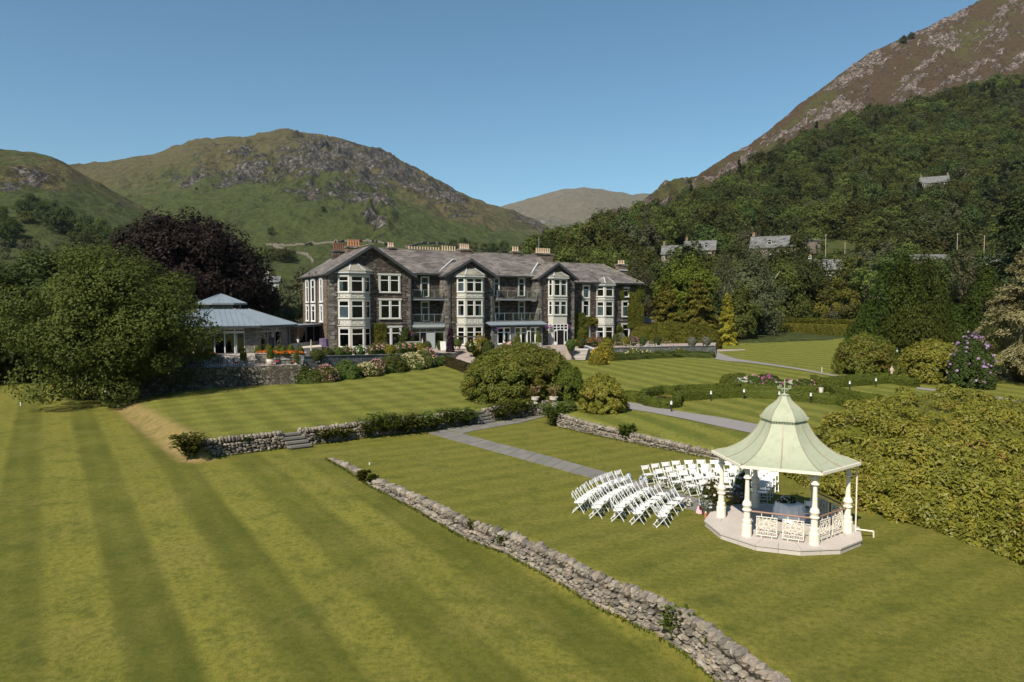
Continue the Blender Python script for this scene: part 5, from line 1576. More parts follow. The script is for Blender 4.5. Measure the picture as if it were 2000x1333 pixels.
# chimneys
def chimney(pxl, pxr, pyt, v, zb, npots, potmat, poth=0.75, depth=1.1, potr=0.15, label=None, cols=1, spread=0.88):
    u0, u1 = U(pxl, v), U(pxr, v); zt = ZL((pxl+pxr)/2, pyt, v)
    m = MB(); m.box(u0, u1, v-depth/2, v+depth/2, zb, zt-.25); c = m.build('chimney', M['stone_side' if potmat != 'darkpot' else 'stone'], hotel)
    if label: c['label'] = label
    m = MB(); m.box(u0-.12, u1+.12, v-depth/2-.12, v+depth/2+.12, zt-.249, zt-.06); m.box(u0-.04, u1+.04, v-depth/2-.04, v+depth/2+.04, zt-.059, zt); m.build('chimney_cap', M['quoin'], c)
    m = MB(); m.bar((u0-.1, v-depth/2-.06, zb+.65), (u1+.1, v-depth/2-.06, zb+.65), .1, .2); m.build('flashing', M['lead'], c)
    uc = (u0+u1)/2; w_ = (u1-u0)*spread
    for i in range(npots):
        a = uc-w_/2+w_*(i+.5)/npots
        m = MB(); m.lathe([(potr*1.15, 0), (potr*1.15, .1), (potr*.85, .16), (potr*.8, poth-.12), (potr*1.0, poth-.1), (potr*1.0, poth)], 9, (a, v, zt)); m.build('chimney_pot', M[potmat], c)
chimney(651, 675, 489, 10.5, 11.0, 5, 'darkpot', 0.95, label='grey stack with dark red pots at the back of the left wing')
chimney(678, 707, 481.5, 7.5, 11.5, 5, 'terra', 0.95, label='grey stack with five tall terracotta pots')
chimney(758, 771.5, 483, 8.0, 13.0, 3, 'buff', 0.65, 1.0, .17)
chimney(797, 861, 491.5, 13.0, 12.0, 12, 'buff', 0.72, 0.8, .13, spread=0.98)
chimney(862, 892, 490.5, 13.0, 12.0, 6, 'buff', 0.78, 0.8, .13, spread=0.96)
chimney(897, 918, 487, 8.0, 13.0, 5, 'buff', 0.8, 1.2, .17)
chimney(999, 1014, 491.5, 8.0, 13.0, 3, 'buff', 0.75, 1.0, .17)
chimney(1044, 1076, 495.5, 8.0, 12.0, 8, 'buff', 0.85, 1.2, .16)
chimney(1204.5, 1220, 516.5, 6.8, 11.6, 3, 'buff', 0.7, 1.0, .18)
m = MB(); a = U(1059, 8); zt = ZL(1059, 482, 8); m.tube((a-.5, 8.3, zt-.8), (a-.5, 8.3, zt+1.6), .025); m.build('aerial', M['lead'], hotel)
m = MB(); a, b = U(1238, 2.0), U(1262, 2.0)
# low side building at the right end
so_ = thing('outbuilding', 'low slate-roofed outbuilding with skylight at the right end of the hotel', 'outbuilding', (HO[0], HO[1], TZ), HA)
m = MB(); m.box(53.2, 58.0, 4.0, 10.0, -.5, 3.1); m.build('wall', M['slate_wall'], so_)
m = MB(); ur = 53.3
m.slab([(53.2, 3.4, 3.1), (58.6, 3.4, 3.1), (53.4, 7.0, 6.4)], .12); m.build('roof_slope', M['slate_far'], so_)
m = MB(); m.slab([(58.6, 3.4, 3.1), (58.6, 10.4, 3.1), (53.4, 7.0, 6.4)], .12); m.build('roof_slope', M['slate_far'], so_)
m = MB(); m.slab([(55.0, 4.35, 4.15), (56.2, 4.35, 4.15), (56.0, 4.9, 4.65), (54.9, 4.9, 4.65)], .05); m.build('skylight', M['lead'], so_)

# wall climbers
def climber(label, pxl, pxr, pyt, pyb, v, n, mat='creeper', seed=3, ls=.22, thick=.35, cat='climbing plant'):
    u0, u1 = U(pxl, v), U(pxr, v); pm = (pxl+pxr)/2; z0, z1 = ZL(pm, pyb, v), ZL(pm, pyt, v)
    rs = np.random.default_rng(seed)
    a = rs.random(n); b = rs.random(n)
    q = fbm(a*4+seed, b*5, 3, seed)
    ok = (1.25-abs(2*a-1)**2.2-np.clip(2*b-1, 0, 1)**2.5*.9+(q-.5)*2.6-.5*(fbm(a*9, b*9, 2, seed+2)-.5)) > 0.35
    a, b, q = a[ok], b[ok], q[ok]
    P = np.stack([u0+(u1-u0)*a, v-.08-thick*(q*1.1)*np.sqrt(np.clip(np.minimum(a, 1-a)*3, 0, 1))-.05*rs.random(len(a)), z0+(z1-z0)*b], -1)
    L = LB(); L.add(*leaves(P, np.tile([0, -1.0, .35], (len(P), 1)), ls, .75, .55, rs))
    k = fbm(np.linspace(0, 5, 14)[None]+0*np.linspace(0, 5, 10)[:, None], np.linspace(0, 5, 10)[:, None]+0*np.linspace(0, 5, 14)[None], 3, seed)
    o = thing('climber', label, cat, (HO[0], HO[1], TZ), HA)
    link('foliage', L.mesh('climber_foliage', M[mat]), None, o)
    m = MB(); uc = (u0+u1)/2
    m.path([(uc, v-.06, z0), (uc+.1, v-.06, (z0+z1)/2), (uc-.15, v-.06, z1-.4)], .04); m.build('stem', M['bark'], o)
climber('tall green climber between the bay and the ground floor window of the left gable', 725, 754, 632, 680, 0, 5200, 'creeper', 3)
climber('dark round wall shrub right of the left gable ground floor window', 776, 809, 640, 682, 0, 4200, 'broad_dark', 4, .2, .8)
climber('broad leafy climber arching over the doorway of the right range', 1105, 1148, 612, 682, RV, 9000, 'creeper', 5, .24, .8)
climber('creeper spreading over the window heads beside the right bay', 1140, 1166, 619, 636, RV, 2600, 'creeper', 6, .24, .6)
climber('reddish green creeper covering the right end of the hotel wall', 1224, 1256, 548, 640, RV, 9500, 'creeper', 7, .24, .35)
climber('thin autumnal creeper strip left of the last windows', 1209, 1218, 556, 585, RV, 1200, 'creeper', 8, .2, .1)
climber('green climber between the right bay and the last ground floor window', 1200, 1219, 634, 672, RV, 3200, 'creeper', 9, .24, .6)

# ---------------------------------------------------------------- pavilion
PC = (-35.0, 82.3)
pav = thing('pavilion', 'octagonal glazed pavilion with blue-grey standing seam roof and lantern', 'pavilion', (PC[0], PC[1], 0))
PF = 3.6
def octp(r, a0=-40, n=8): return [(r*math.cos(math.radians(a0+45*i)), r*math.sin(math.radians(a0+45*i))) for i in range(n)]
E = octp(8.9); Rg = octp(3.1); W_ = octp(7.7)
ze, zr_ = 6.62, 8.45
m = MB(); m.prism(octp(8.2), -.5, PF); m.build('plinth', M['pav_stone'], pav)
for i in range(8):
    a, b = E[i], E[(i+1) % 8]; c, d = Rg[(i+1) % 8], Rg[i]
    m = MB(); m.slab([(a[0], a[1], ze), (b[0], b[1], ze), (c[0], c[1], zr_), (d[0], d[1], zr_)], .1)
    n = 12
    for k in range(n+1):
        f = k/n
        p = Vector((a[0]*(1-f)+b[0]*f, a[1]*(1-f)+b[1]*f, ze+.13))
        # seams run up the slope, parallel to the slope's fall line
        mid = Vector(((a[0]+b[0])/2, (a[1]+b[1])/2, 0)); up_ = Vector((-mid.x, -mid.y, 0)).normalized()
        Ls = 8.9*math.cos(math.radians(22.5))-3.1*math.cos(math.radians(22.5))
        half = abs(f-.5)*2*8.9*math.sin(math.radians(22.5)); lim = 3.1*math.sin(math.radians(22.5))
        s = 1.0 if half <= lim else (8.9*math.sin(math.radians(22.5))-half)/(8.9*math.sin(math.radians(22.5))-lim)
        if s > .03:
            q = p+up_*Ls*s; q.z = ze+.13+(zr_-ze)*s
            m.bar(p, q, .05, .07)
    m.build('roof_panel', M['zinc'], pav)
    m = MB(); m.bar((a[0], a[1], ze-.06), (b[0], b[1], ze-.06), .12, .2); m.build('fascia', M['charcoal'], pav)
    m = MB(); m.bar((a[0], a[1], ze+.16), (d[0], d[1], zr_+.16), .12, .08); m.build('hip_roll', M['zinc'], pav)
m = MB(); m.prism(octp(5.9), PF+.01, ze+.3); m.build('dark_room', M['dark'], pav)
lw = octp(2.3); le = octp(3.0)
m = MB(); m.prism(lw, zr_-.3, 9.15); m.build('lantern_wall', M['grey'], pav)
for i in range(8):
    a, b = lw[i], lw[(i+1) % 8]; Mx = facet(a[0], a[1], math.atan2(b[1]-a[1], b[0]-a[0])); L = math.hypot(b[0]-a[0], b[1]-a[1])
    m = MB(); m.box(.15, L-.15, -.03, -.01, 8.6, 9.05, Mx); m.build('lantern_pane', M['glass'], pav)
    a, b = le[i], le[(i+1) % 8]
    m = MB(); m.slab([(a[0], a[1], 9.2), (b[0], b[1], 9.2), (0, 0, 10.35)], .07)
    for f in (.25, .5, .75):
        m.bar((a[0]*(1-f)+b[0]*f, a[1]*(1-f)+b[1]*f, 9.3), (0.0+(a[0]*(1-f)+b[0]*f)*.12, (a[1]*(1-f)+b[1]*f)*.12, 10.3), .04, .05)
    m.build('lantern_roof_panel', M['zinc'], pav)
    m = MB(); m.bar((a[0], a[1], 9.15), (b[0], b[1], 9.15), .1, .14); m.build('fascia', M['grey'], pav)
for i in range(8):
    a, b = W_[i], W_[(i+1) % 8]; L = math.hypot(b[0]-a[0], b[1]-a[1]); Mx = facet(a[0], a[1], math.atan2(b[1]-a[1], b[0]-a[0]))
    glazed = i in (6, 7, 0)
    m = MB()
    if glazed:
        m.box(-.1, .95 if i != 7 else .6, 0, .35, PF, ze+.1, Mx); m.box(L-1.15 if i == 7 else L-1.0, L+.1, 0, .35, PF, ze+.1, Mx)
    else: m.box(0, L, 0, .35, PF, ze+.1, Mx)
    m.build('stone_pier', M['pav_stone'], pav)
    if glazed:
        x0, x1 = (.6, L-1.15) if i == 7 else (.95, L-1.0)
        n = 4 if i == 7 else 3
        m = MB()
        for k in range(n+1):
            xx = x0+(x1-x0)*k/n; m.box(xx-.06, xx+.06, .05, .17, PF, ze-.25, Mx)
        m.box(x0, x1, .04, .18, PF+2.25, PF+2.5, Mx); m.box(x0, x1, .05, .17, ze-.35, ze-.2, Mx)
        wdw = m.build('glazed_screen', M['white'] if i == 7 else M['grey'], pav)
        m = MB(); m.box(x0, x1, 1.4, 1.45, PF, ze, Mx); m.build('dark_room', M['dark'], wdw)
        for k in range(n):
            xa = x0+(x1-x0)*k/n+.07; xb = x0+(x1-x0)*(k+1)/n-.07
            if not (i == 7 and k == 1):
                g = MB(); g.box(xa, xb, .10, .115, PF+.05, PF+2.25, Mx); g.build('pane', M['glass'], wdw)
            g = MB(); g.box(xa, xb, .10, .115, PF+2.5, ze-.35, Mx); g.build('pane', M['glass'], wdw)
            if k in (0, 3) and i == 7:
                c = MB(); c.box(xa+.02, xa+.25, .25, .3, PF+.05, PF+2.2, Mx); c.build('curtain', M['curtain'], wdw)
# broad steps below the pavilion doors
ps = thing('garden_steps', 'broad stone steps climbing to the glazed pavilion doors with a thin metal handrail', 'steps', (0, 0, 0))
A0 = pt(432, 75.0); A1 = pt(498, 76.2)
mid = Vector(((A0[0]+A1[0])/2, (A0[1]+A1[1])/2)); dr = Vector((A1[0]-A0[0], A1[1]-A0[1])).normalized(); nr = Vector((dr.y, -dr.x))
for i in range(6):
    z = PF-.001-(PF-LZ)*(i)/6; d0 = 0.0; d1 = 0.55+0.42*i; hw_ = 2.2+.30*i
    q = [mid-dr*hw_-nr*(.4), mid+dr*hw_-nr*.4, mid+dr*hw_+nr*d1, mid-dr*hw_+nr*d1]
    m = MB(); m.prism([(v.x, v.y) for v in q][::-1], z-.10, z-.004*i); m.build('step', M['paving'], ps)
    q = [mid-dr*(hw_-.05)-nr*(.35), mid+dr*(hw_-.05)-nr*.35, mid+dr*(hw_-.05)+nr*(d1-.06), mid-dr*(hw_-.05)+nr*(d1-.06)]
    m = MB(); m.prism([(v.x, v.y) for v in q][::-1], LZ-.2, z-.101); m.build('riser', M['drycore'], ps)
m = MB(); q0 = mid+dr*-.2+nr*.3; q1 = mid+dr*-.2+nr*2.6
m.tube((q0.x, q0.y, PF), (q0.x, q0.y, PF+.95), .03); m.tube((q1.x, q1.y, LZ), (q1.x, q1.y, LZ+.95), .03); m.tube((q0.x, q0.y, PF+.95), (q1.x, q1.y, LZ+.95), .03)
m.build('handrail', M['lead'], ps)
wall_line('planter_wall', 'raised stone planter wall right of the pavilion steps', [pt(498, 74.0), pt(598, 75.5)], LZ-.3, PF+.15, 1.2, 'pav_stone', 'paving')
wall_line('planter_wall', 'raised stone planter wall left of the pavilion steps under the sycamore', [pt(325, 72.0), pt(430, 73.2)], LZ-.3, PF+.1, 1.2, 'pav_stone', 'paving')
wall_line('planter_wall', 'small slate pier beside the cone shrub below the pavilion', [pt(566, 72.5), pt(574, 72.6)], LZ-.3, PF-.15, .6, 'slate_wall', 'slate_wall')
wall_line('low_wall', 'low slate seat wall behind the red cushions on the lower terrace', [pt(538, 72.0), pt(568, 72.2)], LZ-.3, LZ+.45, .4, 'slate_wall', 'slate_wall')
# glazed link
lk = thing('glazed_link', 'low glazed link with flat metal canopy between pavilion and hotel', 'corridor', (0, 0, 0))
a, b = pt(566, 83), pt(632, 92)
d = Vector((b[0]-a[0], b[1]-a[1])).normalized(); nv = Vector((-d.y, d.x)); Lk = math.hypot(b[0]-a[0], b[1]-a[1])
Mk = facet(a[0], a[1], math.atan2(d.y, d.x))
m = MB(); m.box(0, Lk-.5, -.9, 3.5, 6.35, 6.55, Mk); m.build('roof', M['zinc'], lk)
m = MB(); m.box(0, Lk-.5, -.95, -.9, 6.3, 6.58, Mk); m.build('fascia', M['charcoal'], lk)
m = MB(); m.box(0, Lk-.6, 0, .2, 2.6, 4.3, Mk); m.build('plinth', M['cream'], lk)
m = MB()
for k in range(5): 
    xx = (Lk-.7)*k/4; m.box(xx, xx+.08, .02, .14, 4.3, 6.35, Mk)
m.build('mullion', M['grey'], lk)
for k in range(4):
    xa = (Lk-.7)*k/4+.08; xb = (Lk-.7)*(k+1)/4
    m = MB(); m.box(xa, xb, .07, .085, 4.31, 6.34, Mk); m.build('pane', M['glass'], lk)
m = MB(); m.box(0, Lk-.6, 3.0, 3.1, 2.6, 6.35, Mk); m.build('rear_wall', M['grey'], lk)
m = MB(); m.box(Lk*.55, Lk*.65, 2.8, 2.98, 4.2, 6.1, Mk); m.build('white_door', M['white'], lk)
# ---------------------------------------------------------------- bandstand
BC = (10.68, 26.62)
FZ = 0.22
BA = math.radians(36.2)
bs = thing('bandstand', 'hexagonal cream iron bandstand with flared pale green metal roof and weather vane', 'bandstand', (BC[0], BC[1], 0), BA)
def hexp(r, z=None, n=6, ph=0.0): 
    return [(r*math.cos(2*math.pi*i/n+ph), r*math.sin(2*math.pi*i/n+ph)) + (() if z is None else (z,)) for i in range(n)]
# stone platform: edge stones and paving slabs
pr = 2.86
P12 = hexp(pr, None, 12, math.radians(15))
P12 = [(x*(1.03 if i in (4, 5, 6) else 1), y*(1.03 if i in (4, 5, 6) else 1)) for i, (x, y) in enumerate(P12)]
m = MB(); m.prism([(x*.97, y*.97) for x, y in P12], -.3, FZ-.06); m.build('platform_core', M['drycore'], bs)
for i in range(12):
    a, b = Vector(P12[i]), Vector(P12[(i+1) % 12])
    for k in range(2):
        p, q = a.lerp(b, k*.5+.004), a.lerp(b, (k+1)*.5-.004)
        m = MB(); m.prism([tuple(p*.86), tuple(p), tuple(q), tuple(q*.86)], -.12, FZ-.065); m.build('edge_stone', M['paving'], bs)
        m = MB(); m.prism([tuple(p*.80), tuple(p*1.012), tuple(q*1.012), tuple(q*.80)], FZ-.06, FZ); m.build('paving_slab', M['paving'], bs)
for i in range(12):
    a, b = Vector(P12[i])*.80, Vector(P12[(i+1) % 12])*.80
    for r0, r1 in ((0.03, .5), (.5, 1.0)):
        q = [a*r0, a*r1, b*r1, b*r0]; c = sum(q, Vector((0, 0)))/4
        q = [c+(v-c)*.985 for v in q]
        m = MB(); m.prism([tuple(v) for v in q], FZ-.06, FZ-.004-.002*R.random()); m.build('paving_slab', M['paving'], bs)
# columns
CRr = 2.32
colm = MB()
colm.lathe([(.19, 0), (.19, .42), (.165, .45), (.165, .60), (.125, .64), (.12, .92), (.16, .96), (.175, 1.0), (.13, 1.04), (.14, 1.10), (.175, 1.18), (.15, 1.28), (.105, 1.34), (.095, 1.40), (.078, 1.9), (.072, 2.12), (.10, 2.15), (.15, 2.20), (.11, 2.25), (.09, 2.32), (.085, 2.60)], 16)
cme = colm.mesh('column', False); cme.materials.append(M['iron_cream'])
for (x, y) in hexp(CRr):
    link('column', cme, None, bs, loc=(x, y, FZ))
# brackets and fascia
ev = 2.86
C6 = hexp(CRr); E6 = hexp(2.70); Ei = hexp(2.45)
for i in range(6):
    a, b = Vector(C6[i]), Vector(C6[(i+1) % 6])
    m = MB(); m.bar((*a, ev-.02), (*b, ev-.02), .10, .14)
    d = (b-a).normalized()
    for s, p in ((1, a), (-1, b)):
        pts = []
        for k in range(7):
            t = k/6*math.pi/2; pts.append((*(p+d*s*(.09+.42*(1-math.cos(t)))), ev-.5+.42*math.sin(t)))
        m.path(pts, .018, 4)
        cc = p+d*s*.22; 
        ring = [(*(cc+d*.08*math.cos(t)), ev-.17+.08*math.sin(t)) for t in np.linspace(0, 2*math.pi, 9)]
        m.path(ring, .012, 4)
    m.build('eaves_beam', M['iron_cream'], bs)
    a, b = E6[i], E6[(i+1) % 6]
    m = MB(); m.bar((*a, ev+.03), (*b, ev+.03), .10, .10); m.build('gutter', M['iron_cream'], bs)
    m = MB(); m.add([(*a, ev-.03), (*b, ev-.03), (*hexp(.5)[(i+1) % 6], ev+.75), (*hexp(.5)[i], ev+.75)], [(0, 1, 2, 3)])
    m.build('soffit', M['wood'], bs)
# roof: twelve flared metal panels with seams
prof_r = [(2.72, 2.93), (2.45, 2.99), (2.15, 3.09), (1.85, 3.23), (1.58, 3.40), (1.34, 3.60), (1.14, 3.82), (.98, 4.06), (.86, 4.30)]
prof_c = [(.88, 4.42), (.87, 4.46), (.80, 4.60), (.68, 4.77), (.54, 4.91), (.38, 5.04), (.26, 5.16), (.19, 5.28), (.175, 5.36)]
def panel(i, f0, f1, prf, name, t=.02):
    a = hexp(1.0)[i]; b = hexp(1.0)[(i+1) % 6]
    L = Vector(a).lerp(Vector(b), f0); Rr = Vector(a).lerp(Vector(b), f1)
    vs = []; fs = []; n = len(prf); 
    for (r, z) in prf:
        for k in range(5):
            p = L.lerp(Rr, k/4)*r; vs.append((p.x, p.y, z+.002*(k % 2)))
    for j in range(n-1):
        for k in range(4): fs.append((j*5+k, j*5+k+1, (j+1)*5+k+1, (j+1)*5+k))
    b0 = len(vs)
    m = MB(); m.add(vs, fs); m.add([(x, y, z-t) for x, y, z in vs], [f[::-1] for f in fs])
    m.build(name, M['verdi'], bs, smooth=True)
def seam(pts, w_=.028): 
    m = MB()
    for a, b in zip(pts[:-1], pts[1:]): m.bar(a, b, w_, .03)
    m.build('roof_seam', M['seam'], bs)
M['seam'] = plain('bronze_seam', (0.27, 0.24, 0.17), .5, .4)
for i in range(6):
    h = hexp(1.0)
    a, b = Vector(h[i]), Vector(h[(i+1) % 6])
    panel(i, 0.006, .492, prof_r, 'roof_panel'); panel(i, .508, .994, prof_r, 'roof_panel')
    panel(i, 0.01, .99, prof_c, 'cupola_panel')
    seam([(a.x*r, a.y*r, z+.008) for r, z in prof_r]); mid = a.lerp(b, .5)
    seam([(mid.x*r+ (b-a).x*s_*0, mid.y*r, z+.008) for r, z in prof_r for s_ in (1,)], .05)
    seam([(a.x*r, a.y*r, z+.006) for r, z in prof_c], .022)
    # pierced frieze between the roof and the cupola
    A = a*.83; B = b*.83; Mx = facet(A.x, A.y, math.atan2((B-A).y, (B-A).x)); L = (B-A).length
    m = MB(); m.box(0, L, -.01, .01, 4.26, 4.30, Mx)
    n = 9
    for k in range(n):
        xx = L*(k+.5)/n
        m.lathe([(.028, 0), (.028, .012)], 6, (0, 0, 0), Mx @ Matrix.Translation((xx, 0, 4.335)) @ Matrix.Rotation(PH, 4, 'X'))
        m.add([(xx-.04, -.006, 4.36), (xx+.04, -.006, 4.36), (xx, -.006, 4.42)], [(0, 1, 2)], Mx)
    m.box(0, L, -.008, .008, 4.36, 4.37, Mx)
    m.build('frieze', M['verdi'], bs)
    m = MB(); m.box(0, L, .05, .07, 4.25, 4.45, Mx); m.build('frieze_backing', M['verdi_dark'], bs)
    for rr_, zz in ((2.72, 2.95), (.88, 4.44)):
        m = MB(); m.blob((a.x*rr_, a.y*rr_, zz+.05), (.03, .03, .06), 6, 4); m.build('corner_spike', M['seam'], bs)
# weather vane with its four letters
vane = MB(); vane.lathe([(.19, 5.36), (.19, 5.385), (.06, 5.40), (.025, 5.44), (.016, 5.86), (.028, 5.88), (.016, 5.90), (.014, 5.98)], 10)
vane.build('finial', M['verdi'], bs)
LET = {'N': [((0,0),(0,1)),((0,1),(.6,0)),((.6,0),(.6,1))], 'E': [((0,0),(0,1)),((0,1),(.6,1)),((0,.5),(.5,.5)),((0,0),(.6,0))],
       'S': [((0,.05),(.55,0)),((.55,0),(.6,.45)),((.6,.45),(.05,.55)),((.05,.55),(0,.95)),((0,.95),(.6,1))], 'W': [((0,1),(.2,0)),((.2,0),(.4,.8)),((.4,.8),(.6,0)),((.6,0),(.8,1))]}
wa = math.radians(-24)
arms = MB()
for k, ch in enumerate('NESW'):
    t = -k*PH+wa+PH
    d = Vector((math.cos(t), math.sin(t), 0))
    arms.tube((0, 0, 5.60), tuple(d*.28+Vector((0, 0, 5.60))), .010, 4)
    sc = [tuple(d*(.06+.09*math.sin(q))+Vector((0, 0, 5.47+.16*q/math.pi))) for q in np.linspace(0, math.pi, 6)]
    arms.path(sc, .007, 4)
arms.build('vane_arms', M['verdi'], bs)
for k, ch in enumerate('NESW'):
    t = -k*PH+wa+PH
    d = Vector((math.cos(t), math.sin(t), 0)); x_ = Vector((math.cos(-BA), math.sin(-BA), 0))
    m = MB()
    for (a, b) in LET[ch]:
        p = d*.28+x_*((a[0]-.3)*.10)+Vector((0, 0, 5.62+a[1]*.12)); q = d*.28+x_*((b[0]-.3)*.10)+Vector((0, 0, 5.62+b[1]*.12))
        m.bar(tuple(p), tuple(q), .016, .016)
    m.build('compass_letter', M['verdi'], bs)
m = MB(); x_ = Vector((math.cos(-BA+.05), math.sin(-BA+.05), 0)); 
def vp(s, z): return tuple(x_*s+Vector((0, 0, 5.86+z)))
m.bar(vp(-.32, 0), vp(.16, 0), .014, .014)
def flat(pts, t=.008):
    n_ = Vector((-x_.y, x_.x, 0))*t; k = len(pts)
    vs = [tuple(Vector(p)+n_) for p in pts]+[tuple(Vector(p)-n_) for p in pts]
    m.add(vs, [tuple(range(k)), tuple(range(k, 2*k))[::-1]]+[(i, k+i, k+(i+1) % k, (i+1) % k) for i in range(k)])
flat([vp(-.40, 0), vp(-.30, .05), vp(-.33, 0), vp(-.30, -.05)])
flat([vp(.10, 0), vp(.22, .08), vp(.33, .10), vp(.28, .0), vp(.33, -.09), vp(.20, -.06)])
m.build('vane_arrow', M['verdi'], bs)
# balustrades on three sides
def rail_panel(L, z0, z1):
    m = MB(); b = .022
    m.box(0, b, -.012, .012, z0, z1); m.box(L-b, L, -.012, .012, z0, z1)
    for z, h_ in ((z0, .03), (z0+.14, .02), (z1-.03, .03), (z1-.11, .02)): m.box(b, L-b, -.012, .012, z, z+h_)
    n = 8
    for k in range(n):
        xx = b+(L-2*b)*(k+.5)/n
        m.path([(xx+.026*math.cos(t), 0, z0+.085+.035*math.sin(t)) for t in np.linspace(0, 2*math.pi, 7)], .007, 3)
    for k in range(5):
        xx = b+(L-2*b)*(k+.5)/5; m.box(xx-.012, xx+.012, -.008, .008, z1-.09, z1-.03)
    zc = (z0+.16+z1-.11)/2; hz = (z1-.11-z0-.16)/2; xc = L/2; hx = L/2-b
    # scrollwork: big arc, side scrolls, lattice
    m.path([(xc+hx*.98*math.cos(t), 0, zc-hz+1.9*hz*math.sin(t)) for t in np.linspace(0, math.pi, 13)], .012, 4)
    for (ox, oz, r) in ((-.55, .15, .11), (.55, .15, .11), (0, .25, .12), (-.25, -.35, .09), (.25, -.35, .09), (0, -.75, .07), (-.75, -.5, .08), (.75, -.5, .08), (-.85, .7, .06), (.85, .7, .06), (-.3, .65, .06), (.3, .65, .06)):
        pts = []
        for t in np.linspace(0, 2.6*math.pi, 12):
            rr = r*(1-.22*t/math.pi); pts.append((xc+ox*hx+rr*math.cos(t)*(1 if ox <= 0 else -1), 0, zc+oz*hz+rr*math.sin(t)))
        m.path(pts, .010, 3)
    for s in (-1, 1):
        m.bar((xc+s*hx*.1, 0, zc-hz), (xc+s*hx*.95, 0, zc+hz*.3), .014, .014)
        m.bar((xc+s*hx*.5, 0, zc-hz), (xc+s*hx*.1, 0, zc+hz), .012, .012)
    return m
for (i, j) in ((3, 4), (4, 5), (5, 0)):
    a, b = Vector(C6[i]), Vector(C6[j]); d = (b-a).normalized(); L = (b-a).length
    Mx = facet(a.x, a.y, math.atan2(d.y, d.x))
    x0 = .34; wp = (L-.34*2-.18)/2
    for k in range(2):
        mb = rail_panel(wp, FZ+.08, FZ+.80); xx = x0+k*(wp+.18)
        m = MB(); m.add(mb.v, mb.f, Mx @ Matrix.Translation((xx, 0, 0)))
        for q in (.18, wp-.18):
            m.box(xx+q-.012, xx+q+.012, -.01, .01, FZ+.80, FZ+.92, Mx); m.box(xx+q-.012, xx+q+.012, -.01, .01, FZ, FZ+.08, Mx)
        m.build('railing_panel', M['iron_cream'], bs)
    m = MB(); m.tube(tuple(Mx @ Vector((.12, 0, FZ+.95))), tuple(Mx @ Vector((L-.12, 0, FZ+.95))), .036, 8); m.build('handrail', M['handrail'], bs)
# downpipe at the right column
c0 = Vector(C6[5]); o_ = c0.normalized()
p1 = o_*2.62 + Vector((-o_.y, o_.x))*.22
m = MB(); m.path([(p1.x, p1.y, ev), (p1.x, p1.y, .12), (p1.x+.0, p1.y+.0, .06)], .028, 6)
e_ = Vector((math.cos(-BA-.25), math.sin(-BA-.25)))
p2 = p1+e_*.62
m.path([(p1.x, p1.y, .30), (p2.x, p2.y, .26), (p2.x+.03, p2.y, .02)], .032, 6)
m.build('downpipe', M['iron_cream'], bs)

# ---------------------------------------------------------------- altar table inside
at_ = on(1545, 1018, FZ)
tb = thing('altar_table', 'small square ceremony table draped in a white cloth inside the bandstand', 'table', (at_.x, at_.y+.15, FZ), math.radians(18))
tb.scale = (.92, .92, .92)
m = MB(); 
for sx in (-1, 1):
    for sy in (-1, 1): m.box(sx*.34-.02, sx*.34+.02, sy*.34-.02, sy*.34+.02, 0, .7)
m.build('leg', M['wood'], tb)
n = 48; vs = []; fs = []
def sq(t, r):
    c, s = math.cos(t), math.sin(t); k = r/max(abs(c), abs(s)); return c*k, s*k
for j, (z, r) in enumerate(((.76, .0), (.765, .42), (.74, .435), (.45, .47), (.04, .50))):
    for i in range(n):
        t = 2*math.pi*i/n; wv = (.025*math.sin(t*11)+.015*math.sin(t*17+1)) * max(0, j-2)
        x, y = sq(t, r+wv); vs.append((x, y, z))
for j in range(4):
    for i in range(n): fs.append((j*n+i, j*n+(i+1) % n, (j+1)*n+(i+1) % n, (j+1)*n+i))
m = MB(); m.add(vs, fs); m.build('tablecloth', M['cloth'], tb, smooth=True)
fa = thing('flower_arrangement', 'low arrangement of white roses and dark greenery on the white altar table', 'flowers', (at_.x-.1, at_.y+.25, FZ+.70))
link('greenery', shrub_mesh('greenery', M['broad_dark'], .34, .2, .20, 160, .09, 5, .5, .06, 4), None, fa)
link('blooms', flower_mesh('blooms', M['f_white'], .33, .2, .22, 60, .09, 5), None, fa)
fb = on(1582, 1030, FZ)
fchair = thing('folding_chair', 'white folding chair half hidden behind the railing beside the altar table', 'chair', (fb.x+.12, fb.y+.35, FZ), math.radians(150), 'white folding chairs')

# ---------------------------------------------------------------- folding chairs
def chair_parts(root):
    m = MB()
    m.slab([(-.21, -.20, .435), (.21, -.20, .435), (.21, .20, .455), (-.21, .20, .455)], .025); m.build('seat', M['chair'], root)
    m = MB(); m.slab([(-.19, -.265, .65), (.19, -.265, .65), (.19, -.30, .84), (-.19, -.30, .84)], .02); m.build('backrest', M['chair'], root)
    for s in (-1, 1):
        m = MB(); m.bar((s*.215, -.30, .86), (s*.215, .24, .0), .024, .024); m.build('leg', M['chair'], root)
        m = MB(); m.bar((s*.19, .16, .44), (s*.19, -.28, .0), .024, .024); m.build('leg', M['chair'], root)
    m = MB(); m.bar((-.215, .21, .05), (.215, .21, .05), .022, .022); m.build('stretcher', M['chair'], root)
    m = MB(); m.bar((-.19, -.25, .04), (.19, -.25, .04), .022, .022); m.build('stretcher', M['chair'], root)
    return root
chair_parts(fchair)
seats = []
ORD = ['first', 'second', 'third', 'fourth', 'fifth', 'sixth', 'seventh', 'eighth', 'ninth', 'tenth', 'eleventh', 'twelfth', 'thirteenth']
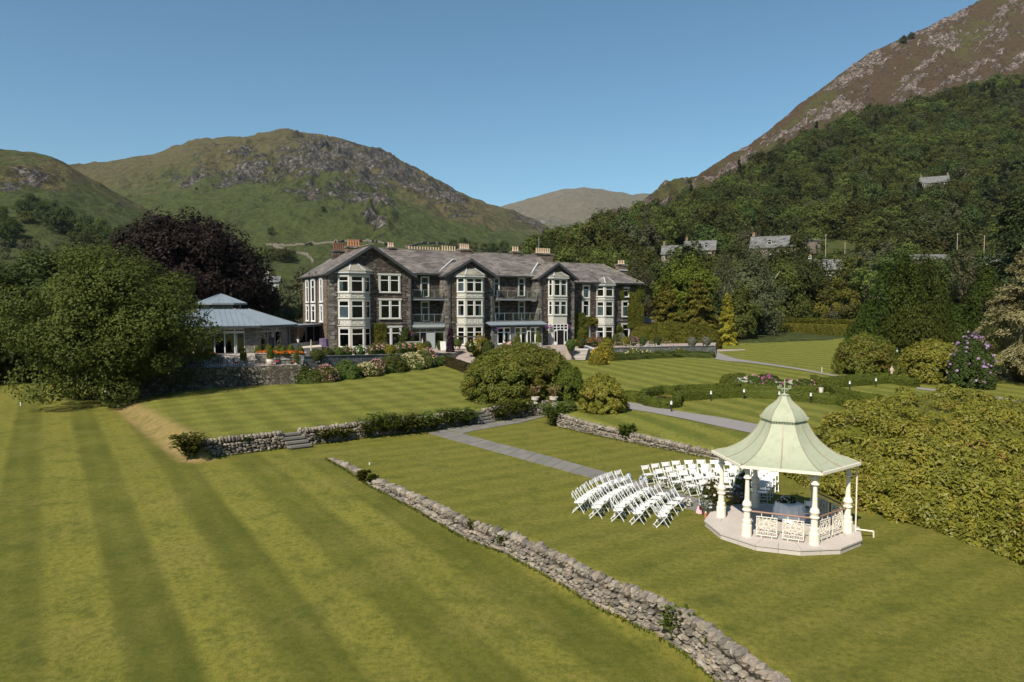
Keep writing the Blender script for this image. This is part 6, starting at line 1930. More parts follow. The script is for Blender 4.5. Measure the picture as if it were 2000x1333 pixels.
LEFT = [[[2.9, 28.9], [3.1, 29.4], [3.35, 29.9], [3.6, 30.4], [3.9, 30.9], [4.2, 31.4], [4.55, 31.85], [4.9, 32.25], [5.3, 32.6]],
        [[3.5, 28.2], [3.72, 28.75], [3.98, 29.27], [4.25, 29.75], [4.55, 30.25], [4.85, 30.72], [5.2, 31.2], [5.6, 31.65]],
        [[4.35, 27.8], [4.57, 28.35], [4.83, 28.85], [5.12, 29.35], [5.45, 29.85], [5.8, 30.35], [6.2, 30.9]],
        [[5.1, 27.4], [5.32, 27.93], [5.6, 28.43], [5.92, 28.95], [6.3, 29.5], [6.72, 30.1]],
        [[6.0, 27.05], [6.2, 27.58], [6.48, 28.13], [6.87, 28.75], [7.3, 29.35]]]
FOC = Vector((10.1, 27.6))
RN = ['back', 'fourth', 'third', 'second', 'front']
for r, row in enumerate(LEFT):
    n = len(row)
    for k, p in enumerate(row):
        q = FOC-Vector(p); seats.append((p[0], p[1], math.atan2(q.y, q.x)-PH, 'left', RN[r], n-k, n))
R1 = [Vector(p) for p in ((6.8, 33.6), (7.3, 33.95), (7.8, 34.25), (8.3, 34.5), (8.9, 34.7), (9.5, 34.85), (10.1, 34.85), (10.7, 34.7), (11.2, 34.4), (11.7, 33.95), (12.1, 33.4), (12.4, 32.8), (12.6, 32.1))]
RC = Vector((10.0, 28.6))
for r in range(5):
    k = 1-.145*r
    pl = [RC+(p-RC)*k+Vector((.06*r, .02*r)) for p in R1]
    acc = [0]
    for a, b in zip(pl[:-1], pl[1:]): acc.append(acc[-1]+(b-a).length)
    n = [12, 10, 9, 7, 6][r]; st = acc[-1]/(n-0.6)
    for i in range(n):
        t = min(i*st, acc[-1])
        x = float(np.interp(t, acc, [p.x for p in pl])); y = float(np.interp(t, acc, [p.y for p in pl]))
        q = Vector((10.3, 26.6))-Vector((x, y))
        seats.append((x, y, math.atan2(q.y, q.x)-PH, 'right', RN[r], i+1, n))
ch0 = None
for (x, y, a, blk, row, k, n) in seats:
    x += R.uniform(-.02, .02); y += R.uniform(-.02, .02); a += R.uniform(-.06, .06)
    pos = 'aisle chair' if k == 1 else ('outermost chair' if k == n else ORD[k-1]+' chair from the aisle')
    lab = 'white folding chair, %s, %s row, %s block' % (pos, row, blk)
    if ch0 is None:
        ch0 = chair_parts(thing('folding_chair', lab, 'chair', (x, y, 0), a, 'white folding chairs')); c = ch0
    else:
        c = copy_tree(ch0); c.location = (x, y, 0); c.rotation_euler = (0, 0, a); c['label'] = lab
    c.location.z = G(x, y)
bpy.context.view_layer.update()

# aisle flowers, tall arrangements, bag
def posy(px, py, s, label, mat='f_paleblue', leg=.25, seed=1):
    p = on(px, py, 0); o = thing('aisle_flowers', label, 'flowers', (p.x, p.y, G(p.x, p.y)), 0, 'flowers along the aisle')
    link('greenery', shrub_mesh('greenery', M['ash'], s*.8, s*.8, s*1.0, 60, .08, seed, .4, .08, 3), None, o, loc=(0, 0, leg*.3))
    link('blooms', flower_mesh('blooms', M[mat], s, s, s*1.5, 70, .07, seed, 0.0), None, o, loc=(0, 0, leg*.3))
posy(1257, 944, .20, 'white and blue flowers beside the rearmost right aisle chair', seed=1)
posy(1283, 932, .17, 'pale posy on the aisle side of the back row of the right block', 'f_white', seed=2)
posy(1228, 938, .14, 'small pale posy at the aisle chair of the left back row', seed=3)
posy(1314, 975, .22, 'tall pale blue flowers at the aisle end of a left row near the front', seed=4)
posy(1344, 990, .17, 'white roses on the grass at the aisle end of the front left row', 'f_white', seed=5)
posy(1293, 955, .16, 'pale flowers between aisle chairs of the middle rows', 'f_white', seed=6)
posy(1341, 958, .18, 'white posy at the front aisle chair of the right block', 'f_white', seed=7)
for (px, py, lab, mt, sc_) in ((1390, 1006, 'tall arrangement of white roses on a black stand left of the bandstand entrance', 'f_white', 1.0), (1450, 985, 'dark leafy arrangement with blue flowers on a black stand right of the entrance', 'f_paleblue', .85)):
    p = on(px, py, 0); o = thing('flower_stand', lab, 'flower stand', (p.x, p.y, 0))
    m = MB()
    for sx in (-.15, .15):
        for sy in (-.15, .15): m.tube((sx, sy, 0), (sx, sy, .95), .012, 4)
    for z in (.02, .95):
        m.bar((-.15, -.15, z), (.15, -.15, z), .02); m.bar((-.15, .15, z), (.15, .15, z), .02); m.bar((-.15, -.15, z), (-.15, .15, z), .02); m.bar((.15, -.15, z), (.15, .15, z), .02)
    m.build('stand', M['black'], o)
    link('greenery', shrub_mesh('greenery', M['broad'], .34*sc_, .34*sc_, .75, 330, .10, 9, .35, .12, 3), None, o, loc=(0, 0, .75))
    link('greenery', shrub_mesh('greenery', M['ash'], .30*sc_, .28*sc_, .6, 150, .11, 12, .3, .12, 3), None, o, loc=(-.2, -.05, .35))
    link('blooms', flower_mesh('blooms', M[mt], .40*sc_, .40*sc_, .8, 55, .12, 9), None, o, loc=(0, 0, .72))
    link('blooms', flower_mesh('blooms', M['f_paleblue'], .34, .32, .6, 60, .09, 12), None, o, loc=(-.2, -.05, .3))
p = on(1425, 990, 0); o = thing('dried_flowers', 'spray of dried straw coloured stems on the platform edge between the columns', 'flowers', (p.x+.1, p.y-.25, FZ))
link('stems', fern_mesh('stems', M['dead'], .45, .45, 50, 3, 8, .10), None, o)
p = on(1368, 1003, 0); bg_ = thing('tote_bag', 'bright pink and pale pink bag standing on the grass left of the platform', 'bag', (p.x, p.y, 0), .3)
m = MB(); m.prism([(-.16, -.1), (.16, -.1), (.16, .1), (-.16, .1)], 0, .02); m.add([(-.17, -.1, .02), (.17, -.1, .02), (.17, .1, .02), (-.17, .1, .02), (-.10, -.03, .33), (.10, -.05, .36), (.11, .05, .34), (-.10, .04, .34)], [(0,1,5,4), (1,2,6,5), (2,3,7,6), (3,0,4,7), (4,5,6,7)]); m.build('body', M['palepink'], bg_)
m = MB(); m.slab([(-.02, -.118, .03), (.17, -.118, .03), (.12, -.055, .34), (.02, -.055, .34)], .012); m.slab([(-.12, -.09, .20), (-.02, -.09, .20), (-.02, -.045, .34), (-.08, -.045, .34)], .012); m.build('front_patch', M['pink'], bg_)
m = MB(); m.path([(-.08, 0, .33), (-.05, 0, .46), (.05, 0, .46), (.08, 0, .33)], .012, 4); m.build('handle', M['pink'], bg_)
for k, (px, py, hh, mm, lab) in enumerate(((1378, 1012, .22, 'terra', 'terracotta candle holder at the left edge of the platform'), (1402, 1012, .5, 'lampglass', 'tall clear glass lantern at the foot of the left front column'))):
    p = on(px, py, 0); o = thing('candle_holder', lab, 'candle holder', (p.x, p.y, .0))
    m = MB(); m.lathe([(.06, 0), (.065, hh*.9), (.05, hh)], 10); m.build('body', M[mm], o)
    m = MB(); m.lathe([(.03, hh), (.03, hh+.05)], 8); m.build('candle', M['white'], o)
# ---------------------------------------------------------------- big shrubs and hedges
def pgh(px, Y): return (px-1000)/F*Y
# great rhododendron bank on the right: a mounded body with whorled leaves
fl = [tuple(on(px, py, 0)[:2]) for px, py in ((1500, 915), (1560, 948), (1625, 975), (1690, 1003), (1760, 1022), (1850, 1046), (1920, 1072), (2000, 1112), (2100, 1165))]
bk = [gnd(px, py) for px, py in ((1540, 884), (1580, 866),)]
BACKLINE = [(14.6, 37.6), (19.0, 41.0), (26, 45), (36, 49), (52, 50)]
def bank_h(x, y):
    s, t = seg_dist(x, y, fl)
    d = np.maximum(s, 0)
    s2, _ = seg_dist(x, y, BACKLINE)
    d2 = np.maximum(-s2, 0)
    big = fbm(x/5.0, y/5.0, 3, 33); mid = fbm(x/2.1, y/2.1, 2, 34)
    h = (2.6+1.6*(big-.5)+1.5*(mid-.5)) * (1-np.exp(-d/.95))*(1-np.exp(-d2/1.2))
    ht = np.interp(1000+F*x/np.maximum(y, 5), [1500, 1560, 1640, 1720, 1850, 2100], [.55, .8, 1.05, 1.22, 1.02, .75])
    return np.where((s > 0) & (s2 < 0), h*ht, 0)
gx = np.arange(12.0, 44, .3); gy = np.arange(18, 51, .3)
X, Y = np.meshgrid(gx, gy); Hh = bank_h(X, Y)
bank = thing('rhododendron_hedge', 'huge spreading rhododendron bank with yellow-green leaves behind the bandstand on the right', 'hedge', (16, 30, 0))
cells = np.argwhere(Hh > .05)
rs = np.random.default_rng(8)
# only the part the garden side shows densely; distance thins the count
wgt = []
for (j, i) in cells: wgt.append(1.0/max(gy[j]-14, 5)**1.1)
wgt = np.array(wgt); 
e = 0.15
gxh = (bank_h(X+e, Y)-bank_h(X-e, Y))/(2*e); gyh = (bank_h(X, Y+e)-bank_h(X, Y-e))/(2*e)
slope = np.sqrt(1+gxh**2+gyh**2)[cells[:, 0], cells[:, 1]]
wgt = wgt*np.minimum(slope, 9); wgt /= wgt.sum()
nc = 2300
def surf(n_):
    ci = rs.choice(len(cells), n_, p=wgt)
    a = gx[cells[ci, 1]]+(rs.random(n_)-.5)*.3; b = gy[cells[ci, 0]]+(rs.random(n_)-.5)*.3
    h_ = bank_h(a, b); k = h_ > .05; a, b, h_ = a[k], b[k], h_[k]
    hx = (bank_h(a+e, b)-bank_h(a-e, b))/(2*e); hy = (bank_h(a, b+e)-bank_h(a, b-e))/(2*e)
    N_ = unit(np.stack([-hx, -hy, np.ones(len(a))], -1))
    z = zg(a, b)+h_-np.where(N_[:, 2] < .6, rs.random(len(a))*h_*.75, 0)
    return np.stack([a-16, b-30, z], -1), N_
C, NC = surf(nc)
fa_ = resample(fl, 1); ns = 520; tt = rs.random(ns)*fa_[-1]; fx = np.interp(tt, fa_, [p[0] for p in fl]); fy = np.interp(tt, fa_, [p[1] for p in fl])
t2 = np.minimum(tt+.3, fa_[-1]); gx2 = np.interp(t2, fa_, [p[0] for p in fl])-fx; gy2 = np.interp(t2, fa_, [p[1] for p in fl])-fy; gl_ = np.hypot(gx2, gy2)+1e-6
zz_ = rs.random(ns)*1.9*np.interp(1000+F*fx/fy, [1500, 1600, 1700], [.4, .75, 1]); oo = .35+.28*zz_
sk_ = np.stack([fx-gy2/gl_*oo-16, fy+gx2/gl_*oo-30, .25+zz_], -1); nk_ = np.stack([gy2/gl_, -gx2/gl_, .5+0*fx], -1)
C = np.concatenate([C, sk_]); NC = np.concatenate([NC, unit(nk_)]); cr = rs.uniform(.26, .62, len(C)); C = C-NC*cr[:, None]*.55
per = (cr**2*480).astype(int)+14; idx = np.repeat(np.arange(len(C)), per)
dd = unit(rs.normal(size=(len(idx), 3))+NC[idx]*.9)
P = C[idx]+dd*(cr[idx]*(.8+.3*rs.random(len(idx))))[:, None]*np.array([1, 1, .85])
T = unit(rs.normal(size=P.shape)+dd*.4)
lr = np.clip(.55*rs.random(len(C))[idx]+.5*rs.random(len(idx)), 0, 1)
L = LB(); L.add(*leaves(P, dd+np.array([0, -.15, .35]), .19, .40, .45, rs, lr, along=T))
P2, N2 = surf(26000); L.add(*leaves(P2-N2*.25, N2, .20, .5, .6, rs))
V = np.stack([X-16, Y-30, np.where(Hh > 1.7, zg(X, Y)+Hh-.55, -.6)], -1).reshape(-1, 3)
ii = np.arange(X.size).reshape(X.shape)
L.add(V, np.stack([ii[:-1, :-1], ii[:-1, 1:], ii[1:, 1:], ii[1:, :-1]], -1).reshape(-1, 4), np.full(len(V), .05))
link('foliage', L.mesh('bank_foliage', M['rhodo2']), None, bank)
m = MB()
for (a, b) in ((0, 0), (3, 4), (6, 2), (10, 9)): m.tube((a, b, -.2), (a+.3, b+.2, 1.2), .09, 5)
m.build('stem', M['bark'], bank)

def shrub(name, label, px, py, wpx, hpx, mat, n, ls, aspect=.4, lump=None, seed=1, cat='shrub', depth=1.0, Yoff=True, flowers=None, group=None, core=.86, freq=None, ground=None):
    """a rounded shrub whose base front stands at survey point (px, py)"""
    g = gnd(px, py) if ground is None else on(px, py, ground)
    s = g.y/F; rx = wpx*s/2; h = hpx*s; ry = rx*depth
    k = math.hypot(g.x, g.y); cx, cy = g.x+g.x/k*ry*.9, g.y+g.y/k*ry*.9
    rx *= (cy/g.y)
    z = (G(cx, cy) if ground is None else ground)-.05
    z = min(z, g.z)
    o = thing(name, label, cat, (cx, cy, z), 0, group)
    if mat.startswith('rhodo') or name == 'rhododendron':
        f_ = link('foliage', crown('foliage', M[mat], rx, h, 260, int(n*4.2), ls*.72, seed, -.35, 0, core=.84, aspect=.42, clump=(.09, .16), und_=.35, shell=.82, squash=.9), None, o); f_.scale = (1, ry/rx, 1)
    else: link('foliage', shrub_mesh('foliage', M[mat], rx, ry, h, n, ls, seed, aspect, lump if lump is not None else rx*.14, freq, core), None, o)
    if flowers:
        fm, nf, fs = flowers
        link('flowers', flower_mesh('flowers', M[fm], rx, ry, h, nf, fs, seed), None, o)
    m = MB(); m.tube((0, 0, -.1), (0, 0, h*.5), max(rx*.05, .02), 6); m.build('stem', M['bark'], o)
    return o, rx, h
# central rhododendron: three merged swells of one plant plus neighbours
g = gnd(1000, 798)
rd = thing('rhododendron', 'massive domed rhododendron with rusty new leaves in front of the terrace', 'shrub', (g.x, g.y+3.2, 1.0))
s = (g.y+3)/F
def swell(px, w, dy, h, seed, n):
    me = crown('foliage', M['rhodo'], w*s/2, h*s, 340, n*4, .20, seed, -.35, 0, core=.84, aspect=.42, clump=(.08, .145), und_=.4, shell=.82, squash=.9)
    link('foliage', me, None, rd, loc=((px-1000)/F*(g.y+3.2)-rd.location.x, dy, 0))
swell(985, 165, .2, 106, 1, 8500); swell(1068, 132, 3.6, 106, 2, 6500); swell(1020, 185, 2.6, 120, 12, 9000)
m = MB(); m.tube((-1.5, .3, 0), (-1.2, .5, 2.2), .16, 6); m.tube((2.0, 2.2, 0), (2.2, 2.4, 2.4), .14, 6); m.build('stem', M['bark'], rd)
shrub('rhododendron', 'dark green rhododendron low on the right flank of the great dome', 1112, 788, 62, 78, 'creeper', 2600, .26, .42, seed=3, depth=.8)
shrub('rhododendron', 'yellow-green domed rhododendron standing alone left of the gravel path', 1176, 811, 95, 80, 'rhodo2', 5200, .24, .4, seed=4, depth=.95)
shrub('rhododendron', 'rusty brown and green rhododendron left of the statue across the garden lawn', 1690, 736, 122, 90, 'rhodo', 4200, .34, .42, seed=5, depth=.8)
shrub('rhododendron', 'broad yellow-green rhododendron right of the statue', 1822, 752, 135, 92, 'rhodo2', 4200, .34, .4, seed=6, depth=.9)
shrub('rhododendron', 'dark rhododendron with lilac flower heads at the foot of the pale fir', 1897, 762, 80, 102, 'broad_dark', 3000, .34, .45, seed=7, flowers=('f_lilac', 90, .24))

def hedge(label, pts, w_, h, dens, ls, mat='box', seed=1, closed=False, cat='hedge', name='hedge', lump=.06, round_=.25):
    P = [tuple(gnd(*p)[:2]) for p in pts]
    o = thing(name, label, cat, (P[0][0], P[0][1], 0))
    link('foliage', hedge_mesh('foliage', M[mat], P, w_, h, dens, ls, seed, round_, lump, closed=closed, origin=(P[0][0], P[0][1], 0)), None, o)
    return o
# parterre hedging
hedge('short clipped box hedge beside the lone rhododendron with a red rose behind it', [(1224, 783), (1250, 785)], .9, .85, 260, .13, seed=1)
hedge('curled clipped box hedge around the small round rose bed', [(1318, 771), (1292, 770), (1262, 776), (1250, 786), (1268, 794), (1300, 799), (1320, 795), (1324, 784)], .7, .75, 240, .13, seed=2)
hedge('long clipped box hedge with an angle at the front of the parterre', [(1322, 784), (1385, 779), (1449, 776), (1515, 780), (1580, 785), (1640, 792), (1660, 797)], .75, .85, 240, .13, seed=3)
hedge('low clipped box hedge curving round the left of the central rose bed', [(1320, 768), (1400, 765), (1440, 762), (1412, 754), (1418, 746), (1450, 742)], .7, .7, 190, .14, seed=4)
hedge('clipped box hedge arc in front of the central rose bed', [(1436, 756), (1428, 750), (1452, 745)], .6, .6, 190, .14, seed=5)
hedge('clipped box hedge along the near side of the central rose bed', [(1438, 760), (1480, 765), (1540, 768), (1590, 768), (1625, 762), (1600, 752), (1590, 745)], .7, .65, 190, .14, seed=6)
hedge('clipped box hedge running right from the rose bed toward the statue', [(1590, 757), (1630, 757), (1668, 754), (1735, 748), (1790, 757)], .8, .8, 190, .14, seed=7)
hedge('clipped box hedge crossing behind the bandstand finial toward the big bank', [(1625, 765), (1640, 775), (1680, 783), (1720, 788)], .8, .7, 190, .14, seed=8)
hedge('thin box hedge joining the garden path end', [(1600, 750), (1660, 745), (1720, 740), (1770, 743)], .7, .6, 150, .14, seed=9)
shrub('rose_bed', 'small round bed of dark red roses inside the curled box hedge', 1296, 789, 50, 12, 'browhedge', 600, .12, seed=11, cat='flower bed', flowers=('f_red', 30, .10))
shrub('rose_bush', 'single rose bush with red and white blooms left of the curled hedge', 1240, 778, 30, 12, 'box', 300, .12, seed=12, flowers=('f_red', 14, .14))
for k, (px, py, wp, hp, fm, nf, lab) in enumerate(((1450, 759, 34, 18, 'f_white', 60, 'white roses at the left end of the central bed'), (1470, 752, 46, 16, 'f_pink', 40, 'pink roses behind the white ones in the central bed'),
        (1505, 760, 40, 24, 'f_magenta', 30, 'tall green bush with magenta roses in the middle of the central bed'), (1540, 763, 42, 20, 'f_magenta', 16, 'rounded rose bush with two magenta blooms behind the weather vane'), (1572, 762, 40, 20, 'f_pink', 10, 'plain green rose bush at the right end of the central bed'), (1495, 748, 50, 14, 'f_magenta', 26, 'back row magenta rose bush of the central bed'))):
    shrub('rose_bush', lab, px, py, wp, hp, 'shrub', 700, .16, seed=20+k, flowers=(fm, nf, .20), lump=.12)
# big clipped hedges
o = thing('hedge', 'tall rounded beech hedge running right from the end of the hotel', 'hedge', (pgh(1322, 112), 112, 1.9))
for k, (px, Y, rx, ry, h) in enumerate(((1262, 109.5, 3.0, 2.4, 4.1), (1290, 110.5, 3.6, 2.6, 4.4), (1322, 111.5, 3.8, 2.8, 4.5), (1350, 112.5, 3.6, 2.8, 4.3), (1376, 113.5, 2.7, 2.8, 3.9))):
    link('foliage', shrub_mesh('foliage', M['hedge'], rx, ry, h, 2600, .22, 31+k, .6, .14, .8, .9), None, o, loc=(pgh(px, Y)-o.location.x, Y-112, 0))
m = MB(); m.tube((0, 0, -.3), (0, 0, 2), .1, 5); m.build('stem', M['bark'], o)
hedge('long golden-brown hedge across the back of the far lawn', [(1492, 652), (1560, 653), (1620, 656), (1662, 657)], 4.0, 3.3, 1100, .30, 'hedge', 32, lump=.25, round_=.6)
hedge('dark brown low hedge beside the ramp at the end of the rose border', [(877, 716), (895, 722), (913, 729)], .8, 1.1, 500, .14, 'browhedge', 33)
hedge('small clump of low planting where the garden path meets the parterre', [(1668, 746), (1712, 742), (1740, 745)], 1.2, .5, 160, .2, 'shrub', 34)

# rose border below the slate terrace wall
hedge('low mixed green planting filling the long rose border', [(582, 749), (640, 745), (700, 736), (760, 728), (820, 719), (878, 712)], 1.5, 1.0, 420, .17, 'shrub', 35, lump=.35, round_=.6)
hedge('low mixed green planting filling the right terrace border', [(1192, 705), (1260, 701), (1330, 698), (1393, 699)], 1.4, .8, 300, .17, 'shrub', 36, lump=.3, round_=.6)
BL = [(598, 750, 44, 34, 'shrub', 'f_pink', 8, 'feathery green shrub at the left end of the rose border'), (636, 748, 34, 34, 'shrub', 'f_pink', 120, 'pink and cream rose bush between two dark feathery shrubs'), (648, 746, 24, 26, 'yshrub', 'f_cream', 120, 'cream rose bush low at the left of the border'),
      (676, 742, 46, 38, 'shrub', None, 0, 'dark feathery green shrub second from the left of the rose border'), (715, 737, 40, 26, 'shrub', 'f_cream', 190, 'wide cream rose bush left of the third feathery shrub'), (735, 733, 30, 30, 'shrub', 'f_pink', 110, 'cream and pink rose bush against the feathery shrub'),
      (764, 729, 42, 36, 'shrub', None, 0, 'dark feathery green shrub in the middle of the rose border'), (780, 725, 22, 22, 'shrub', 'f_pink', 90, 'deep pink rose bush right of the middle feathery shrub'), (803, 724, 44, 32, 'shrub', 'f_cream', 260, 'large cream rose bush covered in blooms'),
      (827, 720, 34, 34, 'shrub', 'f_cream', 180, 'tall cream rose bush at the right of the large one'), (838, 716, 26, 34, 'shrub', 'f_pink', 120, 'tall pink rose bush near the right end of the border'), (858, 714, 30, 22, 'shrub', 'f_pink', 90, 'low pink rose bush beside the last spirea'), (874, 712, 22, 20, 'shrub', 'f_pink', 120, 'pink spirea mound at the right end of the border'),
      (575, 748, 30, 26, 'shrub', 'f_lilac', 60, 'dusty pink shrub at the shaded corner of the terrace walls')]
for k, (px, py, wp, hp, mt, fm, nf, lab) in enumerate(BL):
    shrub('rose_bush' if fm and nf > 60 else 'shrub', lab, px, py, wp*1.25, hp, mt, 1300, .16, seed=40+k, flowers=(fm, nf*3, .105) if fm else None, lump=.34, freq=1.3, depth=.6, core=.7)
# border under the right terrace wall
for k, (px, py, wp, hp, mt, fm, nf, lab) in enumerate([(1168, 714, 36, 34, 'yshrub', 'f_yellow', 60, 'yellow flowering shrub at the foot of the terrace steps'), (1183, 706, 36, 46, 'yshrub', None, 0, 'taller golden shrub behind the yellow one by the steps'), (1208, 704, 34, 16, 'shrub', 'f_pink', 5, 'low green plants with one pink rose right of the golden shrub'),
        (1238, 702, 40, 20, 'shrub', 'f_cream', 90, 'cream flowering perennials under the right terrace wall'), (1262, 701, 36, 15, 'shrub', 'f_cream', 60, 'low cream daisies in the right border'), (1295, 700, 44, 14, 'shrub', None, 0, 'low green border plants under the middle of the right wall'), (1330, 698.5, 44, 15, 'shrub', 'f_yellow', 20, 'green border plants with small yellow flowers'), (1362, 698, 34, 12, 'shrub', None, 0, 'last low green clump of the right border'), (1386, 699, 24, 9, 'ash', None, 0, 'silvery plants at the right end of the wall')]):
    shrub('shrub' if not fm else 'flowering_plant', lab, px, py, wp, hp, mt, 700, .18, seed=60+k, flowers=(fm, nf, .18) if fm else None, lump=.12, depth=.6)

# ferns and tufts along the dry stone walls
FN = [(372, 897, 46, 50, 'tall spiky fern clump at the left end of the croquet wall'), (480, 876, 14, 14, 'tiny fern growing from the croquet wall'), (636, 864, 42, 20, 'low fern patch at the wall just right of the rough steps'), (668, 861, 30, 18, 'small bright fern right of the low patch'),
      (718, 857, 40, 34, 'dark fern clump fourth along the croquet wall'), (750, 852, 50, 40, 'broad dark fern clump in the middle of the croquet wall'), (786, 850, 46, 40, 'tall fern clump with dark centre left of the path corner'), (822, 846, 46, 38, 'fern clump right of the tallest one'), (845, 842, 30, 26, 'small fern clump above the path tip'),
      (876, 836, 44, 32, 'fern clump above the path corner'), (905, 832, 44, 34, 'fern clump left of the small stone steps'), (975, 821, 44, 32, 'fern clump right of the small stone steps'), (1000, 817, 40, 34, 'dark fern clump below the great rhododendron'), (1024, 814, 24, 24, 'small fern against the curved wall end'),
      (1082, 834, 38, 46, 'big fern clump at the corner where the path meets the sunny wall'), (1225, 860, 26, 30, 'round dark fern bush halfway along the sunny wall'),
      (711, 942, 18, 22, 'fern tuft growing from the far end of the long wall'), (727, 948, 16, 20, 'second fern tuft just below the first on the long wall'), (923, 1046, 18, 26, 'small fern tuft in the middle of the long wall'), (988, 1075, 22, 28, 'bright fern tuft right of the small one on the long wall'),
      (1325, 1256, 46, 66, 'large fern clump growing at the foot of the long wall'), (1385, 1278, 24, 34, 'smaller fern right of the large clump on the long wall')]
for k, (px, py, wp, hp, lab) in enumerate(FN):
    p = gnd(px, py-2); s = p.y/F
    r = wp*s*.72; h = hp*s*1.05
    o = thing('fern', lab, 'fern', (p.x, p.y, p.z))
    link('fronds', fern_mesh('fronds', M['fern'], r, h, int(70+r*60), 100+k, 14, .13 if p.y < 30 else .19), None, o)
# planting under the great rhododendron: two urns with spiky plants
for (px, py, lab) in ((1045, 799, 'stone urn with tall brown spiky plant left of its pair under the rhododendron'), (1081, 799, 'lower stone urn with orange spiky plant right of its pair')):
    p = at(px, py, 54.9); z0 = .98
    o = thing('garden_urn', lab, 'urn', (p.x, p.y, z0))
    m = MB(); m.lathe([(.22, 0), (.24, .08), (.12, .14), (.12, .22), (.30, .34), (.34, .52), (.38, .56), (.33, .58)], 14); m.build('urn', M['pot'], o)
    link('spiky_leaves', fern_mesh('spiky_leaves', M['dead'], .5, 1.1, 34, px, 10, .16), None, o, loc=(0, 0, .5))
shrub('juniper', 'dusty blue-green juniper under the rhododendron hollow behind the urns', 1068, 797, 60, 18, 'broad', 900, .16, seed=80, cat='shrub')
shrub('shrub', 'low yellow-green plants at the top of the curved wall beside the path', 1108, 805, 34, 20, 'shrub', 500, .16, seed=81)
shrub('shrub', 'small plants on the top of the wall left of the lone rhododendron', 1095, 812, 30, 10, 'shrub', 300, .14, seed=82)
wall_line('low_wall', 'low curved stone planter wall behind the corner fern clump', [pt(1062, 55.8), pt(1085, 54.2), pt(1090, 57), pt(1130, 59.5)], .4, [1.15, 1.15, 1.2, 1.2], .35, 'rubble')

P = []
for pl, off in ((W1, -.36), (W2, -.34), (W3, -.36)):
    acc = resample(pl, 1); n = int(acc[-1]*34)
    t_ = rs.random(n)*acc[-1]; ax = np.interp(t_, acc, [p[0] for p in pl]); ay = np.interp(t_, acc, [p[1] for p in pl])
    bx = np.interp(np.minimum(t_+.2, acc[-1]), acc, [p[0] for p in pl]); by = np.interp(np.minimum(t_+.2, acc[-1]), acc, [p[1] for p in pl])
    an = np.arctan2(by-ay, bx-ax); o_ = off-.12*rs.random(n)**2
    for sg in (1,):
        qx = ax-np.sin(an)*o_*sg; qy = ay+np.cos(an)*o_*sg
        P.append(np.stack([qx, qy, zg(qx, qy)+.05], -1))
P = np.concatenate(P); L = LB()
L.add(*leaves(P, rs.normal(size=P.shape)*np.array([1, 1, .1]), .17, .28, .2, rs, along=np.tile([0, 0, 1.0], (len(P), 1))))
props(link('long_grass', L.mesh('long_grass', M['fern'])), kind='stuff')
# ---------------------------------------------------------------- trees near the hotel
def place(px, Y, name, label, crown_me, th, tr, z=None, **kw):
    x = (px-1000)/F*Y
    return tree(name, label, 'tree', (x, Y, (G(x, Y) if z is None else z)), crown_me, th, tr, **kw)
place(230, 62.5, 'sycamore', 'large spreading green sycamore on the left whose branches reach the lawn', crown('crown', M['syc'], 8.4, 13.4, 130, 66000, .25, 3, -.75, .9, core=.6, clump=(.13, .30), und_=1.1, shell=.62, squash=.85), 6.5, .45, seed=3, limbs=6)
place(372, 104, 'copper_beech', 'huge domed dark purple copper beech behind the pavilion', crown('crown', M['beech'], 12.6, 22.0, 260, 42000, .46, 5, -.6, 0.8, core=.78, clump=(.11, .19), und_=.3, shell=.74), 14, .7, z=2.0, seed=4, limbs=5)
place(60, 82, 'lime_tree', 'dark green tree at the left edge behind the sycamore', crown('crown', M['broad_dark'], 6.8, 14.0, 60, 13000, .42, 7, -.5, 1.0, core=.74, clump=(.18, .3)), 9, .4, seed=5)
place(-20, 78, 'lime_tree', 'dark tree cut by the left edge of the picture', crown('crown', M['broad_dark'], 5.5, 12.0, 50, 9000, .42, 8, -.5, .8, core=.74, clump=(.18, .3)), 8, .35, seed=6)
place(120, 95, 'lime_tree', 'dark tree between the left edge and the sycamore crown', crown('crown', M['broad_dark'], 7.0, 14.5, 50, 9000, .5, 9, -.5, 1, core=.74, clump=(.18, .3)), 9, .4, seed=7)
place(490, 118, 'thorn_tree', 'olive green tree right of the copper beech behind the pavilion roof', crown('crown', M['broad'], 5.5, 9.5, 50, 9000, .42, 10, -.5, .3, core=.74, clump=(.18, .3)), 5, .3, z=2.5, seed=8)
place(545, 122, 'thorn_tree', 'loose brownish green tree just left of the hotel side wall', crown('crown', M['birch'], 5.2, 10.5, 50, 8000, .42, 11, -.5, .3, core=.7, clump=(.18, .3)), 5, .3, z=2.5, seed=9)
place(590, 138, 'thorn_tree', 'tall pale green tree behind the left corner of the hotel', crown('crown', M['birch'], 5.5, 14.5, 50, 8000, .45, 12, -.6, .3, core=.7, clump=(.18, .3), shape='egg'), 7, .3, z=3.0, seed=10)
place(530, 150, 'oak', 'dark tree in the gap between copper beech and hotel', crown('crown', M['broad_dark'], 6, 10, 50, 7000, .5, 13, -.5, .3, core=.74), 5, .3, z=4, seed=11)

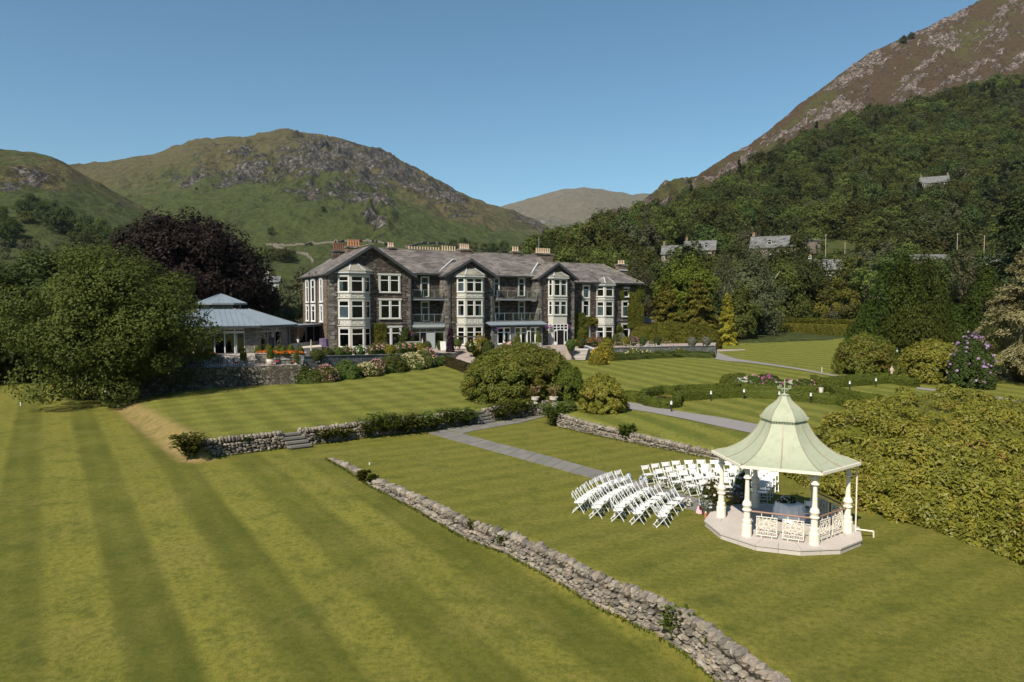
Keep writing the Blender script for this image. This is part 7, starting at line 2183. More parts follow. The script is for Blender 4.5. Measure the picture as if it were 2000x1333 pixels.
# right of the hotel
birchm = crown('crown', M['birch'], 4.6, 15.5, 60, 13000, .34, 14, -.7, .8, core=.55, clump=(.16, .26), droop=1.5, shape='egg', aspect=.35)
place(1243, 136, 'birch', 'weeping grey-green birch behind the right end of the hotel roof', birchm, 10, .28, mat='pale_bark', seed=12)
place(1338, 139, 'maple', 'bright yellow-green maple standing above the cedar', crown('crown', M['bright'], 6.6, 15.8, 80, 18000, .40, 15, -.6, 1.5, core=.72, clump=(.16, .28)), 9, .35, seed=13)
place(1300, 126, 'cedar', 'olive green cedar with spreading flat boughs, left one of the pair', conifer('crown', M['cedar'], 5.0, 11.0, 110, 15000, .50, 16, .5, .2, .25, .7, .1), 9, .3, seed=14, limbs=0)
place(1362, 127, 'cedar', 'olive green cedar right beside its left twin', conifer('crown', M['cedar'], 5.0, 11.8, 110, 15000, .50, 17, .5, .2, .25, .7, .1), 9, .3, seed=15, limbs=0)
place(1400, 131, 'yew', 'dark green conifer between the cedar and the golden cypress', conifer('crown', M['conifer'], 3.2, 9.5, 70, 6000, .45, 18, .4, .1), 7, .2, seed=16, limbs=0)
place(1420, 121, 'golden_cypress', 'narrow golden yellow cypress beside the far lawn', conifer('crown', M['golden'], 2.2, 9.3, 110, 9000, .34, 19, .45, .05, .28, .75, .1), 6, .15, seed=17, limbs=0)
place(1470, 139, 'poplar', 'tall silvery green poplar with flickering pale leaves', crown('crown', M['birch'], 6.6, 20.0, 90, 17000, .34, 20, -.8, .3, core=.66, clump=(.14, .24), shape='egg'), 12, .3, mat='pale_bark', seed=18)
place(1447, 130, 'poplar', 'dark green young poplar in front of the silvery one', crown('crown', M['broad'], 3.4, 11.5, 60, 8000, .36, 21, -.7, .2, core=.7, clump=(.16, .26), shape='egg'), 7, .2, seed=19)
place(1410, 150, 'birch', 'brownish weeping birch behind the poplars', birchm, 10, .28, mat='pale_bark', seed=20, scale=1.1)
place(1560, 165, 'oak', 'big rounded dark oak above the long hedge', crown('crown', M['broad_dark'], 9.0, 17.0, 80, 16000, .5, 22, -.5, 1.5, core=.76, clump=(.16, .28)), 9, .4, seed=21)
place(1520, 160, 'oak', 'dark oak left of the big rounded one', crown('crown', M['broad'], 6.0, 15.0, 60, 9000, .5, 23, -.5, 1.5, core=.74), 9, .35, seed=22)
place(1625, 160, 'yew', 'olive yew tree above the right end of the long hedge', crown('crown', M['cedar'], 5.2, 11.5, 70, 10000, .42, 24, -.6, .5, core=.74, clump=(.16, .26)), 6, .3, seed=23)
place(1590, 170, 'yew', 'dark yew behind the olive one', crown('crown', M['conifer'], 6, 11, 60, 8000, .5, 25, -.6, .5, core=.74), 6, .3, seed=24)
for (px, Y, wp, hp, lab, mt, sd) in ((1530, 156, 60, 34, 'low dark bush behind the left of the long hedge', 'broad', 26), (1580, 158, 60, 38, 'bright green bush behind the long hedge', 'shrub', 27), (1640, 157, 60, 50, 'rounded grey-green bush behind the hedge end', 'birch', 28), (1670, 140, 60, 60, 'dark green bush between long hedge and cypress', 'broad', 29), (1480, 154, 40, 50, 'dark bush at the back of the worn track', 'broad_dark', 30)):
    s = Y/F
    place(px, Y, 'bush', lab, crown('crown', M[mt], wp*s/2, hp*s, 40, 4500, .40, sd, -.6, 0, core=.78, clump=(.2, .34)), 1.5, .12, seed=sd)
# dark cypress group
for (px, Y, w_, h, lab, sd) in ((1730, 92, 3.3, 11.6, 'left dark green cypress of the close group', 31), (1765, 90, 3.5, 12.6, 'tallest middle dark green cypress of the group', 32), (1805, 92, 3.4, 12.8, 'right dark green cypress of the close group', 33), (1700, 96, 3.0, 7.5, 'low spreading cypress at the left foot of the group', 34), (1850, 98, 3.0, 7.0, 'low cypress filling the right foot of the group', 35), (1785, 88, 4.6, 6.8, 'broad lower cypress at the front of the group', 36)):
    place(px, Y, 'cypress', lab, crown('crown', M['cypress'], w_*1.3, h*1.12, 170, 13000, .34, sd, -1, 0, aspect=.35, clump=(.13, .22), shape='cone', squash=1.5), h*.6, .2, seed=sd, limbs=0)
place(1925, 96, 'cypress', 'dark leaning cypress behind the pale fir', crown('crown', M['cypress'], 4.0, 12.8, 150, 13000, .34, 37, -1, 0, aspect=.35, clump=(.13, .22), shape='cone', squash=1.5), 8, .2, seed=37, limbs=0)
place(1890, 99, 'cypress', 'shorter dark cypress left of the leaning one', crown('crown', M['cypress'], 3.3, 8.5, 110, 9000, .34, 38, -1, 0, aspect=.35, clump=(.13, .22), shape='cone', squash=1.5), 6, .2, seed=38, limbs=0)
place(2010, 68, 'noble_fir', 'pale tan and blue fir with layered boughs at the right edge', conifer('crown', M['fir'], 6.6, 14.2, 150, 42000, .24, 39, .5, -.1, .15, .8, .08, .5), 11, .3, seed=39, limbs=0)

# ---------------------------------------------------------------- woodland on the fell side and in the village
print('near trees done')
LIB = {}
def lib(kind, i):
    k = (kind, i)
    if k in LIB: return LIB[k]
    sd = 200+i*7+len(kind)
    if kind == 'broad': me = crown('crown', M['broad'], 5.4, 9.5, 44, 3000, .60, sd, -.6, 1.0, core=.76, clump=(.17, .30))
    if kind == 'dark': me = crown('crown', M['broad_dark'], 5.4, 10, 44, 3000, .60, sd, -.6, 1.0, core=.76, clump=(.2, .34))
    if kind == 'fir': me = conifer('crown', M['conifer'], 3.4, 13.5, 60, 2400, .85, sd, .5, .3, .28, .8, core=False)
    if kind == 'light': me = crown('crown', M['birch'], 3.8, 11, 34, 2000, .55, sd, -.7, .8, core=0, clump=(.18, .3), shape='egg')
    LIB[k] = me
    return me
TKM = trunk(7, .25, 77, 3); TKM.materials.append(M['bark'])
HOUSES = []
def woods_points(n, pxlo, pxhi, seed):
    r = random.Random(seed); pts = []; grid = {}
    tries = 0
    j_ = FR['pxs']
    while len(pts) < n and tries < n*60:
        tries += 1
        px = r.uniform(pxlo, pxhi); jj = int(np.argmin(abs(j_-px)))
        Ymin, Ymax = 172, FR['Y'][-1, jj]
        # uniform over the ground
        Y = math.sqrt(r.uniform(Ymin**2, Ymax**2))
        k = int(np.clip(np.searchsorted(FR['Y'][:, jj], Y), 0, len(FR['Y'])-1))
        x, y, z = float(FR['X'][k, jj]), float(FR['Y'][k, jj]), float(FR['Z'][k, jj])
        dyv = y*CP-(z-H)*SP; py = 666.5-F*(y*SP+(z-H)*CP)/dyv
        top = float(prof(FOREST_TOP, px))
        if py < top + 13*F/y*0.85 + r.uniform(-6, 4): continue
        if py > 612: continue
        cl = False
        for (hx, hy, rad) in CLEAR:
            if abs(px-hx) < rad[0] and abs(py-hy) < rad[1]: cl = True; break
        if cl or blocks(px, py, y, 11): continue
        kk = (int(x/6.0), int(y/6.0))
        if any((kk[0]+a, kk[1]+b) in grid and math.hypot(grid[(kk[0]+a, kk[1]+b)][0]-x, grid[(kk[0]+a, kk[1]+b)][1]-y) < 5.8 for a in (-1, 0, 1) for b in (-1, 0, 1)): continue
        grid[kk] = (x, y); pts.append((x, y, z, px, py))
    return pts
HS = [(1315, 497, 265, 40), (1370, 490, 262, 42), (1500, 486, 240, 62), (1590, 480, 262, 34), (1612, 530, 200, 20), (1822, 508, 240, 40), (1935, 510, 215, 36), (1825, 360, 420, 34)]
def blocks(px, py, y, h):
    return any(abs(px-a) < w_+4*F/y*.5 and y < Y_+4 and py-h*F/y < b+4 for a, b, Y_, w_ in HS)
CLEAR = [(1315, 506, (40, 28)), (1372, 500, (40, 30)), (1500, 496, (58, 34)), (1590, 495, (70, 22)), (1640, 500, (50, 24)), (1825, 360, (40, 14)), (1700, 540, (46, 34)), (1830, 520, (60, 18)), (1900, 490, (50, 26)), (1620, 535, (40, 20)), (1935, 455, (30, 16))]
pts = woods_points(1500, 1045, 2120, 5)
print('woods', len(pts))
pts.sort(key=lambda p: p[1])
wr = random.Random(9)
KINDS = [('broad', 6), ('dark', 6), ('fir', 3), ('light', 3)]
stuff = {}
for i, (x, y, z, px, py) in enumerate(pts):
    zone = float(fbm(np.array([x/60]), np.array([y/60]), 2, 3)[0])
    q = wr.random()
    kind = 'fir' if (zone > .62 and q < .14) or q < .015 else ('light' if q > .92 else ('broad' if q < .60 else 'dark'))
    if kind == 'fir' and px < 1300: kind = 'dark'
    v = wr.randrange(dict(KINDS)[kind]); me = lib(kind, v)
    sc_ = wr.uniform(1.0, 1.75)*(1.0 if y > 260 else .72)
    if i < 285:
        o = thing('woodland_tree', {'broad': 'rounded green tree', 'dark': 'rounded dark tree', 'fir': 'pointed dark conifer', 'light': 'slim grey-green birch'}[kind] + (' at the upper edge of the wood' if py < prof(FOREST_TOP, px)+55 else ' low in the wood' if y < 230 else ' in the middle of the wood') + next(n_ for l_, n_ in ((1180, ' behind the hotel roof'), (1290, ' left of the cottages'), (1420, ' behind the dormered cottages'), (1560, ' above the large stone house'), (1690, ' above the purple beech'), (1790, ' left of the lone house'), (1880, ' around the lone house'), (9999, ' toward the right edge')) if px < l_), 'tree', (x, y, z-.3), wr.random()*6.28, 'trees of the fell side wood')
        o.scale = (sc_, sc_, sc_*wr.uniform(.85, 1.15))
        link('crown', me, None, o)
        link('trunk', TKM, None, o)
    else:
        stuff.setdefault((kind, v), []).append((x, y, z-.3, wr.random()*6.28, sc_))
# the rest of the wood: one object, its trees instanced on points
allp = []; meshes = sorted(stuff.keys())
pm = bpy.data.meshes.new('fell_side_woodland')
vs = []; idx = []; rot = []; scl = []
for mi, key in enumerate(meshes):
    for (x, y, z, a, s_) in stuff[key]: vs.append((x, y, z)); idx.append(mi); rot.append(a); scl.append(s_)
pm.from_pydata(vs, [], [])
for nm, typ, arr in (('mi', 'INT', idx), ('ra', 'FLOAT', rot), ('sc', 'FLOAT', scl)):
    a = pm.attributes.new(nm, typ, 'POINT'); a.data.foreach_set('value', np.array(arr, dtype=np.int32 if typ == 'INT' else np.float32))
wood = props(link('fell_side_woodland', pm), kind='stuff')
ng = bpy.data.node_groups.new('woodland_instances', 'GeometryNodeTree')
ng.interface.new_socket('Geometry', in_out='INPUT', socket_type='NodeSocketGeometry'); ng.interface.new_socket('Geometry', in_out='OUTPUT', socket_type='NodeSocketGeometry')
gi = ng.nodes.new('NodeGroupInput'); go = ng.nodes.new('NodeGroupOutput'); jn = ng.nodes.new('GeometryNodeJoinGeometry')
def na(name, typ):
    q = ng.nodes.new('GeometryNodeInputNamedAttribute'); q.data_type = typ; q.inputs[0].default_value = name; return q.outputs[0]
A_mi, A_ra, A_sc = na('mi', 'INT'), na('ra', 'FLOAT'), na('sc', 'FLOAT')
cx_ = ng.nodes.new('ShaderNodeCombineXYZ'); ng.links.new(A_ra, cx_.inputs[2])
src_of = {}
for o in bpy.data.objects:
    if o.name.split('.')[0] == 'crown' and o.data is not None: src_of.setdefault(o.data.name, o)
for mi, key in enumerate(meshes):
    src = src_of.get(LIB[key].name)
    if src is None: continue
    oi = ng.nodes.new('GeometryNodeObjectInfo'); oi.transform_space = 'ORIGINAL'; oi.inputs['Object'].default_value = src; oi.inputs['As Instance'].default_value = True
    ip = ng.nodes.new('GeometryNodeInstanceOnPoints'); cmp_ = ng.nodes.new('FunctionNodeCompare'); cmp_.data_type = 'INT'; cmp_.operation = 'EQUAL'
    ng.links.new(A_mi, cmp_.inputs[2]); cmp_.inputs[3].default_value = mi
    ng.links.new(gi.outputs[0], ip.inputs['Points']); ng.links.new(cmp_.outputs[0], ip.inputs['Selection']); ng.links.new(oi.outputs['Geometry'], ip.inputs['Instance'])
    ng.links.new(cx_.outputs[0], ip.inputs['Rotation']); ng.links.new(A_sc, ip.inputs['Scale'])
    ng.links.new(ip.outputs[0], jn.inputs[0])
ng.links.new(jn.outputs[0], go.inputs[0])
md = wood.modifiers.new('instances', 'NODES'); md.node_group = ng

# trees on the left and central fells and in the valley
def far_tree(FD, px, py, kind, s_, label, name='field_tree', group=None):
    p = fell_point(FD, px, py)
    o = thing(name, label, 'tree', (p.x, p.y, p.z-.5), wr.random()*6, group); o.scale = (s_, s_, s_)
    link('crown', lib(kind, wr.randrange(3)), None, o); link('trunk', TKM, None, o)
    return o
LT = []
r = random.Random(4)
for (px, py) in ((45, 420), (65, 412), (85, 408), (55, 432), (78, 428), (100, 416), (95, 440), (115, 428), (130, 437), (108, 450), (125, 455), (140, 448), (150, 462), (165, 446), (178, 455), (172, 470), (188, 468), (200, 452), (210, 463), (222, 470), (212, 482), (232, 466), (245, 478), (228, 492), (250, 492), (195, 485), (160, 480), (140, 474), (5, 455), (18, 462), (30, 470), (0, 425), (28, 448), (10, 480)):
    far_tree(FL, px+r.uniform(-4, 4), py+r.uniform(-3, 3)+4, r.choice(['broad', 'dark', 'dark']), r.uniform(.72, 1.15), 'dark rounded tree in the copse on the left fell', group='trees of the left fell copse')
for (px, py, s_) in ((45, 493, .6), (60, 497, .6), (72, 490, .5), (90, 500, .5), (110, 498, .6), (8, 508, .8), (140, 500, .6), (160, 498, .5)):
    far_tree(FL, px, py, 'light', s_, 'small grey-green bush at the foot of the left fell', 'field_bush', 'bushes at the foot of the left fell')
far_tree(FC, 530, 462, 'dark', .75, 'lone round dark tree in the green field above the hotel roof')
far_tree(FC, 632, 415, 'dark', .6, 'lone dark bush on the crag above the chimneys')
far_tree(FC, 383, 372, 'dark', .5, 'lone small tree high on the central fell above the copper beech')
far_tree(FC, 606, 481, 'dark', .35, 'tiny bush on the field wall line')
for (px, py, s_) in ((905, 488, 1.1), (925, 492, 1.0), (945, 497, 1.1), (965, 497, 1.0), (985, 496, 1.2), (885, 488, .9), (510, 512, 1.0), (535, 510, 1.1), (553, 514, 1.2), (570, 512, .9), (960, 502, 1.2), (1000, 500, 1.0)):
    far_tree(FC, px, py, r.choice(['broad', 'dark']), s_, 'rounded tree along the valley foot behind the hotel', group='valley foot trees')
for (px, py, s_) in ((1048, 508, 1.0), (1064, 498, 1.25), (1078, 512, 1.3), (1038, 520, .9), (1090, 500, 1.1), (1100, 520, 1.2), (1052, 528, 1.1), (1020, 520, .8)):
    x = at(px, py, 250)
    o = thing('valley_tree', 'dark rounded tree behind the chimneys at the right of the hotel roof', 'tree', (x.x, 250, 12.0), wr.random()*6, 'trees behind the right chimneys'); o.scale = (s_*.9,)*3
    link('crown', lib('dark', wr.randrange(3)), None, o); link('trunk', TKM, None, o)
for (px, py, s_) in ((1210, 318, .25), (1347, 355, .22), (1505, 243, .3), (1490, 258, .2), (1765, 82, .5), (1778, 75, .45)):
    far_tree(FR, px, py+4, 'dark', s_*1.6, 'small lone bush clinging to the heather slope near the skyline', 'hill_bush', 'bushes on the heather slope')
for (px, py, s_) in ((1945, 182, 1.5), (1925, 190, 1.2), (1965, 185, 1.2), (1910, 200, 1.1)):
    far_tree(FR, px, py, 'dark', s_*1.0, 'dark tree at the very top edge of the wood against the heather', 'woodland_tree', 'top edge trees of the wood')
# village trees in front of the wood
VT = [(1215, 545, 190, 'dark', 1.0), (1260, 500, 230, 'broad', 1.0), (1285, 520, 200, 'light', .9), (1180, 520, 240, 'broad', 1.1), (1150, 540, 220, 'dark', 1.0), (1120, 545, 210, 'broad', .9), (1425, 520, 200, 'light', 1.2), (1560, 500, 240, 'broad', .7), (1600, 540, 210, 'dark', .8), (1640, 520, 230, 'broad', .8), (1660, 500, 250, 'light', 1.3), (1690, 480, 260, 'light', 1.4), (1735, 500, 240, 'light', 1.6), (1700, 510, 235, 'light', 1.3), (1770, 520, 230, 'broad', .9), (1850, 545, 190, 'light', 1.2), (1880, 540, 200, 'broad', 1.0), (1820, 560, 180, 'dark', 1.0), (1880, 590, 160, 'light', 1.1), (1860, 600, 150, 'light', 1.0), (1650, 590, 170, 'broad', .8), (1690, 590, 160, 'broad', .8), (1610, 590, 175, 'dark', .8), (1940, 540, 190, 'broad', 1.1), (1975, 520, 200, 'dark', 1.3), (1500, 540, 210, 'dark', .9), (1470, 530, 215, 'broad', .9), (1530, 530, 220, 'broad', .9), (1760, 560, 190, 'broad', .9), (1350, 560, 180, 'broad', .8), (1840, 480, 255, 'broad', .8), (1900, 500, 235, 'fir', .8), (1570, 560, 190, 'broad', .8)]
for k, (px, py, Y, kind, s_) in enumerate(VT):
    p = at(px, py, Y); me = lib(kind, k % 3)
    # foot of the tree is on the slope below the crown centre
    j = int(np.argmin(abs(FR['pxs']-px))); kk = int(np.clip(np.searchsorted(FR['Y'][:, j], Y), 0, len(FR['Y'])-1)); zz = float(FR['Z'][kk, j])
    dyv = Y*CP-(zz-H)*SP; pf = 666.5-F*(Y*SP+(zz-H)*CP)/dyv
    if blocks(px, pf, Y, 9.5*s_): continue
    o = thing('village_tree', {'broad': 'rounded green tree among the village houses', 'dark': 'dark rounded tree among the village houses', 'light': 'grey-green weeping tree among the village houses', 'fir': 'dark conifer among the village houses'}[kind], 'tree', (p.x, Y, zz-.4), wr.random()*6, 'trees among the village houses'); o.scale = (s_, s_, s_)
    link('crown', me, None, o); link('trunk', TKM, None, o)
p = at(1675, 545, 205); 
o = thing('copper_beech', 'small dark purple beech in front of the white village house', 'tree', (p.x, 205, 13.0)); link('crown', crown('crown', M['purpleleaf'], 5.2, 8.5, 34, 3000, .5, 88, -.6, .3, core=.8), None, o); link('trunk', TKM, None, o)
p = at(1990, 430, 150); o = thing('cedar_tree', 'big dark layered cedar at the right edge above the cypresses', 'tree', (p.x, 150, 8.0)); link('crown', conifer('crown', M['conifer'], 8.5, 27, 120, 14000, .8, 89, .4, 0, .3, .6, .15), None, o); link('trunk', TKM, None, o)
# ---------------------------------------------------------------- village houses
def house(label, px, pyeave, Y, w_, d, wh, rh, rz, wall='cottage', roof='slate_far', dormers=0, sky_=0, windows=3, chim=1, cat='house', name='cottage', base=3.0, potm='terra'):
    """px,pyeave: survey point of the middle of the front eave"""
    p = at(px, pyeave, Y)
    z = p.z - wh
    o = thing(name, label, cat, (p.x, p.y, z), rz)
    m = MB(); m.add([(-w_/2, 0, -base), (w_/2, 0, -base), (w_/2, d, -base), (-w_/2, d, -base), (-w_/2, 0, wh), (w_/2, 0, wh), (w_/2, d, wh), (-w_/2, d, wh), (-w_/2, d/2, wh+rh*.96), (w_/2, d/2, wh+rh*.96)],
        [(0,1,5,4), (2,3,7,6), (1,2,6,9,5), (3,0,4,8,7)]); m.build('wall', M[wall], o)
    e = .35
    for s in (0, 1):
        m = MB()
        if s == 0: m.slab([(-w_/2-e, -e, wh-e*rh/(d/2)), (w_/2+e, -e, wh-e*rh/(d/2)), (w_/2+e, d/2, wh+rh), (-w_/2-e, d/2, wh+rh)], .18)
        else: m.slab([(w_/2+e, d+e, wh-e*rh/(d/2)), (-w_/2-e, d+e, wh-e*rh/(d/2)), (-w_/2-e, d/2, wh+rh), (w_/2+e, d/2, wh+rh)], .18)
        m.build('roof_slope', M[roof], o)
    for k in range(dormers):
        xx = -w_/2+w_*(k+.7)/(dormers+.4)
        zz = wh+rh*.32; yy = d/2*.32
        m = MB(); m.box(xx-.7, xx+.7, yy-.15, yy+1.6, zz-.2, zz+.95); dm = m.build('dormer', M['lime'], o)
        m = MB(); m.box(xx-.5, xx+.5, yy-.19, yy-.16, zz+.05, zz+.8); m.build('pane', M['dark'], dm)
        m = MB(); m.slab([(xx-.9, yy-.35, zz+.85), (xx, yy-.35, zz+1.5), (xx, yy+2.2, zz+1.5), (xx-.9, yy+2.2, zz+.85)], .08); m.slab([(xx, yy-.35, zz+1.5), (xx+.9, yy-.35, zz+.85), (xx+.9, yy+2.2, zz+.85), (xx, yy+2.2, zz+1.5)], .08); m.build('dormer_roof', M[roof], dm)
    for k in range(sky_):
        xx = -w_/2+w_*(k+.5)/sky_; f = .35+.25*(k % 2)
        m = MB(); m.slab([(xx-.4, d/2*f, wh+rh*f+.2), (xx+.4, d/2*f, wh+rh*f+.2), (xx+.4, d/2*(f+.16), wh+rh*(f+.16)+.2), (xx-.4, d/2*(f+.16), wh+rh*(f+.16)+.2)], .05); m.build('skylight', M['charcoal'], o)
    for k in range(windows):
        xx = -w_/2+w_*(k+.5)/windows
        m = MB(); m.box(xx-.55, xx+.55, -.08, -.01, .9, 2.0); f_ = m.build('window', M['white'], o)
        m = MB(); m.box(xx-.42, xx+.42, -.11, -.085, 1.0, 1.9); m.build('pane', M['dark'], f_)
    for k in range(chim):
        xx = (-w_/2+.6) if k == 0 else (w_/2-.6)
        m = MB(); m.box(xx-.45, xx+.45, d/2-.4, d/2+.4, wh+rh-.6, wh+rh+1.3); c = m.build('chimney', M[wall], o)
        for q in (-.2, .2):
            m = MB(); m.lathe([(.14, 0), (.12, .5)], 7, (xx+q, d/2, wh+rh+1.3)); m.build('chimney_pot', M[potm], c)
    return o
house('stone cottage with white dormer, leftmost roof above the bright maple', 1320, 496, 265, 11, 7, 3.0, 3.4, -.35, dormers=1, sky_=1, chim=1)
house('stone cottage with two small dormers right of the leftmost cottage', 1366, 489, 262, 11.5, 7.5, 3.2, 3.8, -.35, dormers=2, sky_=1, chim=1)
house('large stone house with skylights and long grey roof above the poplar', 1502, 484, 240, 12.5, 8.5, 4.2, 4.2, -.45, dormers=1, sky_=4, chim=1)
house('flat topped stone annex at the right side of the large house', 1537, 482, 236, 6, 3, 3.0, .5, -.45, windows=1, chim=0)
house('ruined low stone building with no roof slope right of the large house', 1588, 470, 262, 6, 4, 2.0, .4, .1, windows=0, chim=0, cat='building', name='stone_building')
house('stone house standing alone high in the wood', 1825, 357, 420, 15, 8, 2.6, 4.2, -.5, wall='cottage', dormers=0, windows=4, chim=2, base=14)
house('white rendered village house with grey roof beside the purple beech', 1702, 531, 190, 5.2, 5, 2.4, 2.4, .35, wall='lime', windows=2, chim=1)
house('small outbuilding with grey roof just below the white village house', 1704, 556, 175, 5.0, 4.5, 1.4, 2.1, .25, wall='lime', windows=1, chim=0, name='outbuilding')
house('grey roofed house half hidden by trees left of the purple beech', 1612, 527, 200, 9, 6, 3.0, 3.0, -.3, wall='lime', windows=2, chim=1)
house('low slate roof between bushes on the right hillside', 1820, 507, 240, 13, 5, 1.5, 1.8, 0.0, windows=0, chim=0)
house('pale low roofed bungalow half hidden near the right edge', 1935, 510, 215, 12, 6, 2.5, 1.3, .05, wall='lime', windows=3, chim=0)
house('white building glimpsed behind the right edge cedar', 1990, 507, 205, 8, 6, 3.0, 1.6, .1, wall='lime', windows=3, chim=0)
house('pink and white house glimpsed between trunks behind the long hedge', 1520, 596, 178, 11, 6, 4.0, 2.2, -.1, wall='lime', windows=4, chim=0, base=5)
house('small white building peeping out left of the hotel behind the trees', 530, 551, 190, 4, 5, 2.0, 1.6, .2, wall='lime', windows=1, chim=1)
house('grey garden building behind the birch right of the hotel', 1296, 520, 215, 7, 5, 2.5, .5, -.1, wall='lime', windows=2, chim=0)
# rock outcrop and poles
def pole(px, pyb, Y, hpx, label):
    p = at(px, pyb, Y); o = thing('telegraph_pole', label, 'pole', (p.x, p.y, p.z))
    h = hpx*Y/F
    m = MB(); m.tube((0, 0, -3), (0, 0, h), .12, 6, .09); m.build('pole', M['pale_bark'], o)
    m = MB(); m.bar((-.6, 0, h-.4), (.6, 0, h-.4), .08); m.build('crossarm', M['wood'], o)
pole(1646, 610, 158, 30, 'telegraph pole behind the right end of the long hedge'); pole(1612, 500, 235, 42, 'telegraph pole in front of the dark wood')
pole(1869, 490, 225, 34, 'telegraph pole on the green clearing at the right'); pole(1650, 492, 230, 18, 'short telegraph pole left of the weeping trees'); pole(1922, 480, 230, 20, 'leaning pole near the right edge cedar')
rk = at(1633, 515, 222)
o = thing('rock_outcrop', 'pale rock outcrop between the village houses', 'rock', (rk.x, rk.y, rk.z-4))
m = MB(); rr = random.Random(3)
for k in range(9): m.blob((rr.uniform(-4, 4), rr.uniform(-2, 2), rr.uniform(1, 4)), (rr.uniform(1, 2.4), 1.5, rr.uniform(1, 2)), 8, 6, .5, rr)
m.build('rock', M['cottage'], o)
# open bracken clearing ground between the houses: rough grass patches
for (px, py, w_, lab) in ((1610, 495, 90, 0), (1880, 495, 110, 1)):
    pass
# field walls on the fells
def field_wall(FD, pts, label, w_=.9, h=1.5):
    o = thing('field_wall', label, 'wall', (0, 0, 0)); m = MB()
    P = []
    for a, b in zip(pts[:-1], pts[1:]):
        n = max(int(math.hypot(b[0]-a[0], b[1]-a[1])/4), 2)
        for k in range(n): P.append(fell_point(FD, a[0]+(b[0]-a[0])*k/n, a[1]+(b[1]-a[1])*k/n))
    P.append(fell_point(FD, *pts[-1]))
    for a, b in zip(P[:-1], P[1:]):
        if (b-a).length < 70: m.bar((a.x, a.y, a.z+.3), (b.x, b.y, b.z+.3), w_, h*1.6)
    m.build('masonry', M['cottage'], o)
field_wall(FC, [(535, 483), (560, 490), (600, 501), (612, 515)], 'pale dry stone field wall running down left of the chimneys', 1.4)
field_wall(FC, [(520, 480), (560, 482), (620, 478), (660, 474), (730, 473), (770, 483)], 'long thin field wall crossing the green slope above the left gable')
field_wall(FC, [(790, 486), (830, 476), (880, 478), (940, 486), (985, 494)], 'field wall running right across the slope behind the ridge chimneys')
field_wall(FL, [(0, 483), (30, 484), (60, 485)], 'dark field wall at the left edge of the pasture')

# ---------------------------------------------------------------- terrace furniture, pots, small things
def pot_shrub(px, Y, kind, label, z=TZ, s_=1.0, potm='pot', shape='bowl', fl=None, mat='shrub', ball=.38, hgt=.7):
    x = (px-1000)/F*Y
    o = thing('potted_shrub' if not fl else 'potted_flowers', label, 'potted plant', (x, Y, z)); o.scale = (s_, s_, s_)
    m = MB()
    if shape == 'bowl': m.lathe([(.16, 0), (.34, .18), (.42, .42), (.40, .62), (.44, .66)], 12); top = .62
    elif shape == 'box': m.box(-.32, .32, -.32, .32, 0, .6); top = .6
    else: m.lathe([(.2, 0), (.28, .55)], 10); top = .52
    m.build('pot', M[potm], o)
    if kind == 'ball': link('foliage', shrub_mesh('foliage', M[mat], ball, ball, ball*1.5, 140, .10, 3, .6, .03, 3), None, o, loc=(0, 0, top))
    if kind == 'cone': link('foliage', columnar('foliage', M['box'], .42, 1.55, 900, .13, 5, .5, .6, .05), None, o, loc=(0, 0, top-.1))
    if kind == 'bush': link('foliage', shrub_mesh('foliage', M[mat], ball*1.2, ball*1.2, hgt, 200, .12, 7, .5, .1, 3), None, o, loc=(0, 0, top-.1))
    if fl: link('flowers', flower_mesh('flowers', M[fl], ball*1.25, ball*1.25, hgt*1.05, 60, .11, 4), None, o, loc=(0, 0, top-.1))
    return o
cone_l = ['cone topiary in a pale round pot right of the pavilion steps', 'cone topiary beside the lamp post at the slate pier', 'dark cone topiary in a square planter at the foot of the steps', 'cone topiary left of the pavilion steps in the tree shade', 'tall dark cone topiary under the sycamore edge']
pot_shrub(527, 71.0, 'cone', cone_l[0], LZ, 1.0, 'pot'); pot_shrub(578, 69.5, 'cone', cone_l[1], LZ, .8, 'pot', 'tube'); pot_shrub(474, 69.5, 'cone', cone_l[2], LZ, .95, 'greypot', 'box', mat='broad_dark'); pot_shrub(403, 70, 'cone', cone_l[3], LZ, .95, 'greypot', 'box'); pot_shrub(386, 69.5, 'cone', cone_l[4], LZ, 1.05, 'greypot', 'box')
for k, (px, lab) in enumerate(((504, 'small box ball in the planter nearest the pavilion doors'), (523, 'pointed box ball in the orange flower planter'), (540, 'low box ball between the pointed and round ones'), (552, 'round box ball in the middle of the orange planter'), (567, 'taller round box ball near the link building'), (585, 'last round box ball beside the lamp post'))):
    x = (px-1000)/F*74.8; o = thing('box_ball', lab, 'topiary', (x, 74.8, PF+.1)); link('foliage', shrub_mesh('foliage', M['box'], .42, .42, .85+.2*(k % 3 == 1), 200, .10, 3+k, .6, .03, 3), None, o)
    m = MB(); m.tube((0, 0, -.05), (0, 0, .4), .04, 5); m.build('stem', M['bark'], o)
for k, (px, w_, Y, lab) in enumerate(((515, 1.5, 74.3, 'orange flowers at the left of the right planter'), (536, 1.2, 74.3, 'orange flowers in the middle of the right planter'), (563, 1.6, 74.4, 'orange flowers under the round box balls'), (578, 1.6, 74.5, 'orange flowers at the right end of the planter'), (345, 2.0, 72.2, 'orange flowers glimpsed under the sycamore crown'), (364, 1.5, 72.4, 'orange flowers left of the folded parasol'), (400, 1.2, 72.7, 'orange flowers right of the dark cones'), (412, 1.4, 72.8, 'orange flowers beside the pavilion steps'))):
    x = (px-1000)/F*Y; o = thing('orange_flowers', lab, 'flowers', (x, Y-.2, PF+.1)); link('foliage', shrub_mesh('foliage', M['shrub'], w_*.5, .4, .22, 120, .1, k, .5, .05, 3), None, o); link('blooms', flower_mesh('blooms', M['f_orange'], w_*.52, .42, .30, 110, .11, k), None, o)
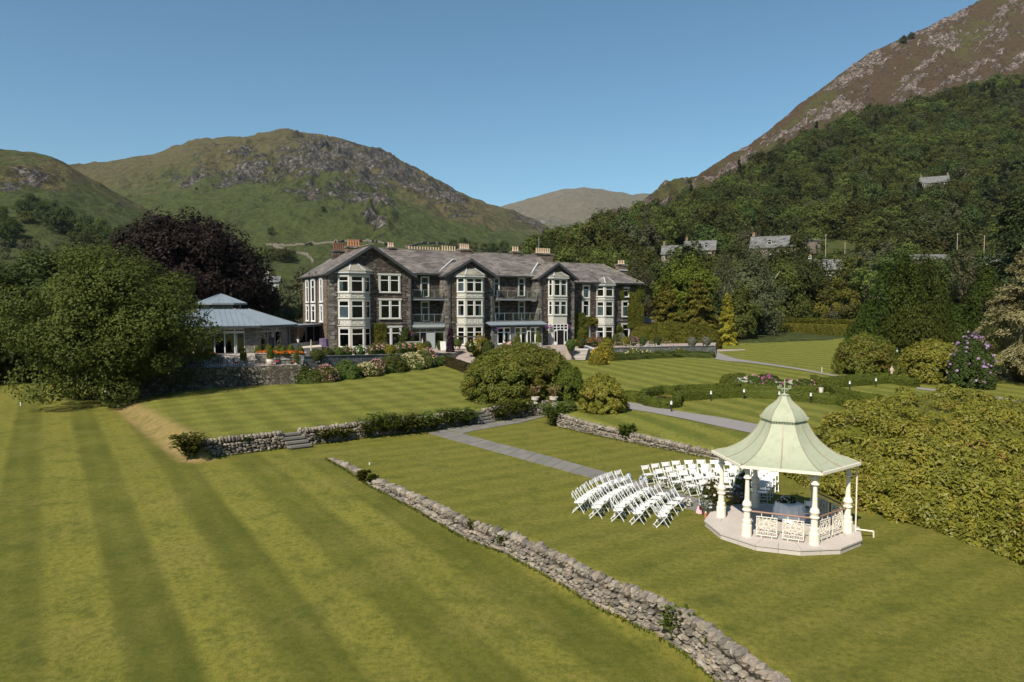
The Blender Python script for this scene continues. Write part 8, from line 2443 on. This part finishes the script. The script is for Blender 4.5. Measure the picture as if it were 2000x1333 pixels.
def lamp_post(px, Y, z, h, label):
    x = (px-1000)/F*Y; o = thing('lamp_post', label, 'lamp post', (x, Y, z))
    m = MB(); m.lathe([(.12, 0), (.10, .5), (.05, .6), (.04, h-.5), (.07, h-.45)], 8); m.build('post', M['black'], o)
    m = MB(); m.lathe([(.07, h-.44), (.15, h-.1), (.13, h-.08)], 8); m.build('lantern_glass', M['lampglass'], o)
    m = MB(); m.lathe([(.18, h-.08), (.08, h+.08), (.02, h+.2)], 8); m.build('lantern_cap', M['black'], o)
lamp_post(582, 69.0, LZ, 2.9, 'black lamp post standing at the corner of the slate terrace wall')
def fparasol(px, Y, z, h, mat, label, r0=.16):
    x = (px-1000)/F*Y; o = thing('folded_parasol', label, 'parasol', (x, Y, z))
    m = MB(); m.tube((0, 0, 0), (0, 0, h), .03, 6); m.build('pole', M['wood'], o)
    m = MB(); m.lathe([(r0, .9), (r0*1.3, 1.2), (r0*.8, h-.4), (.04, h-.05)], 9); m.build('canopy', M[mat], o)
    m = MB(); m.box(-.3, .3, -.3, .3, 0, .08); m.build('base', M['greypot'], o)
fparasol(352, 68.5, LZ, 2.7, 'cloth', 'folded pale blue parasol in the shade of the sycamore')
def table_set(px, Y, z, label, cushion='red', s_=1.0, dark=True):
    x = (px-1000)/F*Y; o = thing('bistro_table', label, 'table', (x, Y, z)); mt = 'black' if dark else 'wood'
    m = MB(); m.lathe([(.42, .70), (.42, .73)], 14); m.build('tabletop', M['greypot' if dark else 'wood'], o)
    m = MB(); m.tube((0, 0, 0), (0, 0, .7), .03, 6); m.bar((-.25, -.25, .02), (.25, .25, .02), .03); m.bar((-.25, .25, .02), (.25, -.25, .02), .03); m.build('leg', M[mt], o)
    for k, sx in enumerate((-1, 1)):
        c = thing('garden_chair', label.replace('table', 'chair').split(' with')[0] + (' at its left' if sx < 0 else ' at its right'), 'chair', (x+sx*.85, Y+.1, z), -sx*PH)
        m = MB(); m.box(-.22, .22, -.22, .22, .43, .46); m.build('seat', M[mt], c)
        m = MB()
        for q in (-.2, .2): m.bar((q, -.22, .46), (q, -.28, .92), .03)
        for q in (-.1, 0, .1): m.bar((q, -.225, .46), (q, -.28, .9), .018)
        m.bar((-.2, -.28, .9), (.2, -.28, .9), .035); m.build('backrest', M[mt], c)
        for qx in (-.2, .2):
            for qy in (-.2, .2): 
                m = MB(); m.bar((qx, qy, 0), (qx, qy, .43), .03); m.build('leg', M[mt], c)
        if cushion:
            m = MB(); m.box(-.21, .21, -.20, .21, .461, .52); m.build('cushion', M[cushion], c)
table_set(556, 69.8, LZ, 'round pale bistro table with red cushioned chairs below the slate pier')
table_set(443, 68.6, LZ, 'dark bistro table in the shade at the foot of the steps'); table_set(493, 69.0, LZ, 'dark bistro table right of the square planter', None)
table_set(345, 67.2, LZ, 'dark garden table deep in the sycamore shade', None); table_set(395, 67.6, LZ, 'dark garden table between the shaded cone planters', None)
table_set(1150, 98, TZ, 'grey garden table at the top of the terrace steps', None, dark=False); table_set(1210, 97.5, TZ, 'timber garden table left of the middle of the right terrace', None, dark=False); table_set(1240, 97.5, TZ, 'timber garden table on the right terrace before the last windows', None, dark=False); table_set(1275, 99, TZ, 'timber garden table near the hedge end of the terrace', None, dark=False); table_set(1302, 100, TZ, 'timber garden table beside the clipped hedge', None, dark=False)
table_set(960, 92.5, TZ, 'timber garden table behind the yellow shrub', None, dark=False)
PT = [(618, 71.5, 'bush', 'bush in a grey trough at the left corner of the upper terrace', 'greypot', 'box', None, 'shrub'), (637, 73.5, 'bush', 'leafy pot below the quoined corner', 'greypot', 'box', None, 'shrub'), (660, 74, 'bush', 'dark leafy pot under the left bay', 'greypot', 'box', None, 'shrub'), (676, 75, 'bush', 'pale pink flower pot under the left bay', 'greypot', 'box', 'f_pink', 'shrub'), (702, 75.5, 'bush', 'yellow-green pot under the right of the bay', 'greypot', 'box', 'f_white', 'shrub'),
      (728, 77.5, 'bush', 'pink geranium trough left of the window', 'greypot', 'box', 'f_pink', 'shrub'), (738, 78, 'bush', 'pink geranium trough under the climber', 'greypot', 'box', 'f_pink', 'shrub'), (749, 78.5, 'bush', 'pink geranium trough before the left of the window', 'greypot', 'box', 'f_pink', 'shrub'), (762, 77.0, 'bush', 'yellow-green bush in front of the geraniums', 'greypot', 'box', None, 'yshrub'), (779, 79.5, 'bush', 'pink geranium trough before the right of the window', 'greypot', 'box', 'f_pink', 'shrub'), (791, 80, 'bush', 'pink geranium trough under the dark wall shrub', 'greypot', 'box', 'f_pink', 'shrub'), (803, 80.5, 'bush', 'pink geranium trough beside the grey cabinet', 'greypot', 'box', 'f_pink', 'shrub'),
      (820, 80.5, 'bush', 'low yellow-green bush by the terrace wall near the person', 'greypot', 'box', None, 'yshrub'), (834, 81.5, 'ball', 'clipped ball in a stone pot by the porch', 'pot', 'box', None, 'shrub'), (862, 87, 'bush', 'tall timber planter with leafy plant right of the porch', 'wood', 'tube', None, 'shrub'), (893, 86.5, 'ball', 'large white bowl with box plant by the arch', 'pot', 'bowl', None, 'shrub'), (919, 88, 'bush', 'white bowl with pale rose under the middle bay', 'pot', 'bowl', 'f_cream', 'shrub'),
      (1011, 95.5, 'cone', 'slim cone topiary before the porch doors', 'greypot', 'box', None, 'box'), (1052, 98, 'cone', 'slim cone topiary at the right of the porch', 'greypot', 'box', None, 'box'), (1115, 91.5, 'bush', 'white bowl with leafy plant at the top of the steps', 'pot', 'bowl', None, 'shrub'), (1135, 96.5, 'bush', 'pale bowl beside the top step', 'pot', 'bowl', None, 'shrub'),
      (1154, 98.5, 'bush', 'pot of crimson flowers left of the right terrace', 'pot', 'bowl', 'f_red', 'shrub'), (1171, 99, 'bush', 'pot of dark pink flowers under the right bay', 'greypot', 'bowl', 'f_magenta', 'shrub'), (1186, 100, 'bush', 'leafy pot right of the dark pink flowers', 'greypot', 'box', None, 'shrub'), (1222, 101, 'bush', 'trough of yellow-green plants under the last window', 'greypot', 'box', None, 'yshrub'), (1236, 101, 'bush', 'trough of crimson flowers at the hotel corner', 'greypot', 'box', 'f_magenta', 'shrub'), (1262, 102, 'cone', 'cone topiary against the clipped hedge', 'greypot', 'box', None, 'box'), (1256, 98, 'ball', 'dark box ball in the middle of the right terrace', 'greypot', 'box', None, 'broad_dark'), (1285, 98.5, 'ball', 'dark box ball near the end of the terrace tables', 'greypot', 'box', None, 'broad_dark'), (1352, 100, 'bush', 'silvery mound on the terrace wall end', 'pot', 'box', None, 'ash'), (1380, 101, 'bush', 'second silvery mound at the far wall end', 'pot', 'box', None, 'ash')]
for k, (px, Y, kind, lab, pm_, sh, fl_, mt) in enumerate(PT):
    if px < 900: Y += (px-600)/280*5
    o = pot_shrub(px, Y, kind, lab, TZ, 1.15, pm_, sh, fl_, mt, .52, .75)
# larger plants around the ramp
def tplant(px, Y, z, rx, h, mat, lab, fl=None, n=500, name='shrub'):
    x = (px-1000)/F*Y; o = thing(name, lab, 'shrub', (x, Y, z)); link('foliage', shrub_mesh('foliage', M[mat], rx, rx, h, n, .17, int(px), .5, .15, 1.2), None, o)
    m = MB(); m.tube((0, 0, -.1), (0, 0, h*.5), .05, 5); m.build('stem', M['bark'], o)
    if fl: link('flowers', flower_mesh('flowers', M[fl], rx, rx, h, 60, .14, int(px)), None, o)
tplant(938, 90.5, TZ-.4, 1.2, 2.5, 'yshrub', 'tall yellow-green shrub beside the ramp', 'f_yellow'); tplant(952, 90, TZ, .9, 1.4, 'shrub', 'pale green leafy plant behind the tall yellow shrub')
tplant(1160, 101, TZ, 1.2, 1.0, 'yshrub', 'low yellow-green planting at the climber foot'); tplant(1127, 101.5, TZ, 1.2, 1.0, 'yshrub', 'low yellow-green planting left of the terrace steps')
tplant(1205, 103, TZ, .9, 1.8, 'shrub', 'leafy shrub between the right bay and last window'); tplant(1214, 103, TZ, .8, 1.9, 'ash', 'grey leaved shrub before the last ground floor window')
# vine arch and timber pergola beam
x = (880-1000)/F*87.5; va = thing('vine_arch', 'dark leafless-looking vine twisted around an arch post at the head of the ramp', 'climbing plant', (x, 87.5, 1.6))
link('foliage', columnar('foliage', M['purpleleaf'], .75, 4.6, 1500, .2, 9, .25, .6, .3), None, va); m = MB(); m.tube((0, 0, 0), (0, 0, 4.4), .08, 6); m.build('post', M['bark'], va)
pg_ = thing('pergola', 'weathered timber pergola beam in front of the middle bay', 'pergola', (0, 0, 0))
a, b = at(886, 657.5, 85), at(942, 658.5, 89); m = MB(); m.bar(tuple(a), tuple(b), .14, .2); m.build('beam', M['wood'], pg_)
m = MB(); m.bar((b.x-.3, b.y, 2.9), (b.x-.3, b.y, b.z-.1), .12); m.build('post', M['wood'], pg_)
# ramp
rp = MB(); q = [at(870, 690, 89.5), at(908, 690, 92), at(940, 706, 86), at(906, 710, 84)]
rp.add([(q[0].x, q[0].y, 3.02), (q[1].x, q[1].y, 3.02), (q[2].x, q[2].y, 1.85), (q[3].x, q[3].y, 1.85), (q[0].x, q[0].y, 1), (q[1].x, q[1].y, 1), (q[2].x, q[2].y, 1), (q[3].x, q[3].y, 1)], [(0,1,2,3), (0,3,7,4), (1,5,6,2), (3,2,6,7)])
props(rp.build('ramp', M['terrace']), kind='structure')
# terrace steps on the right
ts = thing('terrace_steps', 'flight of broad stone steps down from the terrace beside the golden shrubs', 'steps', (0, 0, 0))
a, b = Vector(pt(1118, 93.5)), Vector(pt(1165, 92.5)); dr = (b-a).normalized(); nr = Vector((dr.y, -dr.x)) if Vector((dr.y, -dr.x)).y < 0 else Vector((-dr.y, dr.x))
for i in range(8):
    z = TZ-.005-(i)*(TZ-1.75)/8; d1 = -.2+.42*i; aa = a+dr*(.2*i-.4); bb = b+dr*(.03*i-1.2)
    q = [aa-nr*2.2, bb-nr*2.2, bb+nr*d1, aa+nr*d1]
    m = MB(); m.prism([tuple(v) for v in q] if (q[1]-q[0]).cross(q[2]-q[0]) > 0 else [tuple(v) for v in q][::-1], z-.09, z); m.build('step', M['paving'], ts)
    q = [aa-nr*2.0, bb-nr*2.0, bb+nr*(d1-.07), aa+nr*(d1-.07)]
    m = MB(); m.prism([tuple(v) for v in q] if (q[1]-q[0]).cross(q[2]-q[0]) > 0 else [tuple(v) for v in q][::-1], 1.0, z-.091); m.build('riser', M['drycore'], ts)
# small fence of chairs / planters at top of steps, hanging baskets
for (px, v, zl, lab) in ((803, -.3, 2.0, 'hanging basket of blue flowers at the right edge of the left gable'), (971, -1.9, 2.6, 'hanging basket of orange and blue flowers on the porch pier'), (1067, -.7, 2.6, 'hanging basket of blue flowers left of the small-paned doors'), (1075, -.8, 2.7, 'second basket of blue flowers nearer the small-paned doors'), (1110, -.5, 2.6, 'hanging basket of blue and orange flowers right of the small-paned doors')):
    u = U(px, v); x, y = hw(u, v); o = thing('hanging_basket', lab, 'hanging basket', (x, y, TZ+zl))
    m = MB(); m.lathe([(.05, -.2), (.22, -.05), (.26, 0)], 9); m.build('basket', M['wood'], o); m = MB(); m.tube((0, 0, 0), (0, 0, .6), .012, 4); m.build('chain', M['black'], o)
    link('flowers', flower_mesh('flowers', M['f_blue'], .38, .38, .35, 70, .10, int(px), -.4), None, o); link('flowers', flower_mesh('flowers', M['f_orange'], .36, .36, .38, 22, .10, int(px)+5, 0), None, o)
# small objects by the hotel
x = (866-1000)/F*90; o = thing('menu_board', 'white leaning board on the terrace beside the vine arch', 'board', (x, 90, TZ), .5); m = MB(); m.slab([(-.4, 0, .05), (.4, 0, .05), (.4, .25, 1.25), (-.4, .25, 1.25)], .04); m.build('board', M['white'], o); m = MB(); m.bar((-.3, .5, 0), (-.3, .22, 1.1), .04); m.bar((.3, .5, 0), (.3, .22, 1.1), .04); m.build('leg', M['wood'], o)
x = (808-1000)/F*89; o = thing('service_cabinet', 'grey green service cabinet left of the porch', 'cabinet', (x, 89, TZ), HA); m = MB(); m.box(-.9, .9, -.3, .3, 0, 1.2); m.box(-.95, .95, -.35, .35, 1.2, 1.28); m.build('body', M['sage2'], o); m = MB(); m.box(-.04, .04, -.33, -.305, .1, 1.1); m.build('door_gap', M['charcoal'], o)
x = (632-1000)/F*84; o = thing('covered_barbecue', 'purple cloth cover over furniture at the corner of the hotel', 'cover', (x, 84, TZ)); m = MB(); m.prism([(-.55, -.4), (.55, -.45), (.5, .4), (-.5, .4)], 0, 1.0); m.lathe([(.62, .9), (.55, 1.5), (.58, 1.9), (.1, 1.95)], 8); m.build('cloth_cover', M['purple'], o)
m = MB(); m.prism([pt(583, 76.5), pt(628, 80), pt(626, 84), pt(583, 80)], 2.0, 4.15); o = m.build('rendered_wall', M['cream']); props(o, 'low cream rendered wall left of the purple cover', 'wall')
fparasol(607, 76, TZ, 2.2, 'cream', 'closed slim parasol standing before the cream wall', .06)
# croquet markers, bollard lights, bird table, signs
def post_(px, py, hpx, label, name='croquet_marker', cat='marker post', mat='white', r=.03, top=None):
    p = gnd(px, py); h = hpx*p.y/F; o = thing(name, label, cat, tuple(p)); m = MB(); m.tube((0, 0, -.1), (0, 0, h), r, 6); m.build('post', M[mat], o)
    if top: 
        m = MB(); m.box(-.1, .1, -.02, .02, h*.7, h); m.build('plate', M[top], o)
post_(252, 783, 12, 'white marker post at the top of the dry grassy bank', r=.05); post_(41, 793, 7, 'tiny white marker on the left lawn', r=.06); post_(1605, 728, 11, 'small white post on the far garden lawn'); post_(807, 812, 12, 'thin dark croquet peg by the wall', mat='wood', r=.02)
post_(722, 908, 4, 'tiny white marker beside the start of the long wall', r=.04)
for k, (px, py, lab) in enumerate(((1308, 801, 'bollard light at the curled hedge'), (1385, 780, 'bollard light left of the hedge angle'), (1449, 776, 'bollard light at the hedge angle'), (1517, 781, 'bollard light just left of the weather vane'), (1578, 784, 'bollard light right of the weather vane'), (1654, 759, 'bollard light on the right parterre hedge'), (1705, 753, 'bollard light nearest the statue'))):
    p = gnd(px, py+2); o = thing('bollard_light', 'small black and white ' + lab, 'garden light', (p.x, p.y-.5, p.z))
    m = MB(); m.lathe([(.05, 0), (.05, .45), (.08, .5), (.08, .56)], 8); m.build('post', M['black'], o)
    m = MB(); m.lathe([(.075, .56), (.075, .72)], 8); m.build('lamp_glass', M['lampglass'], o); m = MB(); m.lathe([(.10, .72), (.06, .80), (.02, .84)], 8); m.build('cap', M['lead'], o)
p = gnd(1603, 775); o = thing('hedge_bucket', 'small pale stone trough in the parterre hedge gap', 'planter', tuple(p)); m = MB(); m.lathe([(.14, 0), (.2, .75), (.22, .78)], 8); m.build('body', M['pot'], o)
p = gnd(1485, 650); o = thing('bird_table', 'grey bird table at the back of the far lawn', 'bird table', tuple(p)); m = MB(); m.tube((0, 0, 0), (0, 0, 1.1), .10, 6); m.build('post', M['wood'], o); m = MB(); m.box(-.55, .55, -.4, .4, 1.1, 1.2); m.box(-.45, .45, -.3, .3, 1.5, 1.6); m.box(-.4, -.32, -.05, .05, 1.2, 1.5); m.box(.32, .4, -.05, .05, 1.2, 1.5); m.build('tray', M['wood'], o)
shrub('boulder_plant', 'rounded silver-grey bush at the foot of the golden cypress', 1443, 656, 20, 14, 'ash', 300, .25, seed=90, cat='shrub')
lamp_post(1753, 76, 1.9, 2.2, 'black lamp post beside the statue')
# ---------------------------------------------------------------- people and the statue
def figure(verts, edges, rad, name, mat, parent, sub=1, root=0):
    me = bpy.data.meshes.new(name); me.from_pydata(verts, edges, [])
    o = link(name, me, mat, parent)
    sk = o.modifiers.new('skin', 'SKIN')
    for i, v in enumerate(me.skin_vertices[0].data):
        v.radius = rad[i] if hasattr(rad[i], '__len__') else (rad[i], rad[i]); v.use_root = (i == root)
    sb = o.modifiers.new('smooth', 'SUBSURF'); sb.levels = sub; sb.render_levels = sub
    return o
def person(label, loc, rz, shirt, legs, seated=False, s_=1.0, name='person', allmat=None, cat='person', arm=0.0, hair='hair'):
    o = thing(name, label, cat, loc, rz); o.scale = (s_,)*3
    hz = .48 if seated else .92
    B = [(0, 0, hz), (0, 0, hz+.22), (0, -.01, hz+.46), (0, 0, hz+.56), (0, .02, hz+.66), (0, .02, hz+.78)]
    rb = [(.15, .11), (.13, .10), (.16, .11), .055, .085, .085]
    E_ = [(0, 1), (1, 2), (2, 3), (3, 4), (4, 5)]
    def limb(pts, rr, a):
        k = a
        for p, r_ in zip(pts, rr): B.append(p); rb.append(r_); E_.append((k, len(B)-1)); k = len(B)-1
    for sx in (-1, 1):
        if seated: limb([(sx*.09, .12, hz), (sx*.10, .42, hz), (sx*.10, .44, .08), (sx*.10, .54, .05)], [.08, .07, .045, .04], 0)
        else: limb([(sx*.09, 0, hz-.08), (sx*.10, .02+.05*sx*arm, .48), (sx*.11, -.02+.1*sx*arm, .07), (sx*.11, .12+.1*sx*arm, .04)], [.08, .065, .042, .04], 0)
        limb([(sx*.20, 0, hz+.46), (sx*.25, .02, hz+.20), (sx*.22, .16+.1*arm, hz+.04), (sx*.20, .24+.12*arm, hz+.02)], [.055, .045, .035, .03], 2)
    figure(B, E_, rb, 'body', M[allmat or 'skin'], o)
    if allmat is None:
        figure([(0, 0, hz-.02), (0, 0, hz+.22), (0, -.01, hz+.46), (-.20, 0, hz+.455), (.20, 0, hz+.455), (-.24, .02, hz+.28), (.24, .02, hz+.28)], [(0, 1), (1, 2), (2, 3), (2, 4), (3, 5), (4, 6)], [(.165, .125), (.145, .115), (.175, .125), .07, .07, .06, .06], 'shirt', M[shirt], o)
        if seated: vs = [(0, 0, hz), (-.09, .12, hz), (-.10, .42, hz), (-.10, .44, .12), (.09, .12, hz), (.10, .42, hz), (.10, .44, .12)]
        else: vs = [(0, 0, hz), (-.09, 0, hz-.08), (-.10, .02-.05*arm, .48), (-.11, -.02-.1*arm, .10), (.09, 0, hz-.08), (.10, .02+.05*arm, .48), (.11, -.02+.1*arm, .10)]
        figure(vs, [(0, 1), (1, 2), (2, 3), (0, 4), (4, 5), (5, 6)], [(.16, .12), .092, .08, .06, .092, .08, .06], 'trousers', M[legs], o)
        m = MB(); m.blob((0, 0, hz+.80), (.105, .115, .10), 9, 7); m.build('hair', M[hair], o, True)
        m = MB(); 
        for sx in (-1, 1): m.blob((sx*.033, .105, hz+.75), (.012, .008, .009), 6, 4)
        m.build('eyes', M['black'], o); m = MB(); m.blob((0, .115, hz+.715), (.014, .022, .022), 6, 4); m.build('nose', M['skin'], o)
    return o
x = (825-1000)/F*88.5; person('person in a pale blue top and dark trousers walking by the porch', (x, 88.5, TZ), math.radians(100), 'blue', 'navy', arm=1)
x = (985-1000)/F*93; person('person in a dark green top seated at the porch table', (x, 93, TZ), math.radians(160), 'broadcloth' if False else 'navy', 'navy', True)
x = (994-1000)/F*93.3; person('person in a pale pink top seated right of the dark green one', (x+.1, 93.3, TZ), math.radians(200), 'palepink', 'navy', True)
x = (958-1000)/F*91.5; person('bare armed person in a white top seated beside the yellow shrub', (x, 91.5, TZ), math.radians(-60), 'white', 'navy', True)
x = (567-1000)/F*84.5; person('person in a pale blue shirt seen through the glazed link', (x, 85.3, 3.55), math.radians(180), 'blue', 'navy')
p = gnd(1741, 741); st = person('weathered pinkish stone statue on a low plinth between the two rhododendrons', (p.x, p.y, p.z+.15), math.pi, None, None, False, .72, 'statue', 'statue', 'statue')
m = MB(); m.box(-.35, .35, -.3, .3, -.3, .0); m.lathe([(.26, .0), (.20, .5), (.16, .9), (.19, 1.2), (.12, 1.45)], 9); m.build('drapery', M['statue'], st)
print('objects', len(bpy.data.objects))
# ---------------------------------------------------------------- the air over the valley
m = MB(); m.box(-4200, 4200, -2600, 6600, -30, 1150)
hz = bpy.data.materials.new('valley_air'); hz.use_nodes = True; hn = hz.node_tree; hn.nodes.clear()
vo = hn.nodes.new('ShaderNodeVolumePrincipled'); vo.inputs['Color'].default_value = (0.72, 0.84, 1.0, 1); vo.inputs['Density'].default_value = 0.00003; vo.inputs['Anisotropy'].default_value = 0.0
ho = hn.nodes.new('ShaderNodeOutputMaterial'); hn.links.new(vo.outputs[0], ho.inputs['Volume'])
hn_ = m.build('haze', hz); props(hn_, kind='stuff')
